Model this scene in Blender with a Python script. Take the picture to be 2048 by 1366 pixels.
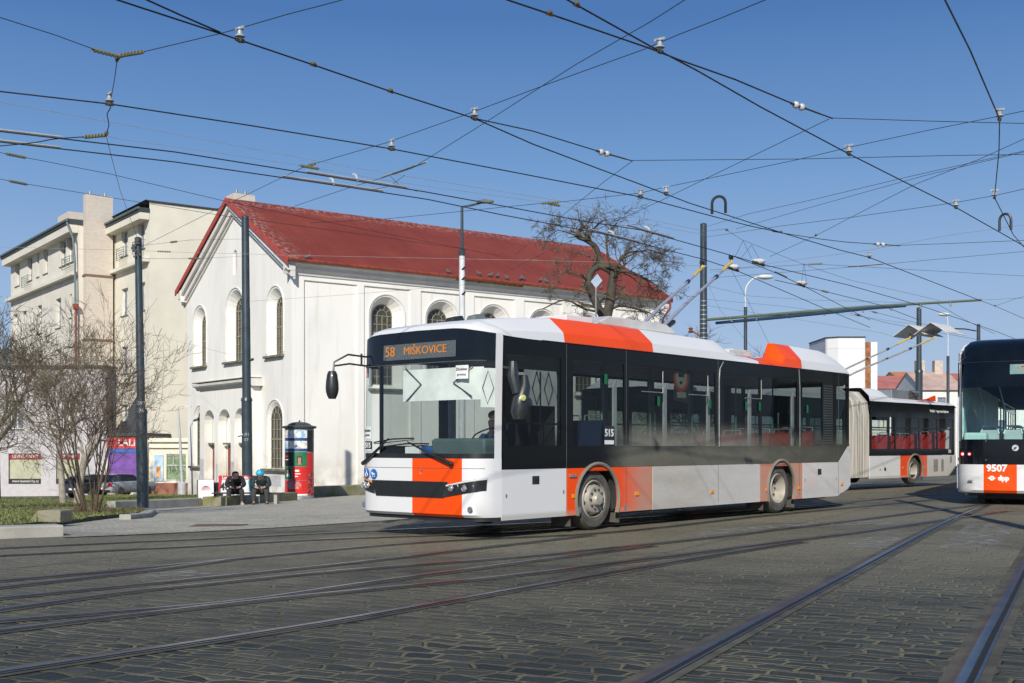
import bpy, bmesh, math, random
from mathutils import Vector, Matrix
from mathutils.geometry import tessellate_polygon
R = math.radians
random.seed(7)
for o in list(bpy.data.objects): bpy.data.objects.remove(o)
scene = bpy.context.scene
COL = scene.collection

# ---------------------------------------------------------------- camera, world, sun, exposure
F, CX, HY, CH = 2332.0, 1024.0, 893.0, 1.3       # focal (px of a 2048 wide frame), centre, horizon row, eye height
cam_d = bpy.data.cameras.new('camera'); cam = bpy.data.objects.new('camera', cam_d); COL.objects.link(cam)
cam.location = (0, 0, CH); cam.rotation_euler = (R(90), 0, 0)
cam_d.sensor_width = 36; cam_d.lens = F/2048*36; cam_d.shift_y = (HY-683)/2048
cam_d.clip_start = .1; cam_d.clip_end = 3000
scene.camera = cam
SUN_EL = 31.0
world = bpy.data.worlds.new('World'); scene.world = world; world.use_nodes = True
wn = world.node_tree.nodes; wl = world.node_tree.links
bg = wn['Background']; sky = wn.new('ShaderNodeTexSky'); sky.sky_type = 'NISHITA'; sky.sun_disc = False
sky.sun_elevation = R(SUN_EL); sky.sun_rotation = R(180); sky.air_density = 1.0; sky.dust_density = .35; sky.ozone_density = 1.6
# clear winter air: the Nishita sky, cooled, with a pale blue band low down
tcw = wn.new('ShaderNodeTexCoord'); spw = wn.new('ShaderNodeSeparateXYZ'); wl.new(tcw.outputs['Generated'], spw.inputs[0])
rpw = wn.new('ShaderNodeValToRGB'); wl.new(spw.outputs[2], rpw.inputs[0]); el = rpw.color_ramp.elements
for k, (q, c) in enumerate(((0, (.46, .58, .80)), (.13, (.335, .50, .80)), (.23, (.175, .365, .71)), (.345, (.066, .2, .52)), (.8, (.04, .13, .36)))):
    e = el[k] if k < 2 else el.new(q); e.position = q; e.color = (*c, 1)
sclw = wn.new('ShaderNodeVectorMath'); sclw.operation = 'SCALE'; sclw.inputs['Scale'].default_value = 8.2; wl.new(rpw.outputs[0], sclw.inputs[0])
mxw = wn.new('ShaderNodeMix'); mxw.data_type = 'RGBA'; mxw.inputs[0].default_value = .85; wl.new(sky.outputs[0], mxw.inputs[6]); wl.new(sclw.outputs[0], mxw.inputs[7])
wl.new(mxw.outputs[2], bg.inputs[0]); bg.inputs[1].default_value = .105
sd = bpy.data.lights.new('sun', 'SUN'); sun = bpy.data.objects.new('sun', sd); COL.objects.link(sun)
sd.energy = 4.8; sd.angle = R(.5); sd.color = (1, .95, .84)
sun.rotation_euler = Vector((.12*math.cos(R(SUN_EL)), math.cos(R(SUN_EL)), -math.sin(R(SUN_EL)))).to_track_quat('-Z', 'Y').to_euler()
scene.view_settings.view_transform = 'Standard'; scene.view_settings.look = 'None'
scene.view_settings.exposure = 0.0; scene.view_settings.gamma = 1

# ---------------------------------------------------------------- terrain and survey helpers
def smin(a, b, k=2.0):
    h = max(k-abs(a-b), 0)/k
    return min(a, b)-h*h*k*.25
def gz(x, y):
    d = smin(y-17.5, -(x+1.2)*.7606+(y-19.5)*.649, 4)
    d = math.log1p(math.exp(min(d/1.5, 50)))*1.5 if d < 60 else d
    d = min(d, 110)
    return -.04*d*(1-.0025*d)
def onray(px, py, z):                       # the survey: where a sight line reaches height z
    Y = F*(z-CH)/(HY-py); return Vector(((px-CX)/F*Y, Y, z))
def atd(px, py, Y): return Vector(((px-CX)/F*Y, Y, CH-(py-HY)/F*Y))
def gp(px, py, dz=0):
    k = (px-CX)/F; m = (py-HY)/F
    f = lambda Y: CH-m*Y-gz(k*Y, Y)
    a = 3.0
    while a < 300 and f(a+.5) > 0: a += .5
    b = a+.5
    for _ in range(30):
        c = (a+b)/2
        if f(c) > 0: a = c
        else: b = c
    return Vector((k*a, a, gz(k*a, a)+dz))
def gd(px, Y, dz=0):
    X = (px-CX)/F*Y; return Vector((X, Y, gz(X, Y)+dz))

# ---------------------------------------------------------------- materials
MATS = {}
class N:
    def __init__(s, name):
        s.m = bpy.data.materials.new(name); s.m.use_nodes = True
        s.t = s.m.node_tree; s.t.nodes.clear()
        s.out = s.n('ShaderNodeOutputMaterial')
    def n(s, typ, **kw):
        x = s.t.nodes.new(typ)
        for k, v in kw.items(): setattr(x, k, v)
        return x
    def put(s, sock, v):
        if isinstance(v, bpy.types.NodeSocket): s.t.links.new(v, sock)
        elif isinstance(v, (tuple, list)) and len(v) == 3 and sock.type == 'RGBA': sock.default_value = (*v, 1)
        else: sock.default_value = v
    def math(s, op, a, b=0, c=None, clamp=False):
        x = s.n('ShaderNodeMath', operation=op, use_clamp=clamp); s.put(x.inputs[0], a); s.put(x.inputs[1], b)
        if c is not None: s.put(x.inputs[2], c)
        return x.outputs[0]
    def ramp(s, v, a, b, lo=0., hi=1.):
        x = s.n('ShaderNodeMapRange', clamp=True); s.put(x.inputs[0], v)
        for i, q in enumerate((a, b, lo, hi)): x.inputs[i+1].default_value = q
        x.interpolation_type = 'SMOOTHSTEP'
        return x.outputs[0]
    def mix(s, f, a, b):
        x = s.n('ShaderNodeMix', data_type='RGBA'); s.put(x.inputs[0], f); s.put(x.inputs[6], a); s.put(x.inputs[7], b)
        return x.outputs[2]
    def co(s, scale=(1, 1, 1), rot=0):
        x = s.n('ShaderNodeTexCoord'); m = s.n('ShaderNodeMapping'); s.t.links.new(x.outputs['Object'], m.inputs[0])
        m.inputs['Scale'].default_value = scale; m.inputs['Rotation'].default_value = (0, 0, rot)
        return m.outputs[0]
    def xyz(s):
        x = s.n('ShaderNodeTexCoord'); q = s.n('ShaderNodeSeparateXYZ'); s.t.links.new(x.outputs['Object'], q.inputs[0]); return q.outputs
    def noise(s, scale, detail=4, co=None, rough=.55):
        x = s.n('ShaderNodeTexNoise'); s.put(x.inputs['Vector'], co if co is not None else s.co())
        x.inputs['Scale'].default_value = scale; x.inputs['Detail'].default_value = detail; x.inputs['Roughness'].default_value = rough
        return x.outputs[0]
    def bump(s, h, st=.3, dist=.02):
        x = s.n('ShaderNodeBump'); s.put(x.inputs['Height'], h); x.inputs['Strength'].default_value = st; x.inputs['Distance'].default_value = dist
        return x.outputs[0]
    def bsdf(s, col, rough=.5, metal=0., bump=None, coat=0., spec=.5):
        b = s.n('ShaderNodeBsdfPrincipled'); s.put(b.inputs['Base Color'], col); s.put(b.inputs['Roughness'], rough)
        s.put(b.inputs['Metallic'], metal); b.inputs['Coat Weight'].default_value = coat; b.inputs['Coat Roughness'].default_value = .06
        b.inputs['Specular IOR Level'].default_value = spec
        if bump is not None: s.t.links.new(bump, b.inputs['Normal'])
        return b.outputs[0]
    def done(s, sh): s.t.links.new(sh, s.out.inputs[0]); return s.m
def sc(c, k): return tuple(min(1, x*k) for x in c)
def M(name, col=None, rough=.6, metal=0., var=.12, vs=3., bump=0., bs=40., coat=0., spec=.5):
    if name in MATS: return MATS[name]
    n = N(name); f = n.ramp(n.noise(vs, 5), .3, .7)
    c = n.mix(f, sc(col, 1-var), sc(col, 1+var))
    bp = n.bump(n.noise(bs, 3), bump, .01) if bump else None
    rr = n.ramp(n.noise(vs*2.3, 3), .3, .7, max(.02, rough*.85), min(1, rough*1.15))
    MATS[name] = n.done(n.bsdf(c, rr, metal, bp, coat, spec)); return MATS[name]
def emit(name, col, st):
    if name in MATS: return MATS[name]
    n = N(name); e = n.n('ShaderNodeEmission'); n.put(e.inputs[0], col); e.inputs[1].default_value = st
    MATS[name] = n.done(e.outputs[0]); return MATS[name]
def glass(name, tint, refl=1.0, dust=None, dark=0.0):
    if name in MATS: return MATS[name]
    n = N(name); tr = n.n('ShaderNodeBsdfTransparent'); n.put(tr.inputs[0], tint)
    gl = n.n('ShaderNodeBsdfGlossy'); gl.inputs['Roughness'].default_value = .015; n.put(gl.inputs[0], (.95, .97, 1))
    bp = n.bump(n.noise(1.3, 1), .05, .02); n.t.links.new(bp, gl.inputs['Normal'])
    fr = n.n('ShaderNodeFresnel'); ge = n.n('ShaderNodeNewGeometry'); n.put(fr.inputs[0], n.math('SUBTRACT', 1.5, n.math('MULTIPLY', ge.outputs['Backfacing'], .8333)))
    mx = n.n('ShaderNodeMixShader'); n.put(mx.inputs[0], n.math('MULTIPLY', fr.outputs[0], refl, clamp=True))
    n.t.links.new(tr.outputs[0], mx.inputs[1]); n.t.links.new(gl.outputs[0], mx.inputs[2]); sh = mx.outputs[0]
    if dark:
        df = n.n('ShaderNodeBsdfDiffuse'); n.put(df.inputs[0], (.012, .014, .014)); m2 = n.n('ShaderNodeMixShader'); m2.inputs[0].default_value = dark
        n.t.links.new(sh, m2.inputs[1]); n.t.links.new(df.outputs[0], m2.inputs[2]); sh = m2.outputs[0]
    if dust:
        x, y, z = n.xyz(); s0, zt = dust
        f = n.math('MULTIPLY', n.ramp(x, s0, s0+1.5), n.ramp(z, zt, zt-.45)); f = n.math('MULTIPLY', f, n.ramp(n.noise(2.2, 5), .2, .8, .5, .85))
        f = n.math('MULTIPLY', f, n.ramp(x, 8.5, 6.0, .3, 1))
        df = n.n('ShaderNodeBsdfDiffuse'); n.put(df.inputs[0], (.26, .25, .215)); m2 = n.n('ShaderNodeMixShader'); n.put(m2.inputs[0], f)
        n.t.links.new(sh, m2.inputs[1]); n.t.links.new(df.outputs[0], m2.inputs[2]); sh = m2.outputs[0]
    MATS[name] = n.done(sh); return MATS[name]
def dusty(name, col, rough=.28, s0=2.6, zt=1.35, w=.9, amt=.6, coat=.5, near=0., spec=.5, dc=(.34, .30, .24)):
    """vehicle paint with road dust thrown up behind the front wheel"""
    if name in MATS: return MATS[name]
    n = N(name); x, y, z = n.xyz()
    nz = n.noise(1.1, 6, n.co((.6, 1, 2.2))); fine = n.noise(14, 4, n.co((.5, 1, 3)))
    f = n.math('MULTIPLY', n.ramp(x, s0, s0+.9), n.ramp(z, zt, zt-w)); f = n.math('MULTIPLY', f, n.ramp(nz, .2, .75, .55, 1))
    f = n.math('MULTIPLY', f, n.ramp(fine, .25, .75, .85, 1.)); f = n.math('MULTIPLY', f, amt)
    low = n.math('MULTIPLY', n.ramp(z, .36, .29), .55); f = n.math('MAXIMUM', f, low)
    if near: f = n.math('MULTIPLY', f, n.ramp(x, near+5, near, .55, 1))
    c = n.mix(f, col, dc)
    MATS[name] = n.done(n.bsdf(c, n.ramp(f, 0, .8, rough, .8), 0, n.bump(n.noise(.9, 2), .12, .03), coat, spec)); return MATS[name]

WHITE = (.7, .7, .71)
ORANGE = (.85, .075, .003)
black = M('black plastic', (.018, .02, .021), .45, var=.25)
rubber = M('dusty rubber', (.085, .08, .07), .85, var=.25, vs=6, bump=.3, bs=60)
steel = M('galvanised steel', (.33, .35, .36), .45, .6)
pole_paint = M('dark blue grey pole paint', (.034, .05, .062), .38, var=.2, vs=2, bump=.1, bs=20)
wire_m = M('dark wire', (.02, .022, .022), .5)
wire_pale = M('pale rope wire', (.28, .27, .26), .6)
white_pl = M('white plaster', (.76, .74, .7), .9, var=.06, vs=.5, bump=.15, bs=30)

# ---------------------------------------------------------------- mesh builder
class MB:
    def __init__(s): s.v = []; s.f = []; s.mi = []; s.k = 0
    def add(s, vs, fs):
        b = len(s.v); s.v += [tuple(v) for v in vs]; s.f += [tuple(b+i for i in f) for f in fs]; s.mi += [s.k]*len(fs); return s
    def box(s, a, b, mat=None):
        x0, y0, z0 = a; x1, y1, z1 = b
        v = [Vector(p) for p in ((x0,y0,z0),(x1,y0,z0),(x1,y1,z0),(x0,y1,z0),(x0,y0,z1),(x1,y0,z1),(x1,y1,z1),(x0,y1,z1))]
        if mat: v = [mat @ p for p in v]
        return s.add(v, [(0,3,2,1),(4,5,6,7),(0,1,5,4),(1,2,6,5),(2,3,7,6),(3,0,4,7)])
    def cb(s, c, d, mat=None): return s.box([c[i]-d[i]/2 for i in range(3)], [c[i]+d[i]/2 for i in range(3)], mat)
    def tube(s, pts, r, n=8, cap=True, closed=False):
        pts = [Vector(p) for p in pts]; rs = r if isinstance(r, (list, tuple)) else [r]*len(pts); m = len(pts); rings = []; up = None
        for i, p in enumerate(pts):
            t = (pts[min(i+1, m-1)]-pts[max(i-1, 0)])
            if closed: t = pts[(i+1) % m]-pts[i-1]
            t = t.normalized() if t.length > 1e-9 else Vector((0, 0, 1))
            if up is None:
                up = Vector((0, 0, 1)) if abs(t.z) < .9 else Vector((1, 0, 0))
            a = t.cross(up)
            if a.length < 1e-6: a = t.cross(Vector((.3, 1, .2)))
            a.normalize(); b = a.cross(t).normalized(); up = b
            rings.append([p+a*math.cos(2*math.pi*j/n)*rs[i]+b*math.sin(2*math.pi*j/n)*rs[i] for j in range(n)])
        vs = [q for g in rings for q in g]; fs = []
        for i in range(m if closed else m-1):
            i2 = (i+1) % m
            for j in range(n): fs.append((i*n+j, i2*n+j, i2*n+(j+1) % n, i*n+(j+1) % n))
        if cap and not closed: fs += [tuple(range(n)), tuple((m-1)*n+j for j in reversed(range(n)))]
        return s.add(vs, fs)
    def lathe(s, prof, o=(0, 0, 0), ax=(0, 0, 1), n=24, a0=0, a1=2*math.pi):
        ax = Vector(ax).normalized(); o = Vector(o); e = ax.orthogonal().normalized()
        if abs(ax.z) > .9: e = Vector((1, 0, 0))
        g = ax.cross(e); full = abs(a1-a0-2*math.pi) < 1e-6; k = n if full else n+1; vs = []; fs = []
        for r, h in prof:
            for j in range(k):
                a = a0+(a1-a0)*j/n; vs.append(o+ax*h+(e*math.cos(a)+g*math.sin(a))*r)
        for i in range(len(prof)-1):
            for j in range(n):
                j2 = (j+1) % k; fs.append((i*k+j, i*k+j2, (i+1)*k+j2, (i+1)*k+j))
        return s.add(vs, fs)
    def prism(s, poly, o, ex, ey, d):
        """poly in plane (ex,ey) at o, extruded by vector d"""
        o, ex, ey, d = map(Vector, (o, ex, ey, d)); n = len(poly)
        a = [o+ex*p[0]+ey*p[1] for p in poly]; vs = a+[q+d for q in a]
        tris = tessellate_polygon([[Vector((p[0], p[1], 0)) for p in poly]])
        fs = [tuple(t) for t in tris]+[tuple(n+i for i in reversed(t)) for t in tris]
        fs += [(i, (i+1) % n, n+(i+1) % n, n+i) for i in range(n)]
        return s.add(vs, fs)
    def holes(s, o, ex, ey, nrm, outer, hs, edge=0.):
        """wall plane with openings; hs = (opening, inner outline, depth)"""
        o, ex, ey, nrm = map(Vector, (o, ex, ey, nrm))
        loops = [outer]+[h[0] for h in hs]; flat = [p for l in loops for p in l]
        tris = tessellate_polygon([[Vector((p[0], p[1], 0)) for p in l] for l in loops])
        s.add([o+ex*p[0]+ey*p[1] for p in flat], [tuple(t) for t in tris])
        for a, b, d in hs:
            n = len(a)
            s.add([o+ex*p[0]+ey*p[1] for p in a]+[o+ex*p[0]+ey*p[1]-nrm*d for p in b], [(i, (i+1) % n, n+(i+1) % n, n+i) for i in range(n)])
        if edge:
            n = len(outer); s.add([o+ex*p[0]+ey*p[1] for p in outer]+[o+ex*p[0]+ey*p[1]-nrm*edge for p in outer], [(i, (i+1) % n, n+(i+1) % n, n+i) for i in range(n)])
        return s
    def grid(s, rows):
        m = len(rows); n = len(rows[0])
        return s.add([p for r_ in rows for p in r_], [(i*n+j, i*n+j+1, (i+1)*n+j+1, (i+1)*n+j) for i in range(m-1) for j in range(n-1)])
    def ball(s, c, r, n=12, m=8, sq=(1, 1, 1)):
        prof = []; vs = []; fs = []; c = Vector(c)
        for i in range(m+1):
            for j in range(n):
                t = math.pi*i/m; a = 2*math.pi*j/n
                vs.append(c+Vector((math.sin(t)*math.cos(a)*r*sq[0], math.sin(t)*math.sin(a)*r*sq[1], math.cos(t)*r*sq[2])))
        for i in range(m):
            for j in range(n): fs.append((i*n+j, (i+1)*n+j, (i+1)*n+(j+1) % n, i*n+(j+1) % n))
        return s.add(vs, fs)
    def build(s, name, mats, parent=None, smooth=35, bevel=0., fix=True):
        me = bpy.data.meshes.new(name); me.from_pydata(s.v, [], s.f)
        for m in (mats if isinstance(mats, (list, tuple)) else [mats]): me.materials.append(m)
        me.polygons.foreach_set('material_index', s.mi)
        if fix:
            bm = bmesh.new(); bm.from_mesh(me); bmesh.ops.remove_doubles(bm, verts=bm.verts, dist=1e-5)
            bmesh.ops.recalc_face_normals(bm, faces=bm.faces); bm.to_mesh(me); bm.free()
        if smooth:
            me.shade_smooth(); me.set_sharp_from_angle(angle=R(smooth))
        o = bpy.data.objects.new(name, me); COL.objects.link(o)
        if parent: o.parent = parent
        if bevel:
            b = o.modifiers.new('bevel', 'BEVEL'); b.width = bevel; b.segments = 2; b.limit_method = 'ANGLE'; b.angle_limit = R(40); b.harden_normals = True
        return o
def tag(o, label=None, cat=None, group=None, kind=None):
    for k, v in (('label', label), ('category', cat), ('group', group), ('kind', kind)):
        if v: o[k] = v
    return o
def empty(name, loc=(0, 0, 0), rz=0., label=None, cat=None, group=None):
    o = bpy.data.objects.new(name, None); COL.objects.link(o); o.location = loc; o.rotation_euler = (0, 0, rz)
    o.empty_display_size = .3; return tag(o, label, cat, group)
def struct(o): o['kind'] = 'structure'; return o
def kids(o): return [c for c in bpy.data.objects if c.parent == o]
def copy_tree(o, parent=None):
    c = o.copy(); COL.objects.link(c); c.parent = parent
    for ch in kids(o): copy_tree(ch, c)
    return c
def text(name, s, size, mat, parent, o, ex, ey, align='CENTER', ext=.002, fatten=0., sx=1.):
    cu = bpy.data.curves.new(name, 'FONT'); cu.body = s; cu.size = size; cu.align_x = align; cu.align_y = 'CENTER'; cu.extrude = ext; cu.offset = fatten; cu.resolution_u = 3
    t = bpy.data.objects.new(name, cu); COL.objects.link(t)
    dg = bpy.context.evaluated_depsgraph_get(); me = bpy.data.meshes.new_from_object(t.evaluated_get(dg))
    bpy.data.objects.remove(t); bpy.data.curves.remove(cu)
    ex = Vector(ex).normalized(); ey = Vector(ey).normalized(); ez = ex.cross(ey)
    m = Matrix((ex*sx, ey, ez)).transposed().to_4x4(); m.translation = Vector(o)
    me.transform(m); me.materials.clear(); me.materials.append(mat); me.name = name
    q = bpy.data.objects.new(name, me); COL.objects.link(q); q.parent = parent; return q
def arch(cx, z0, w, h, n=10):
    """round-headed outline"""
    r = w/2; zc = z0+h-r
    return [(cx-r, z0), (cx+r, z0)]+[(cx+r*math.cos(math.pi*i/n), zc+r*math.sin(math.pi*i/n)) for i in range(n+1)]
def rect(x0, z0, x1, z1): return [(x0, z0), (x1, z0), (x1, z1), (x0, z1)]
def catmull(pts, k=8):
    pts = [Vector(p) for p in pts]; out = []; P = [pts[0]*2-pts[1]]+pts+[pts[-1]*2-pts[-2]]
    for i in range(1, len(P)-2):
        a, b, c, d = P[i-1:i+3]
        for j in range(k):
            t = j/k; out.append(.5*((2*b)+(c-a)*t+(2*a-5*b+4*c-d)*t*t+(3*b-a-3*c+d)*t**3))
    out.append(pts[-1]); return out
X3, Y3, Z3 = Vector((1, 0, 0)), Vector((0, 1, 0)), Vector((0, 0, 1))

# ================================================================ GROUND
def cobble(name, row, leng, rot, cols, joint, bump=.6, warp=.05, jw=.07, patch=None):
    """running-bond setts of uneven size: a jittered cell pattern shifted row by row"""
    n = N(name); co = n.co((1, 1, 1), rot)
    w = n.n('ShaderNodeTexNoise'); n.put(w.inputs['Vector'], co); w.inputs['Scale'].default_value = 1.1; w.inputs['Detail'].default_value = 5
    v = n.n('ShaderNodeVectorMath', operation='SCALE'); n.t.links.new(w.outputs['Color'], v.inputs[0]); v.inputs['Scale'].default_value = warp*3
    v2 = n.n('ShaderNodeVectorMath', operation='ADD'); n.t.links.new(co, v2.inputs[0]); n.t.links.new(v.outputs[0], v2.inputs[1])
    q = n.n('ShaderNodeSeparateXYZ'); n.t.links.new(v2.outputs[0], q.inputs[0])
    yr = n.math('DIVIDE', q.outputs[1], row); fr = n.math('FLOOR', yr); rr = n.math('FRACT', n.math('MULTIPLY', n.math('SINE', n.math('MULTIPLY', fr, 12.9898)), 43.758))
    xr = n.math('ADD', n.math('DIVIDE', q.outputs[0], leng), n.math('ADD', n.math('MULTIPLY', fr, .5), n.math('MULTIPLY', rr, .35)))
    cb = n.n('ShaderNodeCombineXYZ'); n.t.links.new(xr, cb.inputs[0]); n.t.links.new(yr, cb.inputs[1])
    ed = n.n('ShaderNodeTexVoronoi', voronoi_dimensions='2D', feature='DISTANCE_TO_EDGE'); ce = n.n('ShaderNodeTexVoronoi', voronoi_dimensions='2D', feature='F1')
    for k in (ed, ce): n.t.links.new(cb.outputs[0], k.inputs['Vector']); k.inputs['Scale'].default_value = 1; k.inputs['Randomness'].default_value = .48
    fy = n.math('FRACT', yr); re_ = n.math('MINIMUM', fy, n.math('SUBTRACT', 1, fy))
    fine = n.noise(30, 5); mid = n.noise(1.1, 6); big = n.noise(.22, 5)
    d = n.math('ADD', n.math('MINIMUM', ed.outputs['Distance'], n.math('ADD', n.math('MULTIPLY', re_, .9), .012)), n.math('MULTIPLY', n.math('SUBTRACT', n.noise(9, 4), .5), .09))
    stone = n.ramp(d, jw*.55, jw*1.7)
    cr = n.n('ShaderNodeValToRGB'); cr.color_ramp.elements[0].color = (*cols[0], 1); cr.color_ramp.elements[1].color = (*cols[-1], 1)
    for k in range(1, len(cols)-1): e = cr.color_ramp.elements.new(k/(len(cols)-1)); e.color = (*cols[k], 1)
    sx = n.n('ShaderNodeSeparateColor'); n.t.links.new(ce.outputs['Color'], sx.inputs[0]); n.t.links.new(sx.outputs[0], cr.inputs[0])
    jc = n.mix(n.ramp(mid, .35, .65), joint, sc(joint, .45)); c = n.mix(stone, jc, cr.outputs[0])
    c = n.mix(n.math('MULTIPLY', n.ramp(fine, .35, .75), .45), c, sc(cols[0], .6))
    c = n.mix(n.math('MULTIPLY', n.ramp(n.noise(.8, 7, None, .7), .5, .68), .6), c, n.mix(.5, c, joint))
    if patch:                                # sand and dust lying over the junction
        y = n.xyz()[1]; fp = n.math('MULTIPLY', n.ramp(y, 6.5, 15), n.ramp(n.noise(.35, 7, n.co((.5, 1, 1), R(-35)), .68), .27, .58)); c = n.mix(n.math('MULTIPLY', fp, .66), c, n.mix(n.ramp(fine, .3, .7), patch, sc(patch, .7)))
    else:                                    # road dirt walked onto the paving beside the tracks
        y = n.xyz()[1]; ed_ = n.math('MULTIPLY', n.ramp(n.math('ADD', y, n.math('MULTIPLY', n.noise(.6, 6), 7)), 25, 17.5), n.ramp(mid, .25, .6, .55, 1)); c = n.mix(n.math('MULTIPLY', ed_, .8), c, (.15, .145, .12))
    c = n.mix(n.math('MULTIPLY', n.ramp(n.noise(.5, 6), .62, .75), .55), c, sc(cols[0], .5))
    h = n.math('ADD', stone, n.math('MULTIPLY', fine, .25)); h = n.math('ADD', h, n.math('MULTIPLY', n.noise(6, 3), .5)); h = n.math('ADD', h, n.math('MULTIPLY', sx.outputs[1], .8))
    return n.done(n.bsdf(c, n.mix(stone, (.95, .95, .95), (.6, .6, .6)), 0, n.bump(h, bump, .03), spec=.3))
road_m = cobble('road setts', .19, .25, R(26), [(.019, .024, .02), (.036, .042, .034), (.052, .055, .042), (.04, .046, .042), (.09, .086, .064)], (.2, .18, .115), .8, .055, .06, (.285, .255, .175))
plaza_m = cobble('plaza setts', .12, .13, R(8), [(.4, .38, .31), (.52, .49, .41), (.6, .57, .48), (.48, .46, .4), (.7, .67, .56)], (.42, .37, .28), .3, .08, .07)
path_m = M('worn asphalt path', (.17, .16, .145), .9, var=.18, vs=2, bump=.3, bs=60)
def line(a, b, st): return [a+(b-a)*i/max(1, int(abs(b-a)/st)) for i in range(int(abs(b-a)/st)+1)]
xs = [-600, -300, -180, -120, -90, -70]+line(-55, 32, 1.0)+[40, 52, 70, 100, 160, 300, 600]
ys = [-60, -20, -5]+line(1, 80, 1.0)+[86, 94, 105, 120, 150, 200, 300, 500, 900, 1600]
g = MB(); g.grid([[Vector((x, y, gz(x, y))) for x in xs] for y in ys]); struct(g.build('ground', road_m, smooth=0, fix=False))
def sheet(name, near, far, mat, dz, n=50, m=14, skirt=0., rough=0.):
    """paving or lawn laid over the ground between two surveyed edges"""
    def res(pts):
        L = [0]
        for i in range(len(pts)-1): L.append(L[-1]+math.hypot(pts[i+1][0]-pts[i][0], pts[i+1][1]-pts[i][1]))
        out = []
        for k in range(n+1):
            t = L[-1]*k/n; i = 0
            while i < len(L)-2 and L[i+1] < t: i += 1
            f = (t-L[i])/max(1e-6, L[i+1]-L[i]); a, b = pts[i], pts[i+1]; out.append(Vector((a[0]+(b[0]-a[0])*f, a[1]+(b[1]-a[1])*f, 0)))
        return out
    A = res(near); B = res(far); rows = []
    for j in range(m+1):
        rows.append([])
        for a, b in zip(A, B):
            p = a.lerp(b, j/m); rows[-1].append(Vector((p.x, p.y, gz(p.x, p.y)+dz+rough*random.uniform(-1, 1))))
    b = MB(); b.grid(rows)
    if skirt:
        for edge in (rows[0], rows[-1], [r_[0] for r_ in rows], [r_[-1] for r_ in rows]): b.grid([edge, [p-Z3*skirt for p in edge]])
    return b.build(name, mat, smooth=40)
G = lambda *a: [gp(x, y) for x, y in a]
struct(sheet('plaza', G((128, 1076), (330, 1068), (560, 1056), (800, 1040), (900, 1030))+[Vector((3, 25, 0)), Vector((9.2, 36, 0))],
      [gd(60, 30), gd(236, 44), gd(430, 52), gd(640, 58), gd(1000, 60), Vector((7, 55, 0))], plaza_m, .012, 60, 40))
# lawn ground and blades
gn = N('lawn soil'); lc = gn.mix(gn.ramp(gn.noise(.9, 6), .4, .62), (.09, .10, .035), (.2, .17, .09)); lc = gn.mix(gn.ramp(gn.noise(25, 4), .35, .7), lc, (.03, .05, .01))
lawn_m = gn.done(gn.bsdf(lc, .95, 0, gn.bump(gn.noise(30, 4), .8, .05)))
kerb_near = [Vector((-14, 15.6, 0)), gp(-120, 1066), gp(0, 1062), gp(118, 1052)]
lawnA = sheet('lawn', kerb_near+[gp(205, 1040), gp(262, 1033), gp(300, 1028)], [gd(-420, 72), gd(-200, 70), gd(-40, 68), gd(60, 66), gd(120, 60), gd(180, 48), gd(232, 40)], lawn_m, .09, 60, 40, .2, .012)
struct(lawnA)
lawnB = sheet('lawn', [gp(232, 1020), gp(404, 1011.5), gp(442, 1011), gp(594, 999)], [gd(150, 66), gd(230, 70), gd(310, 66), gd(420, 60), gd(585, 56)], lawn_m, .14, 50, 20, .25, .012); struct(lawnB)
grass_m = M('grass blades', (.15, .17, .055), .8, var=.45, vs=1.2)
def blades(src, n, h0, h1, seed):
    rnd = random.Random(seed); b = MB(); me = src.data; P = [p for p in me.polygons if abs(p.normal.z) > .8]
    W = [p.area/(8+me.vertices[p.vertices[0]].co.y**1.5) for p in P]
    for p in rnd.choices(P, W, k=n):
        vs = [me.vertices[i].co for i in p.vertices]; u, v = rnd.random(), rnd.random()
        q = vs[0].lerp(vs[1], u).lerp(vs[3].lerp(vs[2], u), v) if len(vs) == 4 else vs[0]
        s = 1+q.y/40
        for k in range(3):
            a = rnd.uniform(0, 6.28); h = rnd.uniform(h0, h1); w = rnd.uniform(.006, .012)*s
            c = q+Vector((rnd.uniform(-.06, .06), rnd.uniform(-.06, .06), 0)); e = Vector((math.cos(a), math.sin(a), 0))*w
            b.add([c-e, c+e, c+Vector((rnd.uniform(-.5, .5)*h, rnd.uniform(-.5, .5)*h, h))], [(0, 1, 2)])
    return b
bA = blades(lawnA, 12000, .02, .07, 3); bB = blades(lawnB, 7000, .03, .09, 4); bA.v += []; off = len(bA.v)
bA.add(bB.v, bB.f); gr = bA.build('grass', grass_m, smooth=0, fix=False); gr['kind'] = 'stuff'; gr['label'] = 'short winter grass on the lawns beside the church'

# ---- kerbs
conc = M('weathered concrete', (.36, .35, .31), .9, var=.15, vs=2, bump=.5, bs=25)
sn = N('mossy stone'); mm = sn.mix(sn.ramp(sn.noise(1.5, 6), .4, .65), (.27, .25, .19), (.19, .19, .07)); mossy = sn.done(sn.bsdf(mm, .95, 0, sn.bump(sn.noise(14, 6), .9, .04)))
def kerb(name, pts, w, h, mat, label, seg=None, side=1):
    pts = [Vector(p) for p in pts]; b = MB(); rows = []
    for i, p in enumerate(pts):
        t = (pts[min(i+1, len(pts)-1)]-pts[max(i-1, 0)]); t.z = 0; t.normalize(); nn = Vector((-t.y, t.x, 0))*side
        z = gz(p.x, p.y)
        rows.append([Vector((p.x, p.y, z-.25)), Vector((p.x, p.y, z+h-.02)), Vector((p.x, p.y, z+h))+nn*.025, Vector((p.x, p.y, z+h+.0))+nn*w, Vector((p.x, p.y, z-.25))+nn*w])
    b.grid(rows); b.add(rows[0], [(0, 1, 2, 3, 4)]); b.add(rows[-1], [(4, 3, 2, 1, 0)])
    return tag(b.build(name, mat, bevel=.008), label, 'kerb')
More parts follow.
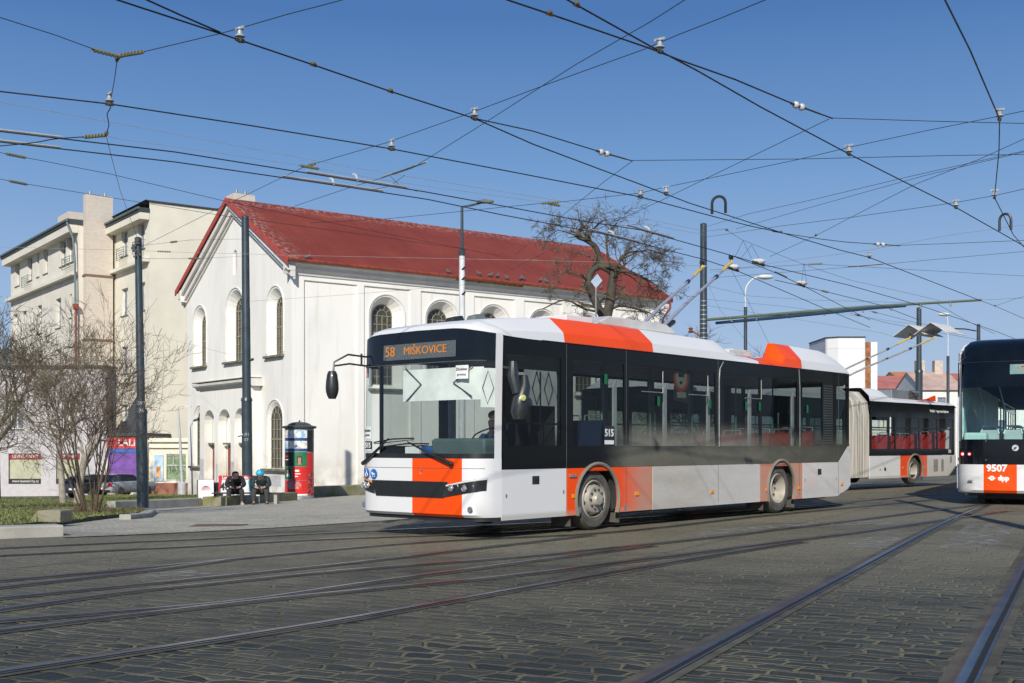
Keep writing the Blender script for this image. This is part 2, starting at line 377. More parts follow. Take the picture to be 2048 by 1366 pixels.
def poly_l(a, b, n=8): return [a.lerp(b, i/n) for i in range(n+1)]
kerb('kerb_stone', poly_l(Vector((-13, 14.9, 0)), gp(-60, 1080))+poly_l(gp(-60, 1080), gp(127, 1073)), .42, .17, conc, 'pale granite kerb along the front of the lawn at the left edge')
kb = MB(); p = gp(88, 1056); Mx = Matrix.Translation((p.x-.0, p.y+.3, gz(p.x, p.y)+.07)) @ Matrix.Rotation(R(-8), 4, 'Z') @ Matrix.Scale(.62, 4)
kb.prism([(-.42, 0), (.28, 0), (.28, .36), (-.2, .36), (-.46, .34)], (0, 0, 0), X3, Z3, Y3*.7); kb.v = [tuple(Mx @ Vector(v)) for v in kb.v]
kb.add([Mx @ Vector(v) for v in ((-.46, .05, .34), (-.46, .65, .34), (-.75, .65, .0), (-.75, .05, .0), (-.46, .05, 0), (-.46, .65, 0))], [(0, 1, 2, 3), (0, 3, 4), (1, 5, 2)])
tag(kb.build('stone_block', mossy, bevel=.03), 'mossy sandstone block standing on the lawn corner behind the granite kerb', 'stone')
kerb('kerb_stone', poly_l(gp(231, 1022), gp(404, 1013)), .3, .3, conc, 'pale concrete kerb wall from the tall pole towards the bench')
kerb('kerb_stone', poly_l(gp(405, 1013), gp(442, 1012.7))+poly_l(gp(442, 1012.7), gp(595, 1001), 6)[1:], .4, .34, mossy, 'dark mossy stone kerb behind the bench')
kerb('kerb_stone', poly_l(gd(626, 53.5), gd(730, 56.5))+poly_l(gd(730, 56.5), gd(1050, 66), 6)[1:], .5, .5, mossy, 'low mossy stone wall at the foot of the church, right of the advertising column')
kerb('kerb_stone', [gp(262, 1040), gp(300, 1036), gp(312, 1028), gp(300, 1022)], .25, .12, conc, 'short curved kerb round the foot of the tall pole')

# ---- rails and markings
rn = N('rail steel'); rail_m = rn.done(rn.bsdf(rn.mix(rn.ramp(rn.noise(3, 5), .4, .65), (.12, .14, .18), (.2, .19, .18)), .3, .9))
groove_m = M('rail groove', (.012, .011, .009), .8); tar_m = M('rail side sealant', (.075, .068, .05), .9, var=.35, vs=3, bump=.4)
rust_m = M('rusty rail side', (.085, .06, .045), .8, var=.3)
def rail(px, label):
    pts = catmull([gp(*q) for q in px], 10); b = MB()
    P = []
    for i, p in enumerate(pts):
        t = pts[min(i+1, len(pts)-1)]-pts[max(i-1, 0)]; t.z = 0; t.normalize(); P.append((p, Vector((t.y, -t.x, 0))))
    def strip(a, c, z, k, z2=None):
        b.k = k; rows = []
        for p, nn in P:
            q1 = p+nn*a; q2 = p+nn*c
            rows.append([Vector((q1.x, q1.y, gz(p.x, p.y)+z)), Vector((q2.x, q2.y, gz(p.x, p.y)+(z2 if z2 is not None else z)))])
        b.grid(rows)
    strip(-.115, -.058, .005, 3); strip(-.058, -.028, .006, 2, .012); strip(-.028, .028, .012, 0); strip(.028, .033, .012, 1, .006); strip(.033, .066, .006, 1); strip(.066, .084, .011, 0); strip(.084, .15, .006, 3)
    return tag(b.build('tram_rail', [rail_m, groove_m, rust_m, tar_m], smooth=30), label, 'rail', 'tram rails set in the cobbled road')
rail([(-80, 1101), (0, 1097), (370, 1080), (750, 1062), (1024, 1049), (1300, 1034), (1560, 1016), (1874, 988)], 'farthest tram rail, nearest the kerb, passing under the front of the trolleybus')
rail([(-80, 1117), (0, 1112), (350, 1095), (650, 1079), (900, 1070), (1100, 1060), (1400, 1036), (1700, 1006)], 'second tram rail from the kerb, below the rail nearest the plaza')
rail([(-80, 1170), (0, 1162), (240, 1141), (450, 1120), (750, 1092), (950, 1079), (1150, 1070), (1304, 1057), (1549, 1030), (1874, 999)], 'tram rail running just in front of the trolleybus wheels')
rail([(-80, 1184), (0, 1175), (250, 1147), (450, 1121)], 'short joining tram rail at the left edge, above the thick double rail')
rail([(-80, 1208), (0, 1197), (350, 1162), (700, 1126), (1024, 1089), (1180, 1071)], 'upper rail of the thick double rail at the left')
rail([(-80, 1232), (0, 1220), (250, 1185), (425, 1167), (700, 1140), (1024, 1115), (1324, 1086), (1674, 1045), (1969, 1008), (2120, 988)], 'tram rail that crosses from lower left to under the right-hand tram')
rail([(-80, 1252), (0, 1242), (450, 1205), (725, 1167), (1024, 1127), (1300, 1092)], 'tram rail just below the crossing rail, merging with it at the middle')
rail([(-80, 1273), (0, 1262), (350, 1220), (625, 1190), (1024, 1151), (1374, 1108), (1674, 1070), (1904, 1038), (2010, 1022)], 'upper rail of the pair that reaches the switch near the right-hand tram')
rail([(-100, 1362), (0, 1345), (350, 1292), (700, 1237), (1024, 1180), (1424, 1111), (1600, 1084)], 'lowest long rail, from the lower left corner up to the middle')
rail([(1180, 1420), (1284, 1366), (1449, 1277), (1674, 1158), (1894, 1043), (1985, 1005)], 'broad rail sweeping from the bottom edge up to the right-hand tram')
rail([(1880, 1440), (1922, 1366), (1972, 1270), (2048, 1128), (2130, 970)], 'rail at the lower right corner of the picture')
mk = N('worn white road paint'); f = mk.ramp(mk.noise(3.5, 6, mk.co((1, 3, 1), R(26)), .7), .47, .6); tr_ = mk.n('ShaderNodeBsdfTransparent'); ms = mk.n('ShaderNodeMixShader'); mk.put(ms.inputs[0], f)
mk.t.links.new(tr_.outputs[0], ms.inputs[1]); mk.t.links.new(mk.bsdf((.3, .3, .28), .8), ms.inputs[2]); mark_m = mk.done(ms.outputs[0])
def marking(q, label):
    a, b_, c, d = [gp(*x, .0045) for x in q]; m = MB(); m.grid([[a.lerp(b_, i/10) for i in range(11)], [d.lerp(c, i/10) for i in range(11)]])
    struct(tag(m.build('road_marking', mark_m, smooth=0), label))
marking([(1340, 1078), (1640, 1048), (1690, 1040), (1420, 1060)], 'worn white stripe in front of the trolleybus rear wheel')
marking([(1670, 1096), (1800, 1096), (1850, 1068), (1760, 1068)], 'worn white patch left of the broad rail')
marking([(1880, 1096), (1985, 1098), (2040, 1050), (1935, 1050)], 'worn white crossing bar near the right-hand tram')
marking([(1640, 1052), (1780, 1050), (1830, 1042), (1700, 1042)], 'thin worn white dashes behind the broad rail')
marking([(270, 1160), (420, 1150), (420, 1140), (300, 1146)], 'faint white scuff between the left rails')
mc = MB(); c = gp(438, 1053, .02); mc.cb((0, 0, 0), (.9, .55, .012)); o = mc.build('access_cover', M('rusty cover', (.13, .09, .055), .8, var=.25), bevel=.004); o.location = c; tag(o, 'flat brown rusty access cover in the plaza paving', 'cover')

# ================================================================ CHURCH
CR = R(36.3); CO = Vector((-.189*57, 57, 0)); church = empty('church', CO, CR, 'white plastered church with a steep red roof and round-headed windows', 'church')
CW, CL, CB, EZ, RZ = 13.8, 24.6, -2.2, 10.4, 14.35
pn = N('church plaster'); zz = pn.xyz()[2]; st = pn.noise(.5, 6, pn.co((1, 1, .35)))
cc = pn.mix(pn.ramp(st, .42, .7), (.83, .81, .77), (.75, .73, .69)); cc = pn.mix(pn.math('MULTIPLY', pn.ramp(pn.noise(2.2, 7, pn.co((1.5, 1.5, .12))), .52, .75), .35), cc, (.55, .53, .48)); cc = pn.mix(pn.math('MULTIPLY', pn.ramp(pn.noise(.9, 7, None, .7), .6, .66), .3), cc, (.88, .86, .82)); cc = pn.mix(pn.math('MULTIPLY', pn.ramp(zz, 1.5, -.9), pn.ramp(pn.noise(1.2, 6), .35, .65)), cc, (.55, .5, .42))
church_m = pn.done(pn.bsdf(cc, .9, 0, pn.bump(pn.noise(12, 5), .2, .02)))
trim_m = M('grey white trim plaster', (.68, .66, .63), .85, var=.08, vs=1)
sill_m = M('mossy sill stone', (.17, .17, .12), .9, var=.3, vs=4)
lead_m = M('old window glass', (.06, .058, .04), .25, var=.4, vs=5, spec=.6)
munt_m = M('window glazing bars', (.3, .27, .2), .7)
def church_window(o, ex, nrm, cx, z0, w, h, d, mw=4):
    """glass with glazing bars set deep in the wall; o on the wall plane"""
    b = MB(); q = o-nrm*(d+.02); a = arch(cx, z0, w, h); b.prism(a, q, ex, Z3, -nrm*.04); fr = b.build('window', lead_m, church, smooth=0)
    m = MB()
    def bar(x0, zA, x1, zB, t=.035):
        m.prism([(x0-t/2, zA-t/2), (x1+t/2, zA-t/2), (x1+t/2, zB+t/2), (x0-t/2, zB+t/2)], q+nrm*.012, ex, Z3, nrm*.03)
    r = w/2; zc = z0+h-r
    for i in range(1, mw): x = cx-r+w*i/mw; bar(x, z0, x, zc)
    k = int((h-r)/.42)
    for i in range(0, k+1): z = z0+(h-r)*i/max(1, k); bar(cx-r, z, cx+r, z, .03 if i % 3 else .07)
    for rr in (r*.5,):
        pts = [q+nrm*.025+ex*(cx+rr*math.cos(math.pi*i/10))+Z3*(zc+rr*math.sin(math.pi*i/10)) for i in range(11)]; m.tube(pts, .018, 4)
    for a_ in (.22, .4, .6, .78): m.tube([q+nrm*.025+ex*(cx+rr*math.cos(math.pi*a_))+Z3*(zc+rr*math.sin(math.pi*a_)), q+nrm*.025+ex*(cx+r*math.cos(math.pi*a_))+Z3*(zc+r*math.sin(math.pi*a_))], .016, 4)
    pts = [q+nrm*.02+ex*(cx+(r-.02)*math.cos(math.pi*i/12))+Z3*(zc+(r-.02)*math.sin(math.pi*i/12)) for i in range(13)]; m.tube([q+nrm*.02+ex*(cx+r-.02)+Z3*z0]+pts+[q+nrm*.02+ex*(cx-r+.02)+Z3*z0], .03, 4)
    m.build('glazing_bars', munt_m, fr)
# long side
O = Vector((0, 0, 0)); nl = Vector((0, -1, 0)); walls = MB(); hs = []; longw = []
pan = [(.67, 3.65)]+[(4.02+3.4*i, 6.78+3.4*i) for i in range(6)]
for i, (a, b_) in enumerate(pan):
    o_ = rect(a, -.6, b_, 9.5); hs.append((o_, rect(a+.02, -.58, b_-.02, 9.48), .09))
walls.holes(O, X3, Z3, nl, rect(0, CB, CL, EZ), hs)
for i, (a, b_) in enumerate(pan):
    ww = []
    if i:
        cx = (a+b_)/2; ww = [(arch(cx, 4.3, 1.95, 4.75), arch(cx, 4.5, 1.22, 4.2), .5)]; longw.append(cx)
    walls.holes(Vector((0, .09, 0)), X3, Z3, nl, rect(a+.02, -.58, b_-.02, 9.48), ww)
# gable side: plane x=0, facing -x ; in-plane axis runs along +y
ng = Vector((-1, 0, 0)); gh = []; gw = []
for cy, z0, h, w in ((1.9, 5.9, 2.95, 1.1), (6.9, 5.9, 3.4, 1.4), (11.9, 5.9, 2.95, 1.1)):
    gh.append((arch(cy, z0-.0, w*1.62, h+.4), arch(cy, z0, w, h), .36)); gw.append((cy, z0, w, h, .36))
for cy in (1.9, 11.9):
    gh.append((arch(cy, .15, 1.75, 3.4), arch(cy, .2, 1.4, 3.15), .13)); gw.append((cy, .2, 1.4, 3.15, .13))
gh.append((arch(6.9, 10.55, .55, 1.3), arch(6.9, 10.6, .5, 1.2), .12))
walls.holes(O, Y3, Z3, ng, [(0, CB), (CW, CB), (CW, EZ), (CW/2, RZ-.15), (0, EZ)], gh)
walls.holes(Vector((CL, 0, 0)), Y3, Z3, X3, [(0, CB), (CW, CB), (CW, EZ), (CW/2, RZ-.15), (0, EZ)], [])
walls.holes(Vector((0, CW, 0)), X3, Z3, Y3, rect(0, CB, CL, EZ), [])
walls.build('wall', church_m, church, smooth=0, fix=False)
mb = MB(); mb.prism(arch(6.9, 10.58, .52, 1.22), Vector((.12, 0, 0)), Y3, Z3, X3*.03); mb.build('blind_niche', M('faded pink plaster', (.6, .5, .47), .9), church)
for cx in longw: church_window(Vector((0, .09, 0)), X3, nl, cx, 4.5, 1.22, 4.2, .5)
for cy, z0, w, h, d in gw: church_window(O, Y3, ng, cy, z0, w, h, d, 3 if w < 1 else 4)
for cy, z0, w, h, d in gw:
    b = MB(); b.box((-.2, cy-w*.98, z0-.14), (d*.9, cy+w*.98, z0-.02)); b.build('window_sill', sill_m, church, bevel=.02)
    # raised hood moulding
    b = MB(); r = w*.81+.12; zc = z0+h+.4-w*.81
    if z0 < 1: r = .875+.1; zc = .15+3.4-.875
    pts = [Vector((-.01, cy+r*math.cos(math.pi*i/14), zc+r*math.sin(math.pi*i/14))) for i in range(15)]; b.tube([Vector((-.01, cy+r, z0+.1))]+pts+[Vector((-.01, cy-r, z0+.1))], .045, 6); b.build('window_surround', trim_m, church)
for cx in longw:
    b = MB(); r = 1.08; zc = 4.3+4.75-.975; pts = [Vector((cx+r*math.cos(math.pi*i/14), .08, zc+r*math.sin(math.pi*i/14))) for i in range(15)]
    b.tube([Vector((cx+r, .08, 4.4))]+pts+[Vector((cx-r, .08, 4.4))], .05, 6); b.build('window_surround', trim_m, church)
    b = MB(); b.box((cx-1.1, -.12, 4.16), (cx+1.1, .55, 4.28)); b.build('window_sill', sill_m, church, bevel=.02)
# cornice along the long side and raking cornices on the gable
b = MB()
prof = [(0, 9.72), (-.06, 9.72), (-.1, 9.85), (-.24, 9.98), (-.26, 10.12), (-.42, 10.24), (-.46, 10.4), (0, 10.4)]
for y0, s in ((0, 1), (CW, -1)): b.prism([(p_[0]*s, p_[1]) for p_ in prof], Vector((-.45, y0, 0)), Y3, Z3, X3*(CL+.9))
b.build('cornice', trim_m, church, smooth=0)
sl = Vector((0, CW/2, RZ-EZ)); 
for xg in (0, CL):
    b = MB(); s = -1 if xg == 0 else 1
    for d0, d1, pr in ((.0, .32, .42), (.34, .62, .24), (.64, .74, .1)):
        for sgn in (1, -1):
            yA = -.42 if sgn > 0 else CW+.42; zA = EZ-.22; slope = (RZ-EZ)/(CW/2)
            q = [(yA, zA-d1), (yA, zA-d0), (CW/2, zA-d0+slope*(CW/2+.42)), (CW/2, zA-d1+slope*(CW/2+.42))]
            b.prism(q, Vector((xg, 0, 0)), Y3, Z3, X3*s*pr)
    b.build('raking_cornice', trim_m, church, smooth=0)
# base plinth shadow line and pilaster
# roof
rf = N('red sheet roof'); x, y, z = rf.xyz(); seam = rf.math('ABSOLUTE', rf.math('SUBTRACT', rf.math('FRACT', rf.math('DIVIDE', x, .98)), .5)); sm = rf.ramp(seam, .02, .0)
rc = rf.mix(rf.ramp(rf.noise(.35, 6), .35, .7), (.2, .038, .02), (.255, .052, .028)); rc = rf.mix(sm, rc, (.15, .03, .02)); rc = rf.mix(rf.math('MULTIPLY', rf.ramp(rf.noise(1.6, 6, rf.co((1.6, .14, .14))), .45, .7), .45), rc, (.19, .045, .03)); rc = rf.mix(rf.math('MULTIPLY', rf.ramp(rf.noise(9, 3), .66, .74), .5), rc, (.5, .4, .36))
edge = rf.math('MAXIMUM', rf.ramp(z, RZ-.5, RZ+.1), rf.ramp(x, 1.0, -.2)); rc = rf.mix(rf.math('MULTIPLY', rf.math('MULTIPLY', edge, rf.ramp(rf.noise(6, 6, rf.co((1, .5, .5))), .45, .66)), .45), rc, (.5, .36, .32))
roof_m = rf.done(rf.bsdf(rc, .5, 0, rf.bump(rf.math('ADD', sm, rf.math('MULTIPLY', rf.noise(1.2, 4), .4)), .45, .04), spec=.2))
slope = (RZ-EZ)/(CW/2); b = MB()
for sgn in (1, -1):
    y0 = -.58 if sgn > 0 else CW+.58; zc = EZ+.06-.58*slope+.25
    a = [(y0, zc), (CW/2, RZ+.22), (CW/2, RZ+.06), (y0, zc-.12)]
    b.prism(a, Vector((-.55, 0, 0)), Y3, Z3, X3*(CL+1.1))
roof = b.build('roof', roof_m, church, smooth=0)
red = M('red painted gutter', (.26, .05, .025), .5, var=.3, vs=4)
b = MB()
for sgn in (1, -1):
    y0 = -.6 if sgn > 0 else CW+.6; zc = EZ+.06-.58*slope+.25
    for xg in (-.56, CL+.5): b = MB(); b.prism([(y0, zc+.03), (CW/2, RZ+.25), (CW/2, RZ-.05), (y0, zc-.27)], Vector((xg, 0, 0)), Y3, Z3, X3*.06); b.build('verge_board', M('red verge board', (.42, .06, .03), .5), roof, smooth=0)
b = MB(); zc = EZ+.06-.58*slope+.22; b.tube([(-.5, -.62, zc), (CL+.5, -.62, zc-.05)], .085, 8); b.tube([(-.5, CW+.62, zc), (CL+.5, CW+.62, zc-.05)], .085, 8); b.build('gutter', red, church)
b = MB(); b.tube([(CL+.3, -.62, zc), (CL+.3, -.62, zc-.6), (CL+.15, -.15, zc-1.2), (CL+.15, -.12, -1.2)], .07, 8); b.build('downpipe', red, church)
# portal
b = MB(); pr = -.55; ar = []; 
for cy, w in ((4.95, 1.5), (7.05, 1.75), (9.15, 1.5)): ar.append((arch(cy, -1.35, w, 4.65), arch(cy, -1.35, w, 4.65), .5))
b.holes(Vector((pr, 0, 0)), Y3, Z3, ng, rect(3.6, CB, 10.5, 4.4), ar); b.box((pr, 3.6, CB), (0, 3.62, 4.4)); b.box((pr, 10.48, CB), (0, 10.5, 4.4)); b.box((pr, 3.6, 4.38), (0, 10.5, 4.4))
pt = b.build('portal', church_m, church, smooth=0)
b = MB(); b.prism([(0, 4.4), (-.62, 4.4), (-.7, 4.55), (-.88, 4.62), (-.9, 4.74), (0, 4.86)], Vector((0, 3.3, 0)), X3, Z3, Y3*7.5); b.build('portal_cornice', [trim_m], church, smooth=0)
b = MB(); b.box((-.9, 3.28, 4.8), (-.1, 10.82, 4.84)); b.build('portal_capping', sill_m, church)
for cy, w in ((4.95, 1.5), (7.05, 1.75), (9.15, 1.5)):
    b = MB(); b.prism(arch(cy, -1.35, w*.96, 4.6), Vector((-.05, 0, 0)), Y3, Z3, X3*.03); b.build('portal_recess', church_m, church, smooth=0)
    b = MB(); b.box((-.14, cy-.5, -1.35), (-.055, cy+.5, 1.35)); d_ = b.build('door', M('oxide red door', (.3, .075, .045), .55), church, bevel=.01)
    b = MB()
    for q in (-.25, .25): b.box((-.16, cy+q-.19, -1.1), (-.143, cy+q+.19, -.1)); b.box((-.16, cy+q-.19, .1), (-.143, cy+q+.19, 1.2))
    b.build('door_panel', M('oxide red door panel', (.25, .06, .038), .55), d_, bevel=.008)
    b = MB(); b.box((-.35, cy-.68, 1.4), (-.055, cy+.68, 1.5)); b.build('door_hood', sill_m, church)
# grey patches where graffiti was painted over
gp_m = M('grey overpaint', (.5, .5, .53), .9)
for xa, ya, yb, za, zb in ((pr, 3.75, 4.15, -1.6, .55), (pr, 5.75, 6.12, -1.6, .5), (pr, 8, 8.23, -1.6, .35), (pr, 9.95, 10.45, -1.6, .6), (0, 11.2, 12, -.9, -.3), (0, 1.2, 2.6, -.7, -.15)):
    b = MB(); b.box((xa-.006, ya, za), (xa-.003, yb, zb)); b.build('overpainted_patch', gp_m, church)
b = MB(); b.box((9.3, -.47, 10.14), (13.8, -.455, 10.27)); b.build('bare_cornice_patch', M('exposed yellow brick', (.45, .3, .12), .9, var=.4, vs=4), church)
# pigeons along the gutter
pg = M('pigeon grey', (.11, .12, .14), .7, var=.3, vs=30)
def pigeon(P, a, label):
    r = empty('pigeon', P, a, label, 'pigeon', 'pigeons along the church gutter'); b = MB()
    b.tube([(-.22, 0, .12), (-.14, 0, .12), (-.05, 0, .13), (.06, 0, .16), (.11, 0, .22), (.13, 0, .27), (.15, 0, .29), (.17, 0, .29)], [.01, .035, .07, .075, .045, .035, .033, .01], 8); b.tube([(.16, 0, .285), (.2, 0, .275)], [.012, .003], 5)
    b.build('body', pg, r)
    b = MB(); b.tube([(.02, .03, .1), (.03, .035, 0)], .008, 4); b.tube([(.02, -.03, .1), (.03, -.035, 0)], .008, 4); b.build('leg', M('pigeon leg', (.3, .08, .06), .7), r)
cm = Matrix.Translation(CO) @ Matrix.Rotation(CR, 4, 'Z')
pl = [(.12, 'lone pigeon above the church corner'), (9.0, 'first pigeon of the middle cluster on the gutter'), (11.2, 'second pigeon of the middle cluster'), (12.0, 'pigeon in the middle cluster, third from its left'), (12.5, 'pigeon in the middle of the gutter cluster'), (13.1, 'pigeon right of the middle of the gutter cluster'), (14.2, 'paired pigeon, left of the pair near the cluster end'), (14.45, 'paired pigeon, right of the pair near the cluster end'), (15.7, 'pigeon just left of the white lamp post'), (16.2, 'pigeon nearest the white lamp post on its left'), (19.2, 'pigeon on the gutter right of the lamp post'), (20.4, 'rightmost pigeon on the gutter, by the tree')]
slz = lambda y: EZ+.06+.25+y*slope
for x_, lab in pl:
    dy = random.uniform(-.52, -.3); pigeon(cm @ Vector((x_*.93+.5, dy, slz(dy))), CR+random.choice((0, 3.1, .4, 2.8)), lab)

# ================================================================ APARTMENT BLOCKS
cream = M('cream render', (.72, .68, .57), .9, var=.05, vs=.6); cream2 = M('pale sand render', (.68, .64, .56), .9, var=.05, vs=.6)
wfr = M('white window frame', (.7, .7, .7), .5); wgl = M('room window glass', (.16, .19, .23), .12, var=.5, vs=1.5, spec=.9); slate = M('dark roof edge', (.045, .055, .055), .6)
gutter_g = M('grey green gutter', (.13, .17, .17), .5)
def bwin(parent, o, ex, nrm, x0, z0, x1, z1, d, mull=1):
    q = o-nrm*d; b = MB(); t = .07
    outer = rect(x0, z0, x1, z1); cells = []
    for i in range(mull+1):
        w = (x1-x0)/(mull+1); cells.append(rect(x0+w*i+t*.8, z0+t, x0+w*(i+1)-t*.8, z1-t))
    b.holes(q+nrm*.05, ex, Z3, nrm, outer, [(c, c, .04) for c in cells]); f = b.build('window', wfr, parent, smooth=0)
    b = MB(); b.prism(outer, q, ex, Z3, nrm*.01); b.build('pane', wgl, f, smooth=0)
    b = MB(); b.prism(rect(x0-.08, z0-.07, x1+.08, z0-.0), o-nrm*(d-.02), ex, Z3, nrm*(d+.05)); b.build('sill', sill_m, f, smooth=0)
apt = empty('apartment_block', (-25.5, 82, 0), CR, 'tall cream apartment block with a blank side wall, directly behind the church', 'building')
TZ = 18.0; GB = -3.4
W2 = MB(); wn2 = []; 
for zf, hh in ((16.0, 1.9), (11.6, 2.0), (7.3, 2.0), (3.0, 2.0)):
    for y0 in (.9, 4.6): wn2.append((y0, zf-.6, y0+1.5, zf-.6+hh))
W2.holes(O, Y3, Z3, ng, rect(0, GB, 8.4, TZ), [(rect(*w), rect(*w), .25) for w in wn2])
W2.holes(O, X3, Z3, nl, rect(0, GB, 17, TZ+.5), []); W2.box((0, 8.4, GB), (17, 8.41, TZ)); W2.box((17, 0, GB), (17.01, 8.4, TZ))
W2.build('wall', cream, apt, smooth=0, fix=False)
for w in wn2: bwin(apt, O, Y3, ng, *w, .25)
b = MB(); b.prism([(0, TZ+.5), (17, TZ+.55), (17, TZ+.62), (-.3, TZ+.62)], Vector((0, -.1, 0)), X3, Z3, Y3*8.6); b.box((-.75, -.05, TZ-.28), (0, 8.4, TZ+.05)); b.build('roof', slate, apt, smooth=0)
b = MB(); b.box((-.7, -.03, TZ-.75), (-.003, 8.39, TZ-.285)); b.box((-.45, -.03, 14.3), (-.003, 8.39, 14.55)); b.build('cornice', cream, apt, smooth=0)
b = MB(); b.tube([(-.8, 8.1, TZ), (-.8, -.1, TZ)], .09, 6); b.tube([(-.75, 8.0, TZ-.1), (-.35, 8.0, TZ-1.3), (-.2, 8.0, TZ-1.8), (-.2, 8.0, 14.6)], .07, 6); b.build('gutter', gutter_g, apt)
brick_n = N('pale chimney brick'); bk = brick_n.n('ShaderNodeTexBrick'); tcx = brick_n.n('ShaderNodeTexCoord'); sx_ = brick_n.n('ShaderNodeSeparateXYZ'); brick_n.t.links.new(tcx.outputs['Object'], sx_.inputs[0]); cx_ = brick_n.n('ShaderNodeCombineXYZ')
brick_n.put(cx_.inputs[0], brick_n.math('ADD', sx_.outputs[0], sx_.outputs[1])); brick_n.t.links.new(sx_.outputs[2], cx_.inputs[1]); brick_n.t.links.new(cx_.outputs[0], bk.inputs[0])
bk.inputs['Scale'].default_value = 1; bk.inputs['Brick Width'].default_value = .3; bk.inputs['Row Height'].default_value = .13; bk.inputs['Mortar Size'].default_value = .012
brick_n.put(bk.inputs['Color1'], (.62, .56, .5)); brick_n.put(bk.inputs['Color2'], (.57, .5, .43)); brick_n.put(bk.inputs['Mortar'], (.5, .43, .36)); brickp = brick_n.done(brick_n.bsdf(bk.outputs[0], .9))
b = MB(); b.box((6.9, 1.5, TZ+.3), (8.6, 3.0, TZ+2.3)); b.build('chimney', brickp, apt)
b = MB(); [b.tube([(6.9+q, 2.2, TZ+2.3), (6.9+q, 2.2, TZ+2.7)], .12, 8) for q in (.5, 1.2)]; b.build('chimney_pot', steel, apt)
def railing(parent, y0, y1, z0, nx=-.35):
    b = MB()
    for k in range(6): b.tube([(nx, y0, z0+.17*k), (nx, y1, z0+.17*k)], .022, 4)
    for y_ in (y0, y1): b.tube([(nx, y_, z0), (nx, y_, z0+.9)], .03, 4); b.tube([(nx, y_, z0+.85), (0, y_, z0+.85)], .02, 4)
    b.build('balcony_railing', M('green grey railing', (.16, .24, .22), .6), parent)
for y0 in (.8, 4.5): railing(apt, y0, y0+1.7, 15.1)
apL = empty('apartment_block', (-32.4, 87.1, 0), CR, 'cream apartment block at the left with a tall brick chimney on its end wall', 'building')
W1 = MB(); wn1 = []
for yy, ww in ((1.0, 1.9), (3.3, 1.6), (8.4, 1.3), (11.0, .7), (13.2, 1.6), (17.4, 1.5)): wn1.append((yy, 15.3, yy+ww, 17.3))
for zf in (10.6, 6.6, 2.6):
    for yy, ww in ((1.7, .55), (4.6, 1.5), (10.2, 1.4), (13.0, .6), (15.1, 1.4), (18.3, 1.3)): wn1.append((yy, zf+(.5 if ww < 1 else 0), yy+ww, zf+2.3))
W1.holes(O, Y3, Z3, ng, rect(0, GB, 20.5, TZ), [(rect(*w), rect(*w), .3) for w in wn1]); W1.holes(O, X3, Z3, nl, rect(0, GB, 2.9, TZ), []); W1.box((0, 20.5, GB), (9, 20.51, TZ)); W1.box((9, 0, GB), (9.01, 20.5, TZ))
W1.build('wall', cream2, apL, smooth=0, fix=False)
for w in wn1: bwin(apL, O, Y3, ng, *w, .3, 1 if w[2]-w[0] > 1 else 0)
b = MB(); b.box((-.85, -.05, TZ-.15), (9, 20.6, TZ+.25)); b.build('roof', slate, apL, smooth=0)
b = MB(); b.box((-.75, -.02, TZ-.75), (-.003, 20.5, TZ-.155)); b.box((-.5, -.02, 14.1), (-.003, 20.5, 14.35)); b.build('cornice', cream2, apL, smooth=0)
b = MB(); b.tube([(-.9, 20.4, TZ+.1), (-.9, -.2, TZ+.1)], .1, 6); b.tube([(-.85, -.05, TZ), (-.45, -.2, TZ-1.2), (-.3, -.2, TZ-3), (-.25, -.2, 11.6)], .08, 6); b.build('gutter', gutter_g, apL)
b = MB(); b.tube([(-.25, -.25, 11.6), (-.25, -.25, -2)], .09, 6); b.box((-.42, -.42, 11.5), (-.08, -.08, 11.9)); b.build('downpipe', red, apL)
for y0 in (1.0, 13.2): railing(apL, y0, y0+2.1, 14.8)
b = MB(); b.box((.35, -.7, GB), (2.35, -.02, 20.1)); ch = b.build('chimney', brickp, apL)
b = MB(); [b.box((.28, -.76, z_), (2.42, .0, z_+.15)) for z_ in (14.0, 9.2, 4.4)]; b.build('chimney_band', M('brown band', (.2, .13, .08), .8), ch)
b = MB(); [b.tube([(.35+q, -.35, 20.1), (.35+q, -.35, 20.4)], .1, 8) for q in (.4, 1.5)]; b.build('chimney_pot', steel, ch)
b = MB(); b.box((1.0, 6.2, TZ+.25), (2.6, 9.2, TZ+2.0)); b.build('chimney', brickp, apL)
# link between the blocks in olive shade colour
# ---- low grey annex with the book shop, shop signs
lilac = M('lilac grey render', (.5, .48, .5), .9, var=.06); alum = M('display frame', (.1, .1, .1), .5)
ax0 = atd(-220, 0, 79).x; ax1 = atd(213, 0, 79).x; annex = empty('shop_building', (ax0, 79, 0), 0, 'low lilac grey building with the bookshop windows at the left edge', 'building')
wd = ax1-ax0; px2 = lambda p_: atd(p_, 0, 79).x-ax0
wz = lambda y_: CH-(y_-HY)/F*79
sh = [(px2(17), wz(968), px2(82), wz(907)), (px2(112), wz(968), px2(160), wz(907)), (px2(-60), wz(968), px2(-5), wz(907))]; up_ = [(px2(124), wz(858), px2(150), wz(800)), (px2(20), wz(858), px2(46), wz(800)), (px2(-70), wz(858), px2(-44), wz(800))]
b = MB(); b.holes(O, X3, Z3, nl, rect(0, -3.6, wd, wz(735)), [(rect(*w), rect(*w), .2) for w in sh+up_]); b.box((0, .3, -3.6), (wd, 2, wz(735)-.02)); b.build('wall', lilac, annex, smooth=0, fix=False)
b = MB(); b.box((-.2, -.2, wz(735)), (wd+.1, 2, wz(735)+.15)); b.build('roof', slate, annex)
scr = M('olive shop blind', (.42, .42, .3), .7)
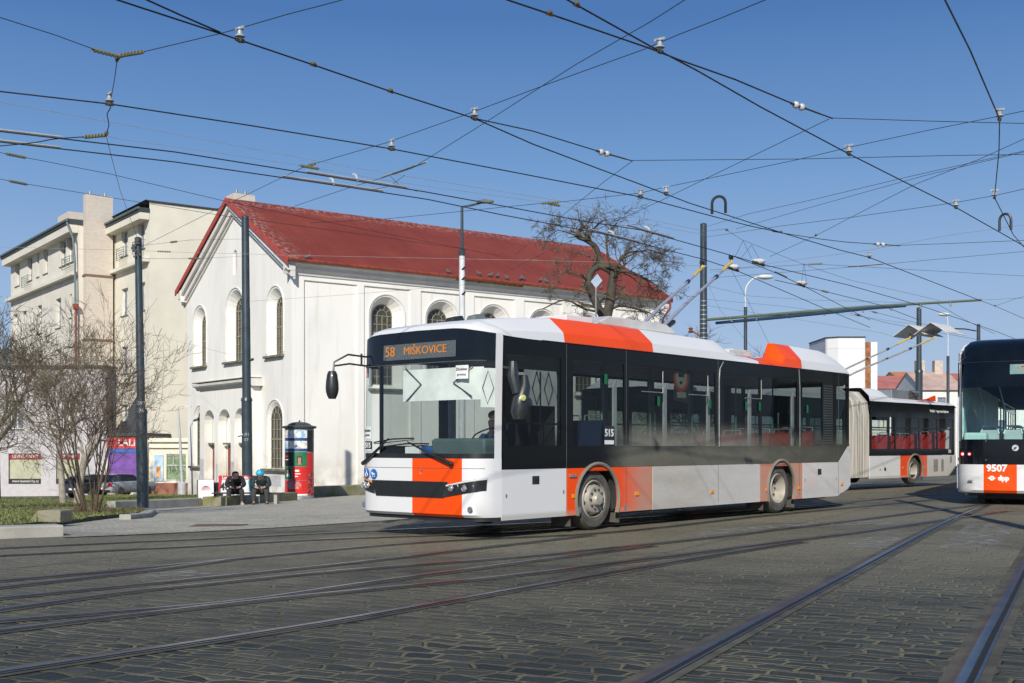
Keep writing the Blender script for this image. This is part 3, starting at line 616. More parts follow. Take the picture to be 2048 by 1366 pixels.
for i, w in enumerate(sh):
    b = MB(); b.prism(rect(*w), Vector((0, .2, 0)), X3, Z3, nl*.02); f_ = b.build('shop_window', scr, annex, smooth=0)
    b = MB(); b.box((w[0], .12, w[3]-.38), (w[2], .16, w[3])); b.build('sign_board', M('dark red sign', (.32, .02, .03), .5), f_)
    b = MB(); b.box((w[0], .12, w[1]), (w[2], .16, w[1]+.35)); b.build('sign_strip', black, f_)
    text('lettering', 'LEVNÉ KNIHY', .34, M('white lettering', (.75, .75, .75), .6), f_, ((w[0]+w[2])/2, .11, w[3]-.2), X3, Z3, sx=.85 if i != 1 else .6)
    text('lettering', 'www.levneknihy.cz', .26, MATS['white lettering'], f_, ((w[0]+w[2])/2, .11, w[1]+.19), X3, Z3, sx=.9 if i != 1 else .6)
for w in up_: bwin(annex, O, X3, nl, *w, .2)
# ---- shop front under the cream block
sx0 = atd(213, 0, 78).x; sx1 = atd(296, 0, 78).x; front = empty('shop_kiosk', (sx0, 78, 0), 0, 'small shop front with a red sign and purple shutter behind the shrubs', 'shop')
w_ = sx1-sx0; zt = lambda y_: CH-(y_-HY)/F*78
b = MB(); b.box((0, 0, -3.6), (w_, 6, zt(872))); b.build('wall', cream, front); b = MB(); b.box((-.1, -.3, zt(872)), (w_+.1, 6, zt(866))); b.build('roof', slate, front)
b = MB(); b.box((.05, -.12, zt(897)), (w_-.1, -.01, zt(875))); sg = b.build('sign_board', M('red sign', (.55, .03, .04), .5), front); text('lettering', 'LALI', .62, MATS['white lettering'], sg, (w_*.5, -.125, (zt(897)+zt(875))/2), X3, Z3, fatten=.01)
b = MB(); [b.box((.1, -.06-.015*(k % 2), zt(960)+.18*k), (w_-.35, -.01, zt(960)+.18*k+.17)) for k in range(10)]; b.build('roller_shutter', M('purple shutter', (.17, .07, .33), .5, var=.25, vs=2), front)
b = MB(); b.box((.1, -.09, zt(960)+1.82), (w_-.1, -.01, zt(960)+2.1)); b.box((w_-.33, -.05, zt(960)), (w_-.15, -.01, zt(960)+1.8)); b.build('shutter_frame', M('blue frame', (.03, .12, .42), .5), front)
def lowwall():
    o = empty('shop_kiosk', (0, 0, 0), 0, 'cream ground floor front with a green shop window beside the church', 'shop')
    x0 = atd(298, 0, 76).x; x1 = atd(392, 0, 76).x; zq = lambda y_: CH-(y_-HY)/F*76
    hs_ = [rect(atd(333, 0, 76).x, zq(962), atd(372, 0, 76).x, zq(908))]
    b = MB(); b.holes(Vector((0, 76, 0)), X3, Z3, nl, rect(x0, -3.4, x1, zq(876)), [(h, h, .15) for h in hs_]); b.box((x0, 76.2, -3.4), (x1, 80, zq(876)-.01)); b.build('wall', cream, o, smooth=0, fix=False)
    b = MB(); b.box((x0, 75.8, zq(884)), (x1, 76, zq(880))); b.box((x0, 75.85, zq(896)), (x1, 76, zq(893))); b.build('string_course', cream, o)
    b = MB(); b.box((x0, 75.9, -3.4), (x1, 75.995, zq(966))); b.build('plinth', M('brick red plinth', (.28, .12, .08), .8), o)
    b = MB(); b.prism(hs_[0], Vector((0, 76.15, 0)), X3, Z3, nl*.02); wnd = b.build('shop_window', M('green shop glass', (.22, .3, .17), .3, var=.3), o)
    b = MB(); xa, xb = hs_[0][0][0], hs_[0][1][0]; za, zb = hs_[0][0][1], hs_[0][2][1]
    for z_ in (za+.05, zb-.75, zb-.05): b.box((xa, 76.06, z_-.05), (xb, 76.12, z_+.05))
    for k in range(4): x_ = xa+(xb-xa)*k/3; b.box((x_-.03, 76.06, zb-.75), (x_+.03, 76.12, zb))
    b.build('frame', M('grey window frame', (.45, .47, .45), .5), wnd)
    text('lettering', 'JÁJA', .62, M('dark green lettering', (.05, .09, .05), .6), wnd, ((xa+xb)/2, 76.12, za+.75), X3, Z3, sx=.85)
    b = MB(); b.box((atd(309, 0, 76).x, 75.93, zq(962)), (atd(327, 0, 76).x, 75.99, zq(910))); ps = b.build('poster', M('pale blue poster', (.4, .55, .72), .6, var=.3, vs=1.5), o)
    b = MB(); b.box((atd(313, 0, 76).x, 75.91, zq(955)), (atd(322, 0, 76).x, 75.925, zq(932))); b.build('poster_picture', M('orange poster print', (.6, .3, .12), .6, var=.5, vs=4), ps)
lowwall()

# ================================================================ VEHICLES
w_paint = dusty('white coach paint', WHITE, near=3, amt=1.0, zt=1.75); o_paint = dusty('orange coach paint', ORANGE, near=0, coat=.08, spec=.3, amt=1.0, s0=2.75, zt=1.7)
w_clean = M('clean white paint', WHITE, .42, var=.02, vs=.5, coat=.0); o_clean = M('clean orange paint', ORANGE, .35, var=.04, vs=.8, coat=.08, spec=.3)
band = dusty('black side band', (.006, .007, .007), .3, zt=1.62, w=.45, amt=.8, coat=0, near=7, spec=.22, dc=(.19, .185, .15), s0=2.3)
gl_side = glass('tinted side glass', (.5, .54, .53), .4, (2.3, 1.78), .1); gl_front = glass('windscreen glass', (.84, .89, .88), .9)
gl_black = M('black glazed panel', (.004, .006, .009), .1, var=.2, coat=.15, spec=.35)
seam_m = M('panel seam', (.09, .09, .09), .7); chrome = M('bright metal', (.6, .6, .6), .2, .9)
lens = glass('lamp lens', (.8, .85, .9), .9); amber = M('amber lens', (.75, .28, .02), .25); int_grey = M('interior grey panel', (.42, .43, .44), .6); int_dark = M('interior dark', (.03, .033, .035), .7)
redseat = M('red seat fabric', (.36, .022, .02), .7); blueseat = M('blue seat fabric', (.02, .045, .12), .7); rim_m = M('dusty painted rim', (.4, .37, .32), .5, .2, var=.15, vs=4)
wht = M('sticker white', (.75, .75, .75), .5); dkt = M('sticker dark', (.02, .025, .03), .5); blu = M('sticker blue', (.01, .13, .5), .4)
led = emit('amber led', (1, .36, .06), .75)
WHITE_C = (.66, .66, .68)
def wheel(parent, s, v, r=.475, wdt=.28, front=True):
    """axis along local y; outer face towards -y"""
    w = empty('wheel', (s, v, r)); w.parent = parent
    b = MB(); b.lathe([(r*.62, -wdt/2+.03), (r*.7, -wdt/2), (r*.9, -wdt/2+.005), (r*.975, -wdt/2+.04), (r, -wdt/2+.07), (r, wdt/2-.07), (r*.975, wdt/2-.04), (r*.9, wdt/2), (r*.62, wdt/2-.02)], ax=(0, 1, 0), n=48); b.build('tyre', rubber, w, smooth=30)
    b = MB()
    if front: prof = [(r*.64, -wdt/2+.02), (r*.6, -wdt/2+.0), (r*.58, -wdt/2+.03), (r*.56, -wdt/2+.1), (r*.52, -wdt/2+.06), (r*.46, -wdt/2-.02), (r*.42, -wdt/2-.035), (r*.24, -wdt/2-.035), (r*.22, -wdt/2-.07), (r*.18, -wdt/2-.1), (r*.15, -wdt/2-.105), (0.001, -wdt/2-.1)]
    else: prof = [(r*.64, -wdt/2+.02), (r*.6, -wdt/2), (r*.57, -wdt/2+.04), (r*.55, -wdt/2+.2), (r*.3, -wdt/2+.2), (r*.28, -wdt/2+.16), (0.001, -wdt/2+.16)]
    b.lathe(prof, ax=(0, 1, 0), n=40); rm = b.build('rim', rim_m, w, smooth=30)
    yb = -wdt/2-.045 if front else -wdt/2+.185
    for k in range(10 if parent is bus else 0):
        a = k*math.pi/5; nb = MB(); rr = r*(.33 if front else .43); c = Vector((math.cos(a)*rr, yb, math.sin(a)*rr)); nb.lathe([(.02, 0), (.018, -.025), (.001, -.03)], o=c+Vector((0, .01, 0)), ax=(0, 1, 0), n=6); nb.build('nut', M('dark nut', (.1, .09, .08), .5, .5), rm)
    if front:
        for k in range(8):
            a = k*math.pi/4+.2; hb = MB(); c = Vector((math.cos(a)*r*.5, -wdt/2+.03, math.sin(a)*r*.5)); hb.ball(c, .032, 8, 5, (1, .8, 1)); hb.build('hand_hole', int_dark, rm)
    return w
def side_poly(s0, s1, z0, z1, arches=(), ra=.56, zc=.475):
    """outline of a side panel with wheel arch cut from the lower edge"""
    p = [(s1, z1), (s0, z1), (s0, z0)]
    for c in arches:
        a0 = math.asin(min(1, max(-1, (z0-zc)/ra))); n = 18
        for i in range(n+1): a = math.pi-a0+(a0*2-math.pi)*i/n; p.append((c+ra*math.cos(a), zc+ra*math.sin(a)))
    p.append((s1, z0)); return p
EY = Y3
def housing(parent, c, v, n_):
    b = MB(); arc = [(c+.58*math.cos(math.pi*i/16), .475+.58*math.sin(math.pi*i/16)) for i in range(17)]; arc = [(c+.58, .3)]+arc+[(c-.58, .3)]
    b.grid([[Vector((x, v-n_*q, z)) for x, z in arc] for q in (.03, .46)]); b.add([Vector((x, v-n_*.46, z)) for x, z in arc], [tuple(range(len(arc)))]); b.build('wheel_housing', int_dark, parent)
def both(fn, Wd):                           # the same panel on both flanks
    for v, n_ in ((0, -1), (Wd, 1)): fn(v, n_)
def seat(parent, s, v, z, mat, face=-1):
    b = MB(); b.prism([(-.2, 0), (.22, 0), (.22, .08), (.2, .1), (-.16, .1), (-.2, .08)], Vector((s, v-.21, z)), X3*face*-1, Z3, Y3*.42)
    b.prism([(.15, .05), (.22, .02), (.3, .62), (.28, .72), (.22, .72)], Vector((s, v-.21, z)), X3*face*-1, Z3, Y3*.42); st_ = b.build('seat', mat, parent, bevel=.03)
    b = MB(); b.tube([(s-face*.28, v-.19, z+.5), (s-face*.3, v-.17, z+.8), (s-face*.3, v+.17, z+.8), (s-face*.28, v+.19, z+.5)], .014, 5); b.tube([(s, v, z), (s, v, z-.35)], .03, 6); b.build('grab_handle', int_grey, st_)
    return st_
def roof_loft(parent, st, Wd, cols, mats, name='roof', bulge=None, well=None):
    """st = (s, base z, top z); cols = (s0, s1) ranges painted orange"""
    prof = [(0, 0), (.025, .36), (.05, .44), (.29, .95), (.34, .99), (.42, 1.0), (.52, 1.0), (Wd/2-.02, 1.0)]; prof = prof+[(Wd-a, c) for a, c in reversed(prof[:-1])]
    rows = []
    for s, zb, H in st:
        row = []
        for v, f_ in prof:
            du = bulge(v, s) if bulge else 0
            if well and well[0] <= s <= well[1] and abs(v-Wd/2) < Wd/2-.41: f_ = (well[2]-zb)/(H-zb) if abs(v-Wd/2) < Wd/2-.5 else f_
            row.append(Vector((s+du, v, zb+(H-zb)*f_+(crown(v)*max(0, 1-s/.7) if bulge and s < .7 else 0))))
        rows.append(row)
    b = MB()
    for i in range(len(rows)-1):
        sm_ = (st[i][0]+st[i+1][0])/2; b.k = 1 if any(a <= sm_ <= c for a, c in cols) else 0; b.grid([rows[i], rows[i+1]])
    b.k = 0; n = len(prof); b.add(rows[-1], [tuple(range(n))])
    return b.build(name, mats, parent, smooth=17)

BA = math.atan2(.7606, .649)
bus = empty('trolleybus', (-.148, 16.45, 0), BA, 'white and orange trolleybus number 515 in the foreground with its poles on the wires', 'trolleybus')
BW, BL, ZT, ZB, ZM = 2.55, 11.62, 2.86, .25, .97
W1s, W2s = 2.284, 8.332
def uf(v): t = abs((v-BW/2)/(BW/2)); return -.48*math.sqrt(max(0, 1-t**9))
def rake(z): return 0 if z < .95 else .04*((z-.95)/1.95)**1.6
def crown(v): t = abs((v-BW/2)/(BW/2)); return .085*(1-t**4)
def urr(v): t = abs((v-BW/2)/(BW/2)); return .14*math.sqrt(max(0, 1-t**5))
# lower flank panels
segs = [(.0, 1.5, w_paint, ()), (1.515, 3.82, o_paint, (W1s,)), (3.83, 7.48, w_paint, ()), (7.49, 9.25, o_paint, (W2s,)), (9.26, 10.9, w_paint, ())]
for v, n_ in ((0, -1), (BW, 1)):
    for s0, s1, m_, ar in segs:
        b = MB(); b.prism(side_poly(s0, s1, ZB+.0, ZM, ar), Vector((0, v, 0)), X3, Z3, Y3*-n_*.04); b.build('side_panel', m_, bus, smooth=30, bevel=.006)
    b = MB(); b.prism([(10.91, ZM), (10.91, ZB+.02), (11.35, ZB+.13), (11.5, ZB+.22), (11.5, 1.3), (11.37, 1.3)], Vector((0, v, 0)), X3, Z3, Y3*-n_*.04); b.build('side_panel', w_paint, bus, bevel=.006)
    # arch lips
    for c in (W1s, W2s):
        b = MB(); pts = []
        a0 = math.asin((ZB-.475)/.56)
        for i in range(25): a = math.pi-a0+(a0*2-math.pi)*i/24; pts.append((c+.56*math.cos(a), v+n_*.008, .475+.56*math.sin(a)))
        b.tube(pts, .03, 6); b.build('wheel_arch', M('dusty arch rubber', (.2, .185, .155), .85), bus)
        housing(bus, c, v, n_)
        wheel(bus, c, .2 if n_ < 0 else BW-.2, front=(c == W1s)) if n_ < 0 else None
    if n_ > 0:
        for c in (W1s, W2s):
            w = wheel(bus, c, BW-.2, front=(c == W1s)); w.rotation_euler = (0, 0, math.pi)
# black window band with openings
panes = [(.1, 1.36), (1.66, 3.0), (3.14, 5.84), (6.02, 7.46), (7.56, 9.0), (9.2, 10.12), (10.72, 11.3)]
bandseg = [(.04, 1.49, [panes[0]]), (1.5, 3.06, [panes[1]]), (3.065, 5.93, [panes[2]]), (5.945, 9.1, panes[3:5]), (9.11, 10.68, [panes[5]])]
for v, n_ in ((0, -1), (BW, 1)):
    o_ = Vector((0, v+n_*.0, 0)); nr = Vector((0, n_, 0))
    for s0, s1, pp in bandseg:
        b = MB(); b.holes(o_, X3, Z3, nr, rect(s0, ZM+.005, s1, ZT), [(rect(a, 1.31, c, 2.62), rect(a, 1.31, c, 2.62), .03) for a, c in pp], .04); b.build('window_band', band, bus, smooth=0, fix=False)
    b = MB(); b.holes(o_, X3, Z3, nr, [(10.69, ZM+.005), (10.9, ZM+.005), (11.36, 1.31), (11.42, 1.31), (11.42, ZT), (10.69, ZT)], [(rect(10.8, 1.34, 11.3, 2.62), rect(10.8, 1.34, 11.3, 2.62), .03)], .04); b.build('window_band', band, bus, smooth=0, fix=False)
    for a, c in panes[:-1]+[(10.8, 11.3)]:
        b = MB(); b.add([o_+X3*a+Z3*1.31-nr*.008, o_+X3*c+Z3*1.31-nr*.008, o_+X3*c+Z3*2.62-nr*.008, o_+X3*a+Z3*2.62-nr*.008], [(0, 1, 2, 3)]); b.build('side_window', gl_side, bus, smooth=0)
for s_ in (3.5, 4.95, 6.9):                  # small tilting vents
    b = MB(); b.tube([(s_, -.006, 2.2), (s_+.62, -.006, 2.2), (s_+.62, -.006, 2.56)], .011, 4); b.build('vent_window_frame', steel, bus)
b = MB(); [b.box((10.18, -.012, 1.36+.052*k), (10.6, -.002, 1.36+.052*k+.02)) for k in range(24)]; b.build('louvre', M('louvre grey', (.08, .085, .085), .5), bus)
for s_ in (1.495, 3.062, 5.94, 9.105, 10.9):
    b = MB(); b.box((s_-.004, -.003, ZB+.05), (s_+.004, .003, ZT)); b.build('panel_seam', seam_m, bus)
b = MB(); b.tube([(6.1, -.014, 2.83), (5.98, -.014, 2.7), (5.955, -.014, 2.5), (5.955, -.014, 1.3)], .011, 5); b.build('window_trim', steel, bus)
b = MB(); b.tube([(9.06, -.012, 2.84), (9.1, -.012, 2.5), (9.1, -.012, 1.3)], .01, 5); b.build('window_trim', steel, bus)
# roof
sts = []
for s, zb, H in ((0, 2.88, 2.895), (.06, 2.875, 2.97), (.16, 2.87, 3.03), (.35, 2.865, 3.1), (.65, 2.86, 3.18), (1.05, ZT, 3.23), (1.45, ZT, 3.27), (1.47, ZT, 3.272), (2.4, ZT, 3.28), (3.85, ZT, 3.28), (3.87, ZT, 3.28), (5.94, ZT, 3.26), (6.25, ZT, 3.255), (6.4, ZT, 3.22), (6.68, ZT, 3.06), (6.8, ZT, 3.03), (7.45, ZT, 3.02), (7.47, ZT, 3.02), (8.38, ZT, 3.02), (8.42, ZT, 3.05), (8.55, ZT, 3.34), (8.57, ZT, 3.36), (9.2, ZT, 3.36), (9.22, ZT, 3.36), (10.6, ZT, 3.34), (10.95, ZT, 3.29), (11.2, ZT, 3.2), (11.36, ZT, 3.05), (11.44, ZT, 2.88)): sts.append((s, zb, H))
roof = roof_loft(bus, sts, BW, [(1.45, 3.86), (7.46, 9.21)], [w_clean, o_clean], bulge=lambda v, s: (uf(v)+rake(2.89))*max(0, 1-s/1.05)**1.0 if s < 1.05 else (urr(v) if s > 11 else 0), well=(8.5, 10.7, 3.08))
b = MB(); b.tube([(.9, -.004, ZT), (11.3, -.004, ZT)], .008, 4); b.build('drip_rail', black, bus)
# front
vs_ = [0, .012, .03, .06, .1, .16, .25, .33, .45, .62, .85, 1.1, 1.3, 1.6, 1.8, 2.0, 2.13, 2.3, 2.4, 2.45, 2.49, 2.52, 2.538, 2.55]
def face(z0, z1, va=0, vb=9, nz=4, dz=0., push=0.):
    vv = [v for v in vs_ if va-1e-6 <= v <= vb+1e-6]
    return [[Vector((uf(v)+rake(z0+(z1-z0)*j/nz)-push, v, z0+(z1-z0)*j/nz)) for v in vv] for j in range(nz+1)]
def fpt(v, z, push=0.): return Vector((uf(v)+rake(z)-push, v, z))
b = MB()
for a, c, k in ((0, .33, 0), (.33, 1.3, 1), (1.3, 9, 0)):
    b.k = k; zz_ = [.3, .34, .55, .75, .97, 1.04, 1.13]; vv = [v for v in vs_ if a-1e-6 <= v <= c+1e-6]
    b.grid([[Vector((uf(v)+rake(z)+(.05 if z < .32 else 0), v, z)) for v in vv] for z in zz_])
b.build('front_panel', [w_clean, o_clean], bus, smooth=40)
b = MB(); b.grid([[Vector((uf(v)+.09, v, z)) for v in vs_] for z in (.245, .31)]); b.build('bumper_underside', black, bus)
b = MB(); b.grid(face(1.13, 1.2, nz=2)); b.build('windscreen_sill', black, bus)
b = MB(); b.grid(face(1.2, 2.5, .012, 2.545, 8)); b.build('windscreen', gl_front, bus)
b = MB(); b.grid([[fpt(v, 2.5+(.39+crown(v))*j/4) for v in vs_ if .012 <= v <= 2.55] for j in range(5)]); hd = b.build('header_panel', gl_black, bus)
for a, c in ((0, .012), (2.54, 2.55)):
    b = MB(); b.grid(face(1.13, 2.895, a, c, 8, push=.004)); b.build('windscreen_pillar', w_clean, bus)
b = MB(); b.tube([fpt(v, 2.5, .004) for v in vs_ if .06 <= v <= 2.49], .008, 4); b.build('windscreen_seam', seam_m, bus)
b = MB(); b.tube([fpt(v, .99, .0) for v in vs_ if .06 <= v <= 2.49], .004, 4); b.build('panel_seam', seam_m, bus)
# destination display
def fpanel(v0, v1, z0, z1, push, n=6):
    return [[fpt(v1+(v0-v1)*i/n, z, push) for i in range(n+1)] for z in (z0, z1)]
b = MB(); b.grid(fpanel(.46, 1.93, 2.57, 2.8, .008)); dp = b.build('destination_display', M('display matrix', (.09, .105, .11), .25, var=.3, vs=60), bus)
def ftext(s, v, z, size, mat, parent, push=.012, sx=1., fat=0., dv=.1):
    a, c = fpt(v+dv, z, push), fpt(v-dv, z, push); ex = (c-a).normalized(); up = (fpt(v, z+.05, push)-fpt(v, z-.05, push)).normalized()
    return text('lettering', s, size, mat, parent, (a+c)/2, ex, up, sx=sx, fatten=fat)
ftext('58', 1.79, 2.69, .21, led, dp); ftext('MIŠKOVICE', 1.07, 2.69, .165, led, dp, sx=1.05)
# grille and lamps
def fquad(name, q, mat, push, parent=bus):
    n = 8; top = [fpt(q[0][0]+(q[1][0]-q[0][0])*i/n, q[0][1]+(q[1][1]-q[0][1])*i/n, push) for i in range(n+1)]; bot = [fpt(q[3][0]+(q[2][0]-q[3][0])*i/n, q[3][1]+(q[2][1]-q[3][1])*i/n, push) for i in range(n+1)]
    b = MB(); b.grid([top, bot]); return b.build(name, mat, parent, smooth=40)
fquad('grille', [(2.16, .8), (.58, .8), (.66, .57), (2.06, .57)], M('grille black', (.014, .016, .016), .5), .012)
for q, w2_ in (([(.6, .76), (.04, .86), (.045, .68), (.68, .58)], (.5, .27)), ([(2.5, .86), (2.14, .78), (2.08, .6), (2.5, .68)], (2.38, 2.24))):
    h = fquad('headlight', q, M('headlight housing', (.02, .022, .025), .15, coat=.8), .015)
    for v_ in w2_:
        z_ = .715; c = fpt(v_, z_, .028); b = MB(); b.ball(c, .036, 12, 8, (.6, 1, 1)); b.build('projector_lens', M('projector lens', (.55, .58, .62), .08, .6), h)
        b = MB(); b.tube([c+Vector((-.01, math.cos(a)*.05, math.sin(a)*.045)) for a in [i*math.pi/3 for i in range(6)]], .007, 4, closed=True); b.build('lamp_bezel', chrome, h)
    b = MB(); m0, m1 = q[0], q[1]; pts = [fpt(m0[0]+(m1[0]-m0[0])*i/8, m0[1]-.015+(m1[1]-m0[1])*i/8, .02) for i in range(9)]; b.tube(pts, .012, 5); b.build('running_light', wht if q[0][0] < 1 else amber, h)
    for k in range(4):
        v_ = q[0][0]+(q[1][0]-q[0][0])*(.2+.2*k); b = MB(); c = fpt(v_, .735, .02); b.tube([c+Vector((0, .02, -.03)), c, c+Vector((0, .02, .03))], .004, 4); b.build('lamp_detail', chrome, h)
for v_ in (.2, 2.44):
    b = MB(); c = fpt(v_, .42, .025); b.lathe([(.045, 0), (.042, .012), (.03, .015), (.001, .008)], o=c+X3*.012, ax=(-1, 0, 0), n=16); b.build('fog_lamp', chrome, bus)
# stickers on the front
for v_, nm in ((2.45, 'person'), (2.29, 'chair'), (2.11, 'pram')):
    c = fpt(v_, .9 if nm != 'pram' else .89, .012); a = fpt(v_+.03, .9, .012); e_ = (fpt(v_-.05, .9, .012)-a).normalized(); nn = e_.cross(Z3)
    b = MB(); b.lathe([(.075, 0), (.075, .003), (.001, .003)], o=c, ax=nn, n=24); s_ = b.build('round_sticker', blu, bus)
    b = MB(); c2 = c+nn*.006
    if nm == 'person': b.tube([c2-Z3*.045, c2+Z3*.02], .012, 5); b.ball(c2+Z3*.04, .012, 8, 5)
    elif nm == 'chair': b.tube([c2+e_*.0+Z3*.03, c2-Z3*.005, c2+e_*.025-Z3*.008, c2+e_*.035-Z3*.035], .007, 5); b.ball(c2+Z3*.045, .01, 8, 5); b.tube([c2+e_*(-.008+.028*math.cos(t))+Z3*(-.022+.028*math.sin(t)) for t in [math.pi*(.6+.12*i) for i in range(11)]], .006, 4)
    else: b.prism([(-.045, .03), (-.045, 0), (-.02, -.015), (.025, -.015), (.04, .01), (.0, .01), (-.01, .03)], c2, e_, Z3, nn*.002); b.ball(c2-e_*.02-Z3*.035, .01, 8, 5); b.ball(c2+e_*.02-Z3*.035, .01, 8, 5)
    b.build('pictogram', wht, s_, smooth=0)
def fsheet(name, v0, v1, z0, z1, mat, push, parent=bus):
    b = MB(); b.grid(fpanel(v0, v1, z0, z1, push, 3)); return b.build(name, mat, parent)
s_ = fsheet('paper_notice', 2.18, 2.38, 1.42, 1.6, wht, .012); ftext('Zkušební', 2.28, 1.54, .05, dkt, s_, .016, dv=.03); ftext('provoz', 2.28, 1.475, .05, dkt, s_, .016, dv=.03)
s_ = fsheet('number_plate_sticker', 2.15, 2.37, 1.23, 1.38, dkt, .012); ftext('515', 2.26, 1.315, .11, wht, s_, .016, dv=.03, fat=.003); fsheet('sticker_strip', 2.16, 2.36, 1.235, 1.26, wht, .015, s_)
s_ = fsheet('paper_notice', .24, .45, 2.25, 2.44, wht, .012); ftext('Zkušební', .345, 2.385, .052, dkt, s_, .016, dv=.03); ftext('provoz', .345, 2.31, .052, dkt, s_, .016, dv=.03)
# wipers
for pts, in ((([fpt(2.36, 1.05, .05), fpt(1.95, 1.27, .06), fpt(1.75, 1.42, .05)]),), (([fpt(.48, 1.06, .05), fpt(.95, 1.22, .06), fpt(1.35, 1.37, .05)]),)):
    b = MB(); b.tube(pts, [.028, .02, .01], 6); b.ball(pts[0], .035, 10, 6); w_ = b.build('wiper_arm', black, bus)
for p0, p1 in ((fpt(2.1, 1.36, .02), fpt(1.25, 1.42, .02)), (fpt(1.85, 1.3, .02), fpt(.95, 1.34, .02))):
    b = MB(); b.tube([p0, (p0+p1)/2+Vector((-.02, 0, .02)), p1], .011, 5); b.tube([p0-Z3*.02, p1-Z3*.02], .006, 4); b.build('wiper_blade', black, bus)
b = MB(); cw = fpt(1.1, .93, .01); b.tube([cw+Vector((0, -.02+.05*math.cos(t), .035*math.sin(t))) for t in [math.pi*(-.5+.12*i) for i in range(10)]], .004, 4); b.build('front_wire_hook', M('grey hook', (.3, .3, .3), .5), bus)
# mirrors
def mirror(name, arm, c, hh, ww, rot):
    b = MB(); [b.tube(a, .016, 6) for a in arm]; m = b.build('mirror_arm', black, bus)
    b = MB(); prof = []
    for i in range(9):
        t = i/8; w = ww*(.75+.35*math.sin(math.pi*min(1, t*1.1+.05)))*(1 if t < .88 else .75); prof.append(Vector(c)+Z3*(hh*(t-.5)))
    b.tube(prof, [ww*k for k in (.28, .42, .5, .53, .52, .5, .46, .42, .3)], 12)
    o = b.build('mirror', M('mirror shell', (.02, .024, .026), .4, coat=.3), bus); o.scale = (1, 1, 1); return o
mp = fpt(2.5, 2.6); 
mirror('mirror', [[mp+Vector((0, 0, .07)), mp+Vector((-.3, .13, .1)), mp+Vector((-.5, .22, -.02)), mp+Vector((-.52, .22, -.2))], [mp+Vector((0, 0, -.07)), mp+Vector((-.28, .12, -.04)), mp+Vector((-.5, .22, -.08))], [mp+Vector((-.1, .05, .12)), mp+Vector((-.1, .05, -.06))]], mp+Vector((-.53, .23, -.37)), .42, .19, 0)
b = MB(); b.tube([(.06, -.16, 2.5), (.06, -.16, 2.3), (.1, -.2, 2.05)], [.05, .085, .07], 10); b.tube([(.24, -.22, 2.3), (.22, -.24, 2.15), (.15, -.22, 1.95), (.13, -.21, 1.78), (.13, -.21, 1.68)], [.05, .085, .12, .125, .09], 12); b.tube([(.04, 0, 2.42), (.06, -.15, 2.4)], .02, 6); mr = b.build('mirror', MATS['mirror shell'], bus)
b = MB(); b.lathe([(.045, 0), (.04, .006), (.001, .006)], o=(.08, -.335, 1.98), ax=(-.35, -1, 0), n=16); b.build('blind_spot_dot', M('pale yellow dot', (.6, .62, .2), .5), mr)
b = MB(); c = fpt(2.5, 2.45, .015); b.box(c-Vector((.01, .02, .1)), c+Vector((.01, .02, .12))); b.build('marker_strip', M('salmon strip', (.6, .25, .18), .4), bus)
# flank details
for s_, z_ in ((1.68, .545), (3.36, .53), (5.72, .49), (7.75, .47), (9.08, .47), (11.05, .5)):
    b = MB(); b.box((s_-.055, -.016, z_-.03), (s_+.055, 0, z_+.03)); b.build('side_marker', amber, bus, bevel=.005)
for s_, z_ in ((.76, .81), (10.0, .78)):
    b = MB(); b.box((s_-.08, -.008, z_-.06), (s_+.08, 0, z_+.06)); h = b.build('hatch_recess', black, bus, bevel=.008); b = MB(); b.box((s_-.05, -.02, z_), (s_+.05, -.008, z_+.03)); b.build('hatch_handle', black, h, bevel=.004)
b = MB(); b.box((1.56, -.02, .83), (1.74, 0, .875)); b.build('badge', chrome, bus, bevel=.006)
for s_ in (1.82, 3.03): b = MB(); b.box((s_-.03, -.006, .28), (s_+.03, 0, .37)); b.build('label_sticker', steel, bus)
for s_, z_ in ((.1, .6), (1.42, .62), (9.35, .62), (10.8, .62)): b = MB(); b.box((s_-.015, -.006, z_-.025), (s_+.015, 0, z_+.025)); b.build('lock', steel, bus)
b = MB(); b.box((1.55, -.012, 1.315), (1.56, -.011, 1.316)); 
b = MB(); b.box((2.44, -.011, 1.32), (2.72, -.009, 1.62)); s_ = b.build('number_sticker', dkt, bus); text('lettering', '515', .16, wht, s_, (2.58, -.013, 1.51), X3, Z3, fatten=.005); b = MB(); b.box((2.455, -.0125, 1.335), (2.705, -.0115, 1.4)); b.build('sticker_strip', wht, s_)
for s_ in (2.45, 3.95, 5.6, 6.9, 7.42, 9.4):
    z_ = 1.98 if s_ > 3 else 2.28; b = MB(); b.box((s_, -.009, z_), (s_+.085, -.0085, z_+.16)); b.build('exit_sticker', M('green sticker', (.008, .12, .045), .5), bus)
for s_ in (2.85, 4.32, 5.74, 7.24, 8.98):
    b = MB(); b.prism([(s_, 1.3), (s_+.09, 1.3), (s_+.09, 2.38), (s_, 2.26)], Vector((0, .1, 0)), X3, Z3, Y3*.03); b.build('window_post', M('pale window post', (.8, .8, .82), .6), bus)
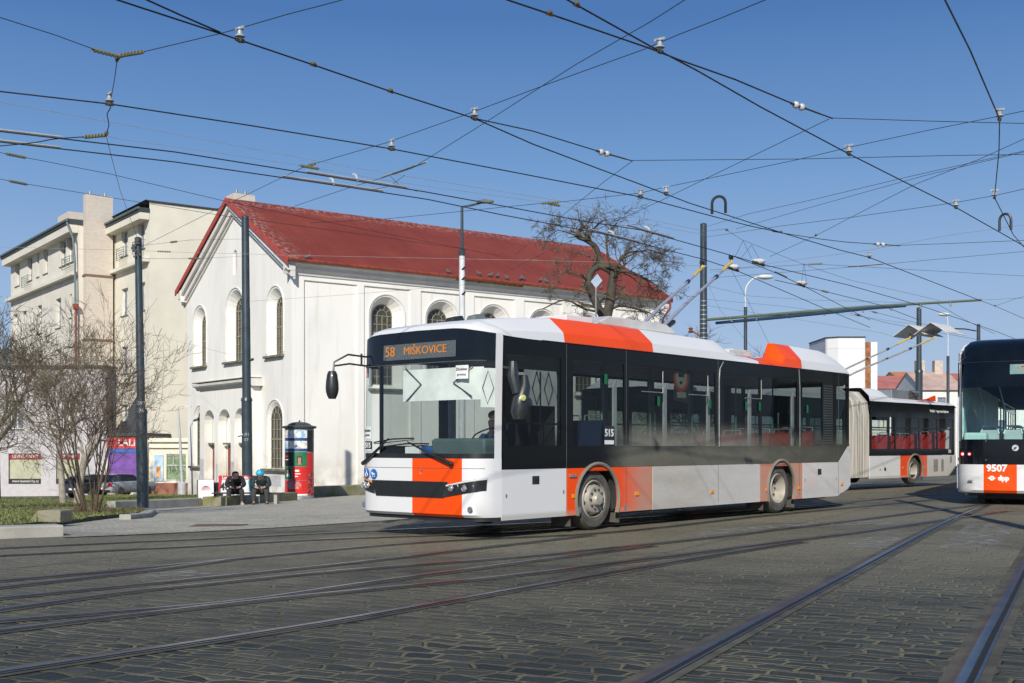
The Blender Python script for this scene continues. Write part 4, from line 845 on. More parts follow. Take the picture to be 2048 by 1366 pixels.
# poster in the window
b = MB(); b.prism([(4.55, 2.1), (5.05, 2.05), (5.12, 2.72), (4.62, 2.76)], Vector((0, .06, 0)), X3, Z3, Y3*.002); ps = b.build('window_poster', M('poster dark ground', (.035, .05, .045), .6), bus)
for rr, m_ in ((.24, M('poster orange', (.5, .08, .03), .6)), (.175, M('poster beige', (.4, .38, .3), .6))):
    b = MB(); b.lathe([(rr, 0), (rr, .003 if rr > .2 else .005), (.001, .003 if rr > .2 else .005)], o=(4.8, .06, 2.48), ax=(0, -1, 0), n=24); b.build('poster_disc', m_, ps)
b = MB(); b.box((4.7, .05, 2.5), (4.88, .053, 2.56)); b.tube([(4.7, .05, 2.62), (4.9, .05, 2.57)], .012, 4); b.box((4.74, .05, 2.38), (4.82, .053, 2.43)); b.build('poster_emblem', dkt, ps)
b = MB(); b.box((4.66, .05, 2.14), (4.94, .054, 2.24)); b.build('poster_label', MATS['poster beige'], ps)
# mudflaps, underbody, interior
for s_ in (W1s-.62, W1s+.66, W2s-.62, W2s+.66):
    b = MB(); b.box((s_-.012, .06, .08), (s_+.012, .42, .4)); b.build('mudflap', rubber, bus)
b = MB(); b.box((.1, .12, .27), (W1s-.6, BW-.12, .34)); b.box((W1s+.6, .12, .27), (W2s-.6, BW-.12, .34)); b.box((W2s+.6, .12, .27), (11.3, BW-.12, .34)); b.box((W1s-.6, .6, .27), (W1s+.6, BW-.6, .34)); b.box((W2s-.6, .6, .27), (W2s+.6, BW-.6, .34)); b.build('floor', int_dark, bus)
b = MB(); b.box((3.2, .3, .2), (5.2, BW-.3, .268)); b.box((9.4, .3, .2), (10.9, BW-.3, .268)); b.build('underbody_box', black, bus)
b = MB(); b.box((.5, .1, 2.66), (11.3, BW-.1, 2.7)); b.build('ceiling', int_grey, bus)
for s_ in (1.6, 3.05, 4.5, 5.9, 7.5, 9.0, 10.3):
    b = MB(); b.box((s_-.07, BW-.1, .4), (s_+.07, BW-.05, 2.66)); b.build('interior_pillar', int_grey, bus)
    if s_ > 3: b = MB(); b.tube([(s_+.3, .7, .34), (s_+.3, .7, 2.66)], .018, 6); b.build('grab_pole', M('green grab pole', (.1, .3, .2), .4), bus)
for s_, m_, z_ in ((2.35, blueseat, 1.0), (4.3, redseat, .52), (5.2, redseat, .52), (6.75, redseat, .8), (7.9, redseat, .85), (8.75, redseat, .85), (9.75, redseat, .9)):
    for v_ in (.35, .8, 2.2):
        if s_ == 2.35 and v_ > 1: continue
        seat(bus, s_, v_, z_, m_)
b = MB(); b.box((11.3, .1, .4), (11.36, BW-.1, 1.35)); b.box((11.3, .1, 2.6), (11.36, BW-.1, 2.86)); b.build('rear_wall_lining', int_grey, bus)
b = MB(); b.grid([[Vector((11.44+urr(v), v, z)) for v in vs_] for z in (.38, .5, 1.35)]); b.build('rear_panel', w_paint, bus); b = MB(); b.grid([[Vector((11.43+urr(v), v, z)) for v in vs_] for z in (1.35, 2.9)]); b.build('rear_window', gl_side, bus)
b = MB(); b.box((-.15, .25, .9), (.35, BW-.35, 1.12)); b.box((-.05, .28, 1.12), (.5, 1.35, 1.42)); b.build('dashboard', M('dashboard teal grey', (.07, .105, .105), .6), bus, bevel=.05)
b = MB(); b.lathe([(.22, 0), (.235, .012), (.22, .024), (.205, .012), (.22, 0)], o=(.5, .72, 1.47), ax=(-.5, 0, 1), n=24); b.tube([(.5, .72, 1.46), (.35, .72, 1.2)], .03, 6); b.build('steering_wheel', int_dark, bus)
b = MB(); b.box((1.3, .1, .4), (1.34, 1.25, 2.4)); b.build('cab_partition', int_dark, bus)
b = MB(); b.prism([(-.25, 0), (.25, 0), (.25, .1), (-.25, .1)], Vector((.8, .55, .95)), X3, Z3, Y3*.5); b.prism([(.2, .05), (.3, .05), (.38, .9), (.28, .92)], Vector((.8, .55, .95)), X3, Z3, Y3*.5); b.build('driver_seat', int_dark, bus, bevel=.03)
b = MB(); b.grid([[fpt(v, z, -.06) for v in (.1, .4, 1.0, 1.57)] for z in (1.96, 2.42)]); bl = b.build('sun_blind', M('white blind', (.8, .79, .77), .8), bus)
for (v0, z0), (v1, z1), (v2, z2) in (((1.5, 2.44), (1.18, 2.2), (1.48, 1.96)), ((.22, 2.44), (.54, 2.2), (.22, 2.0))):
    b = MB(); b.tube([fpt(v0, z0, -.04), fpt(v1, z1, -.04), fpt(v2, z2, -.04)], .01, 5); b.build('blind_arm', black, bl)
b = MB(); b.grid([[fpt(v, z, -.05) for v in (.02, .06, .12)] for z in (1.85, 2.4)]); sb = b.build('sun_blind', MATS['white blind'], bus)
b = MB(); b.tube([fpt(.06, 2.36, -.04), fpt(.025, 2.12, -.04), fpt(.06, 1.9, -.04), fpt(.1, 2.12, -.04)], .007, 4, closed=True); b.build('blind_arm', black, sb)
b = MB(); b.box((.55, .04, 1.9), (1.3, .045, 2.42)); sb = b.build('sun_blind', MATS['white blind'], bus)
for q in (.72, 1.0): b = MB(); b.tube([(q+.1, .03, 2.4), (q, .03, 2.15), (q+.1, .03, 1.92), (q+.2, .03, 2.15)], .009, 4, closed=True); b.build('blind_arm', black, sb)
b = MB(); b.box((.9, .035, 1.31), (.93, .04, 2.4)); b.box((.1, .033, 1.62), (1.36, .04, 1.65)); b.build('window_divider', black, bus)
for v0 in (1.5, 1.85):
    b = MB(); b.box((.2, v0, 1.15), (.5, v0+.3, 1.3)); b.build('document_tray', M('blue folder', (.02, .09, .3), .6) if v0 < 1.6 else wht, bus, bevel=.01)
b = MB(); b.box((.35, .3, 1.44), (.37, .48, 1.56)); ck = b.build('cab_clock', int_dark, bus); text('lettering', '21', .12, emit('orange led', (1, .25, .03), 1.5), ck, (.345, .39, 1.5), -Y3, Z3)
# roof kit
b = MB(); b.box((2.2, .55, 3.3), (2.9, 1.2, 3.4)); b.build('roof_box', w_clean, bus, bevel=.02)
b = MB(); b.prism([(2.9, 3.3), (3.3, 3.46), (5.0, 3.46), (5.3, 3.36), (5.3, 3.3)], Vector((0, .5, 0)), X3, Z3, Y3*1.5); b.build('pole_gear_cover', M('light grey cover', (.55, .55, .54), .5), bus, bevel=.02)
b = MB(); b.box((7.0, .4, 3.03), (7.9, 2.1, 3.14)); b.box((7.5, .6, 3.14), (8.2, 1.8, 3.2)); b.build('roof_box', MATS['light grey cover'], bus, bevel=.02)
for v_ in (1.05, 1.5):
    b = MB(); b.prism([(.5, 3.12), (.6, 3.28), (.82, 3.33), (.9, 3.2), (.9, 3.15)], Vector((0, v_, 0)), X3, Z3, Y3*.16); b.build('roof_aerial', black if v_ > 1.2 else M('grey green aerial', (.12, .15, .14), .5), bus, bevel=.02)
# trolley poles
grey_tube = M('grey lilac pole tube', (.3, .32, .39), .4); yel = M('yellow insulator', (.62, .42, .07), .5)
def trolley(parent, base, tip, kd=1.0, grey=grey_tube, mid=.04):
    inv = parent_mat(parent).inverted(); tp = inv @ Vector(tip); bs = Vector(base); d = tp-bs
    b = MB(); L = [bs+d*t+Z3*(-.22*(t-.0)*(1-t)*0+.0) for t in (0, .82)]; k1 = bs+d*.86+Z3*-.12
    b.tube([bs, bs+d*.35-Z3*.02, bs+d*.7-Z3*.1, k1], [.037, .033, .03, .027], 8); p = b.build('trolley_pole', grey, parent)
    b = MB(); b.tube([k1, bs+d*.93-Z3*.12, tp-Z3*.14, tp-Z3*.06], [.036, .036, .03, .024], 8); b.build('insulated_tip', yel, p)
    b = MB(); b.tube([bs+d*.74-Z3*.105, bs+d*.765-Z3*.11], .046, 8); b.build('colour_band', M('navy band', (.02, .03, .12), .5), p)
    b = MB(); b.cb(tp-Z3*.02, (.14, .05, .09)); b.build('current_collector', black, p, bevel=.01)
    dn = Vector((d.x, d.y, 0)).normalized(); b = MB(); b.tube([bs-dn*.1-Z3*.1, bs+d*.16-Z3*.12], .045, 8); b.build('pole_spring', black, p)
    b = MB(); b.prism([(-.28, -.14), (.28, -.14), (.16, .02), (-.1, .06)], bs-Vector((0, .08, 0)), X3, Z3, Y3*.16); b.build('pole_base', w_clean, p, bevel=.015)
def parent_mat(o): return Matrix.Translation(o.location) @ o.rotation_euler.to_matrix().to_4x4()
trolley(bus, (5.35, .85, 3.42), onray(1462, 513, 5.5)); trolley(bus, (5.5, 1.5, 3.42), onray(1404, 524, 5.5))

# ---------------------------------------------------------------- articulated trolleybus behind
B2A = math.atan2(.714, .70); o2 = Vector((13.88, 40.15, 0)); bus2 = empty('articulated_trolleybus', o2, B2A, 'articulated white trolleybus number 315 with grey bellows, behind the nearer trolleybus', 'trolleybus')
w2 = dusty('white paint of the far trolleybus', WHITE, s0=.3, zt=1.2, w=.5, amt=.65); o2p = dusty('orange paint of the far trolleybus', ORANGE, s0=.35, zt=1.3, w=.4, amt=.7)
bw = 2.55; gl2 = glass('far trolleybus glass', (.72, .78, .75), .5, None, .04); band2 = M('far black band', (.01, .013, .014), .2, coat=.1, spec=.3)
def section(s0, s1, wins, arch_s, ors, rear):
    for v, n_ in ((0, -1), (bw, 1)):
        cuts = sorted({s0, s1}|{c for o_ in ors for c in o_})
        for a, c in zip(cuts, cuts[1:]):
            isor = any(o_[0] <= (a+c)/2 <= o_[1] for o_ in ors); ar = [q for q in arch_s if a < q < c]
            b = MB(); b.prism(side_poly(a+.004, c-.004, ZB, ZM+.02, ar), Vector((0, v, 0)), X3, Z3, Y3*-n_*.04); b.build('side_panel', o2p if isor else w2, bus2, smooth=30)
        b = MB(); b.holes(Vector((0, v, 0)), X3, Z3, Vector((0, n_, 0)), rect(s0+.06, ZM+.03, s1-.12, 2.78), [(rect(a, 1.22, c, 2.28), rect(a, 1.22, c, 2.28), .03) for a, c in wins], .04); b.build('window_band', band2, bus2, smooth=0, fix=False)
        for a, c in wins:
            b = MB(); b.add([Vector((a, v-n_*.01, 1.22)), Vector((c, v-n_*.01, 1.22)), Vector((c, v-n_*.01, 2.28)), Vector((a, v-n_*.01, 2.28))], [(0, 1, 2, 3)]); b.build('side_window', gl2, bus2, smooth=0)
            b = MB(); b.box((a, v+n_*.004-.004, 1.9), (c, v+n_*.004+.004, 1.94)); b.box(((a+c)/2-.02, v+n_*.004-.004, 1.94), ((a+c)/2+.02, v+n_*.004+.004, 2.28)); b.build('window_divider', black, bus2)
        for q in arch_s:
            b = MB(); a0 = math.asin((ZB-.475)/.56); b.tube([(q+.56*math.cos(math.pi-a0+(a0*2-math.pi)*i/20), v+n_*.008, .475+.56*math.sin(math.pi-a0+(a0*2-math.pi)*i/20)) for i in range(21)], .03, 5); b.build('wheel_arch', MATS['dusty arch rubber'], bus2)
            housing(bus2, q, v, n_)
            w = wheel(bus2, q, .2 if n_ < 0 else bw-.2, front=False)
            if n_ > 0: w.rotation_euler = (0, 0, math.pi)
    b = MB(); b.box((s0+.1, .1, .27), (s1-.1, bw-.1, .33)); b.box((s0, .05, 2.6), (s1, bw-.05, 2.64)); b.build('floor', int_dark, bus2)
section(-3.25, 3.3, [(-3.1, -1.5), (-1.4, .3), (.4, 1.7), (1.8, 3.0)], [0], [(-1.1, .95)], True)
section(-14.6, -4.65, [(-14.3, -12.6), (-12.4, -10.8), (-10.6, -9), (-8.8, -7.2), (-7, -5)], [-12.0, -6.2], [(-13.2, -11.2)], False)
st2 = [(-3.25, 2.78, 3.22), (-2.3, 2.78, 3.22), (-1.9, 2.78, 3.15), (-1.3, 2.78, 2.95), (2.6, 2.78, 2.92), (3.1, 2.78, 2.9), (3.35, 2.7, 2.8)]
roof_loft(bus2, st2, bw, [], [w_clean, o_clean]); roof_loft(bus2, [(-14.7, 2.78, 2.85), (-14.2, 2.78, 3.1), (-13.5, 2.78, 3.2), (-4.65, 2.78, 3.22)], bw, [], [w_clean, o_clean])
b = MB(); b.prism([(.3, 2.9), (1.6, 2.9), (1.6, 3.1), (1.1, 2.98)], Vector((0, -.004, 0)), X3, Z3, Y3*.1); b.build('roof_fairing', o_clean, bus2)
b = MB(); b.box((-.9, .4, 2.93), (1.2, 2.0, 3.25)); b.build('roof_box', steel, bus2, bevel=.02); b = MB(); [b.box((.3+.0*k, .37, 2.97+.05*k), (1.1, .41, 3.0+.05*k)) for k in range(5)]; b.build('roof_grille', M('roof grille', (.12, .13, .12), .6), bus2)
b = MB(); b.box((3.3, .02, .4), (3.36, bw-.02, 2.75)); b.build('rear_panel', w2, bus2, bevel=.02)
b = MB(); b.box((-14.66, .02, .4), (-14.6, bw-.02, 1.2)); b.build('front_panel', w2, bus2); b = MB(); b.box((-14.64, .05, 1.2), (-14.6, bw-.05, 2.8)); b.build('windscreen', gl2, bus2)
b = MB(); rows = []; nF = 34
bn_ = N('rib shaded grey bellows'); bw_ = bn_.ramp(bn_.noise(1.0, 3, bn_.co((22, 1, .25))), .35, .65); bc_ = bn_.mix(bw_, (.2, .185, .16), (.46, .44, .41)); bell = bn_.done(bn_.bsdf(bc_, .9))  # dark streaks in the colour stand for the shade between the ribs
for i in range(nF+1):
    s = -4.65+1.4*i/nF; q = .0 if i % 2 else .055; r_ = .3; rw = []
    for v, z in ((q, .3), (q, 2.3), (q+.06, 2.75), (.35, 3.08-q), (bw/2, 3.16-q), (bw-.35, 3.08-q), (bw-q-.06, 2.75), (bw-q, 2.3), (bw-q, .3)): rw.append(Vector((s, v, z)))
    rows.append(rw)
b.grid(rows); b.build('bellows', bell, bus2, smooth=0)
b = MB(); b.tube([(-3.95, -.01, .3), (-3.95, -.01, 2.75)], .02, 4); b.build('bellows_frame', M('bellows frame', (.25, .25, .24), .7), bus2)
for s_, v_ in ((-2.6, .4), (-1.9, .4), (-.9, .4), (-.3, .4), (.6, .4), (1.2, .4), (2.0, .4), (2.6, .4), (2.6, 1.0), (1.2, 1.9), (-.3, 1.9), (2.2, 1.9)): seat(bus2, s_, v_, .95+.12*max(0, s_/2), redseat)
for s_, z_ in ((-2.55, .55), (.1-1.0, .58), (.7, .58)): b = MB(); b.box((s_-.05, -.015, z_-.025), (s_+.05, 0, z_+.025)); b.build('side_marker', amber, bus2)
b = MB(); b.lathe([(.06, 0), (.06, .012), (.001, .012)], o=(-2.2, 0, .55), ax=(0, -1, 0), n=16); b.build('filler_cap', black, bus2)
for s_, w_, z0, z1 in ((1.6, .35, .42, .85), (2.15, .2, .42, .85), (2.85, .16, .72, .95)):
    b = MB(); b.box((s_-w_/2, -.006, z0), (s_+w_/2, 0, z1)); [b.box((s_-w_/2+.02, -.012, z0+.03+.06*k), (s_+w_/2-.02, -.006, z0+.06+.06*k)) for k in range(int((z1-z0)/.065))]; b.build('side_grille', M('dusty side grille', (.25, .23, .2), .8), bus2)
text('lettering', 'Pražská integrovaná doprava', .13, wht, bus2, (1.9, -.004, 2.55), X3, Z3, fatten=.003); text('lettering', '315', .16, wht, bus2, (2.75, -.004, 1.12), X3, Z3, fatten=.004)
trolley(bus2, (-4.3, .85, 3.3), onray(1868, 668, 5.3), grey=M('weathered pole tube', (.3, .3, .28), .6)); trolley(bus2, (-4.0, 1.6, 3.3), onray(1820, 668, 5.3), grey=MATS['weathered pole tube'])
# ---------------------------------------------------------------- tram
TA = math.atan2(.9, .436)-0*math.pi/2; T0 = Vector((9.94, 26.1, 0))
tram = empty('tram', T0, TA-math.pi/2, 'dark fronted tram number 9507 with an orange stripe, cut by the right edge', 'tram')
# local x to the right across the end face, y away along the body
tw = 2.5
def tq(x): t = abs((x-tw/2)/(tw/2)); return .55*(1-math.sqrt(max(0, 1-t**4*.995)))
def tz(z): return 0 if z < 1.4 else .42*((z-1.4)/2.2)**2
txs = [0, .01, .03, .07, .14, .25, .4, .57, .8, 1.0, 1.25, 1.35, 1.7, 2.0, 2.2, 2.36, 2.43, 2.47, 2.49, 2.5]
def tface(z0, z1, xa=0, xb=9, n=6, push=0.): return [[Vector((x, tq(x)+tz(z0+(z1-z0)*j/n)-push, z0+(z1-z0)*j/n)) for x in txs if xa-1e-6 <= x <= xb+1e-6] for j in range(n+1)]
b = MB()
for a, c, k in ((0, .57, 0), (.57, 1.25, 1), (1.25, 9, 0)): b.k = k; b.grid([[Vector((x, tq(x)+(.06 if z < .3 else 0), z)) for x in txs if a-1e-6 <= x <= c+1e-6] for z in (.27, .33, .6, .9)])
b.build('front_panel', [w_clean, o_clean], tram, smooth=40)
b = MB(); b.grid(tface(.9, 1.46, 0, 9, 3)); tp_ = b.build('lower_mask', gl_black, tram)
b = MB(); b.grid(tface(1.46, 2.62, .07, 2.43, 8)); b.build('windscreen', glass('tram windscreen', (.74, .93, .92), .8), tram)
b = MB(); b.grid(tface(2.62, 3.2, .03, 2.47, 4)); b.build('upper_mask', gl_black, tram)
b = MB(); rows = []
for z, ins, bk_ in ((3.2, 0, .27), (3.4, .03, .36), (3.58, .1, .5), (3.7, .22, .72), (3.75, .4, 1.0), (3.76, .45, 2.0)):
    rows.append([Vector((min(max(x, ins), tw-ins), tq(x)+bk_+(.25 if z > 3.5 else 0)*(tq(x)), z)) for x in txs])
b.grid(rows); b.build('roof_cowl', gl_black, tram)
b = MB(); b.tube([Vector((x, tq(x)+tz(3.2)-.004, 3.2)) for x in txs if .03 <= x <= 2.47], .006, 4); b.build('roof_seam', steel, tram)
for a, c in ((0, .07), (2.43, 2.5)): b = MB(); b.grid(tface(.9 if a > 9 else 1.42, 3.2, a, c, 8, push=.006)); b.build('windscreen_pillar', w_clean, tram)
for x_ in (0, tw):
    s_ = 1 if x_ else -1
    b = MB(); b.box((x_-.02, .5, .35), (x_+.02, 28, 1.0)); b.build('side_panel', w_clean, tram); b = MB()
    b.holes(Vector((x_, 0, 0)), Y3, Z3, Vector((s_, 0, 0)), rect(.5, 1.0, 28, 3.2), [(rect(a, 1.15, a+1.5, 2.65), rect(a, 1.15, a+1.5, 2.65), .03) for a in [1.1+1.75*k for k in range(15)]], .03); b.build('window_band', band2, tram, smooth=0, fix=False)
    b = MB()
    for k in range(15): a = 1.1+1.75*k; b.add([Vector((x_-s_*.01, a, 1.15)), Vector((x_-s_*.01, a+1.5, 1.15)), Vector((x_-s_*.01, a+1.5, 2.65)), Vector((x_-s_*.01, a, 2.65))], [(0, 1, 2, 3)]) if k == 0 else None
    b.build('side_window', gl2, tram, smooth=0)
b = MB(); b.box((.02, .9, .33), (tw-.02, 28, .4)); b.box((.05, 1.2, 2.9), (tw-.05, 28, 2.95)); b.build('floor', int_dark, tram); b = MB(); b.box((.12, 2, 3.2), (tw-.12, 28, 3.7)); b.build('roof_equipment', gl_black, tram, bevel=.08)
for x_ in (.58, 1.92):
    for y_ in (1.6, 3.4):
        b = MB(); b.lathe([(.3, -.06), (.3, .06)], o=(x_, y_, .3), ax=(1, 0, 0), n=24); b.lathe([(.001, -.06), (.3, -.06)], o=(x_, y_, .3), ax=(1, 0, 0), n=24); b.build('wheel', int_dark, tram)
b = MB(); b.box((.4, .7, .1), (2.1, 4.2, .32)); b.box((.15, .25, .2), (.6, .8, .3)); b.build('bogie', int_dark, tram, bevel=.03)
def tpt(x, z, push=0): return Vector((x, tq(x)+tz(z)-push, z))
for x_, r_ in ((.12, .055), (.27, .045)):
    c = tpt(x_, 1.13, .012); b = MB(); b.lathe([(r_, 0), (r_*.8, -.012), (.001, -.014)], o=c, ax=(0, 1, 0), n=20); l = b.build('tail_light', M('red lens', (.6, .01, .02), .2, coat=.6), tram)
    b = MB(); b.lathe([(r_*.5, -.014), (.001, -.018)], o=c, ax=(0, 1, 0), n=16); b.build('lamp_glow', emit('red lamp glow', (1, .45, .45), 2.5 if r_ > .05 else 1.2), l)
text('lettering', '9507', .21, wht, tram, tpt(.84, .815, .012), X3, Z3, fatten=.008); text('lettering', 'dpp', .15, wht, tram, tpt(.98, .6, .012), X3, Z3, fatten=.008)
b = MB(); c = tpt(.74, .6, .012); b.lathe([(.055, 0), (.055, -.004), (.001, -.004)], o=c, ax=(0, 1, 0), n=20); b.prism([(-.09, -.0), (-.03, .03), (-.03, -.03)], c, X3, Z3, -Y3*.003); b.prism([(.09, -.0), (.03, .03), (.03, -.03)], c, X3, Z3, -Y3*.003); e_ = b.build('emblem', wht, tram)
b = MB(); [b.lathe([(.009, -.005), (.001, -.006)], o=c+Vector((q, 0, r_)), ax=(0, 1, 0), n=8) for q, r_ in ((-.02, .02), (.02, .02), (-.02, -.02), (.02, -.02), (0, 0))]; b.build('emblem_holes', o_clean, e_)
b = MB(); c = tpt(1.22, 1.27, .014); b.lathe([(.068, 0), (.068, -.004), (.001, -.004)], o=c, ax=(0, 1, 0), n=24); e_ = b.build('emblem', M('silver emblem', (.6, .62, .66), .3, .3), tram)
b = MB(); b.prism([(-.03, -.045), (.015, -.02), (.045, .02), (.01, .0), (.03, .045), (-.01, .01), (-.035, .02), (-.02, -.015), (-.05, -.02)], c-Y3*.005, X3, Z3, -Y3*.002); b.build('winged_arrow', dkt, e_, smooth=0)
b = MB(); b.grid([[tpt(x, z, .01) for x in (1.1, 1.3, 1.7, 2.1)] for z in (2.9, 3.12)]); dd = b.build('line_display', M('teal display', (.1, .2, .2), .3), tram); text('lettering', '17', .2, led, dd, tpt(1.33, 3.01, .016), X3, Z3)
b = MB(); b.tube([Vector((x, tq(x)+tz(z)-.004, z)) for x, z in ((.012, .9), (.012, 1.5), (.012, 2.2), (.014, 2.8), (.02, 3.2))]+[Vector((.03, .3+.27, 3.4)), Vector((.1, .95, 3.6)), Vector((.22, 1.3, 3.71))], .03, 6); b.build('edge_trim', w_clean, tram)
for x_, z_ in ((.62, 1.42), (.62, 1.0), (.66, .83), (.66, .43)): b = MB(); b.ball(tpt(x_, z_, .01), .013, 8, 5); b.build('screw', steel, tram)
b = MB(); b.tube([tpt(.25, .52, .01), tpt(.33, .52, .01)], .03, 8); b.build('socket', steel, tram)
for x_ in (.6, 1.1, 1.9):
    for y_ in (1.6, 2.8, 4.6):
        b = MB(); b.prism([(-.22, 0), (.22, 0), (.2, .7), (-.2, .7)], Vector((x_, y_, 1.0)), X3, Z3, Y3*.08); s_ = b.build('seat', int_grey, tram, bevel=.05); b = MB(); b.tube([(x_-.2, y_, 1.6), (x_-.14, y_, 1.78), (x_+.14, y_, 1.78), (x_+.2, y_, 1.6)], .02, 6); b.build('grab_handle', wht, s_)
for x_ in (.45, .9, 1.6): b = MB(); b.tube([(x_, 2.2, .4), (x_, 2.2, 2.2), (x_-.15, 2.3, 2.8)], .018, 6); b.build('grab_pole', wht, tram)
b = MB(); b.box((.06, .9, .95), (.09, 14, 2.9)); b.build('brightening_lining', M('pale teal brightening lining', (.5, .62, .62), .6), tram)  # pale lining added to brighten the interior seen through the windscreen
b = MB(); b.box((.1, .6, 1.0), (.6, 1.2, 1.62)); b.build('cab_desk', M('pale desk', (.5, .55, .55), .6), tram, bevel=.06)

# ================================================================ POLES
def numbers(p, s, x, y, z, r, size=.16):
    t = text('number', s, size, wht, p, (0, 0, 0), X3, Z3); me = t.data
    for v in me.vertices: a = v.co.x/r; v.co = Vector((math.sin(a)*(r+.003), -math.cos(a)*(r+.003), v.co.z+z))
    return t
def mast(px, Y, ytop, r0, r1, label, name='tram_pole', lean=0., zj=None, num=None, h=None):
    base = gd(px, Y); ztop = CH+(HY-ytop)/F*Y; H = ztop-base.z; zj = zj or H*.35
    o = empty(name, base, 0, label, 'pole'); b = MB(); L = lambda z: Vector((lean*z, 0, z))
    b.tube([L(-.3), L(zj), L(zj+.14), L(zj+.18), L(H*.68), L(H*.68+.06), L(H)], [r0, r0*.97, r0*.97, r1*1.1, r1*1.05, r1, r1*.92], 20); b.build('shaft', pole_paint, o, smooth=30)
    b = MB(); b.tube([L(zj+.08), L(zj+.2)], [r0*1.12, r0*.98], 20); b.build('collar', pole_paint, o)
    b = MB(); b.tube([L(H), L(H+.03)], [r1*.95, r1*.4], 16); b.build('cap', black, o)
    if num: numbers(o, num[0], 0, 0, num[1], r0); numbers(o, num[2], 0, 0, num[1]-.2, r0)
    return o, base, H
pA, bA_, hA = mast(286, 33.3, 476, .165, .105, 'thick dark tram pole in the lawn corner beside the bare shrub, at the left', lean=-.018, num=('097', 3.1, '86'))
b = MB()
for k in range(5): b.cb((-.14+random.uniform(-.1, .1), -.1, hA-.1-.07*k), (.12, .1, .06)); b.cb((-.02+random.uniform(-.1, .15)-.14, -.12, hA-.35-.05*k), (.08, .08, .05))
b.build('bracket', black, pA)
pB, bB_, hB = mast(495, 44, 433, .2, .15, 'thick dark tram pole rising behind the bench in front of the church gable', lean=-.008, num=('091', 2.6, '07'))
b = MB(); b.tube([(.1, -.05, 5.4), (.24, -.05, 5.45)], .05, 8); b.build('bracket', black, pB); b = MB(); b.tube([(-.16, -.1, 2.6), (-.34, -.12, 2.55)], .05, 8); b.build('camera_box', steel, pB)
pC, bC_, hC = mast(1407, 41, 448, .175, .125, 'dark pole with steel bands behind the trolleybus, carrying the long bracket arm', zj=2.6)
b = MB(); 
for k in range(16): z = 4.3+k*.16; b.tube([(0, 0, z), (0, 0, z+.035)], .137, 16)
b.build('steel_band', steel, pC); b = MB(); b.tube([(0, 0, 7.9), (0, 0, 7.96)], .135, 16); b.build('steel_band', steel, pC)
b = MB(); b.tube([(-.12, 0, 5.5), (-.45, 0, 5.7)], .03, 6); b.lathe([(.05, 0), (.1, .06), (.04, .1), (.09, .16), (.03, .2)], o=(-.45, 0, 5.6), n=12); b.build('insulator', M('brown insulator', (.2, .09, .05), .4), pC)
b = MB(); p0 = onray(1412, 640, 5.86)-bC_; 
A0 = Vector((.12, -.1, CH+253/F*41-bC_.z)); tipA = onray(1963, 600, 5.8); A1 = tipA-bC_; mid = A0.lerp(A1, .62)
b.tube([A0, A0.lerp(A1, .3)+Z3*.02, A0.lerp(A1, .6)+Z3*.05, A1], [.05, .05, .045, .035], 8); b.build('bracket_arm', M('weathered green pipe', (.1, .13, .09), .6), pC)
b = MB(); b.tube([A0-Z3*.12+X3*.3, A0.lerp(A1, .25)-Z3*.1, A0.lerp(A1, .5)-Z3*.04, mid+Z3*.0, A0.lerp(A1, .75)-Z3*.01], [.05, .06, .06, .06, .045], 8); b.build('brace_tube', M('navy pipe', (.02, .05, .09), .5), pC)
for t in (.1, .2, .32, .46, .6, .7, .8, .9): b = MB(); c = A0.lerp(A1, t); b.tube([c-Z3*.14, c+Z3*.06], .03, 6); b.build('pipe_clamp', steel, pC)
def lamp(px, Y, ytop, yhead, label, style, r0=.1, pxh=0, ymid=None, white_top=False):
    base = gd(px, Y); Z = lambda y_: CH+(HY-y_)/F*Y-base.z; o = empty('street_lamp', base, 0, label, 'street lamp'); b = MB()
    wp = M('white lamp tube', (.6, .62, .63), .4)
    if style == 'flat':
        b.tube([(0, 0, -.3), (0, 0, Z(500))], [.13, .1], 16); b.build('shaft', wp, o); b = MB(); b.tube([(0, 0, Z(512)), (0, 0, Z(500)), (0, 0, Z(498)), (0, 0, Z(413)), (.3, 0, Z(411)), (.85, 0, Z(403))], [.11, .11, .06, .05, .04, .035], 10); b.build('mast_arm', pole_paint, o)
        b = MB(); b.prism([(-.28, -.03), (.3, .0), (.32, .05), (.0, .1), (-.28, .05)], Vector((.8, -.12, Z(405))), X3, Z3, Y3*.24); b.build('lamp_head', M('dark lamp head', (.05, .07, .07), .5), o, bevel=.02)
        for z in (Z(540), Z(560), Z(590)): b = MB(); b.tube([(.0, -.08, z), (.12, -.16, z+.08)], .03, 6); b.build('bracket', black, o)
    elif style == 'curve':
        zt = Z(ytop); b.tube([(0, 0, -.3), (0, 0, zt*.3), (0, 0, zt*.3+.05), (0, 0, zt)], [r0*1.4, r0*1.3, r0, r0], 14); b.build('shaft', pole_paint, o)
        hz = Z(yhead); dx = (pxh-px)/F*Y; sg = 1 if dx > 0 else -1; b = MB(); b.tube(catmull([(0, 0, zt), (0, 0, zt+(hz-zt)*.5), (dx*.12, 0, hz-.35), (dx*.5, 0, hz-.05), (dx, 0, hz)], 5), .035, 8); b.build('mast_arm', wp, o)
        b = MB(); b.ball((dx, 0, hz-.02), .3, 14, 8, (1.25, .6, .38)); b.build('lamp_head', wp, o)
    else:
        b.tube([(0, 0, -.2), (0, 0, .75), (0, 0, .85), (-.1, 0, 3.0), (-.22, 0, 5.0), (-.2, 0, 5.1), (.3, 0, 5.14)], [.25, .24, .09, .08, .05, .03, .025], 12); b.build('shaft', M('pale grey lamp pole', (.45, .46, .48), .5), o)
        b = MB(); b.prism([(-.2, 0), (.2, 0), (.2, .05), (-.2, .06)], Vector((.35, -.08, 5.1)), X3, Z3, Y3*.16); b.build('lamp_head', wp, o)
    return o
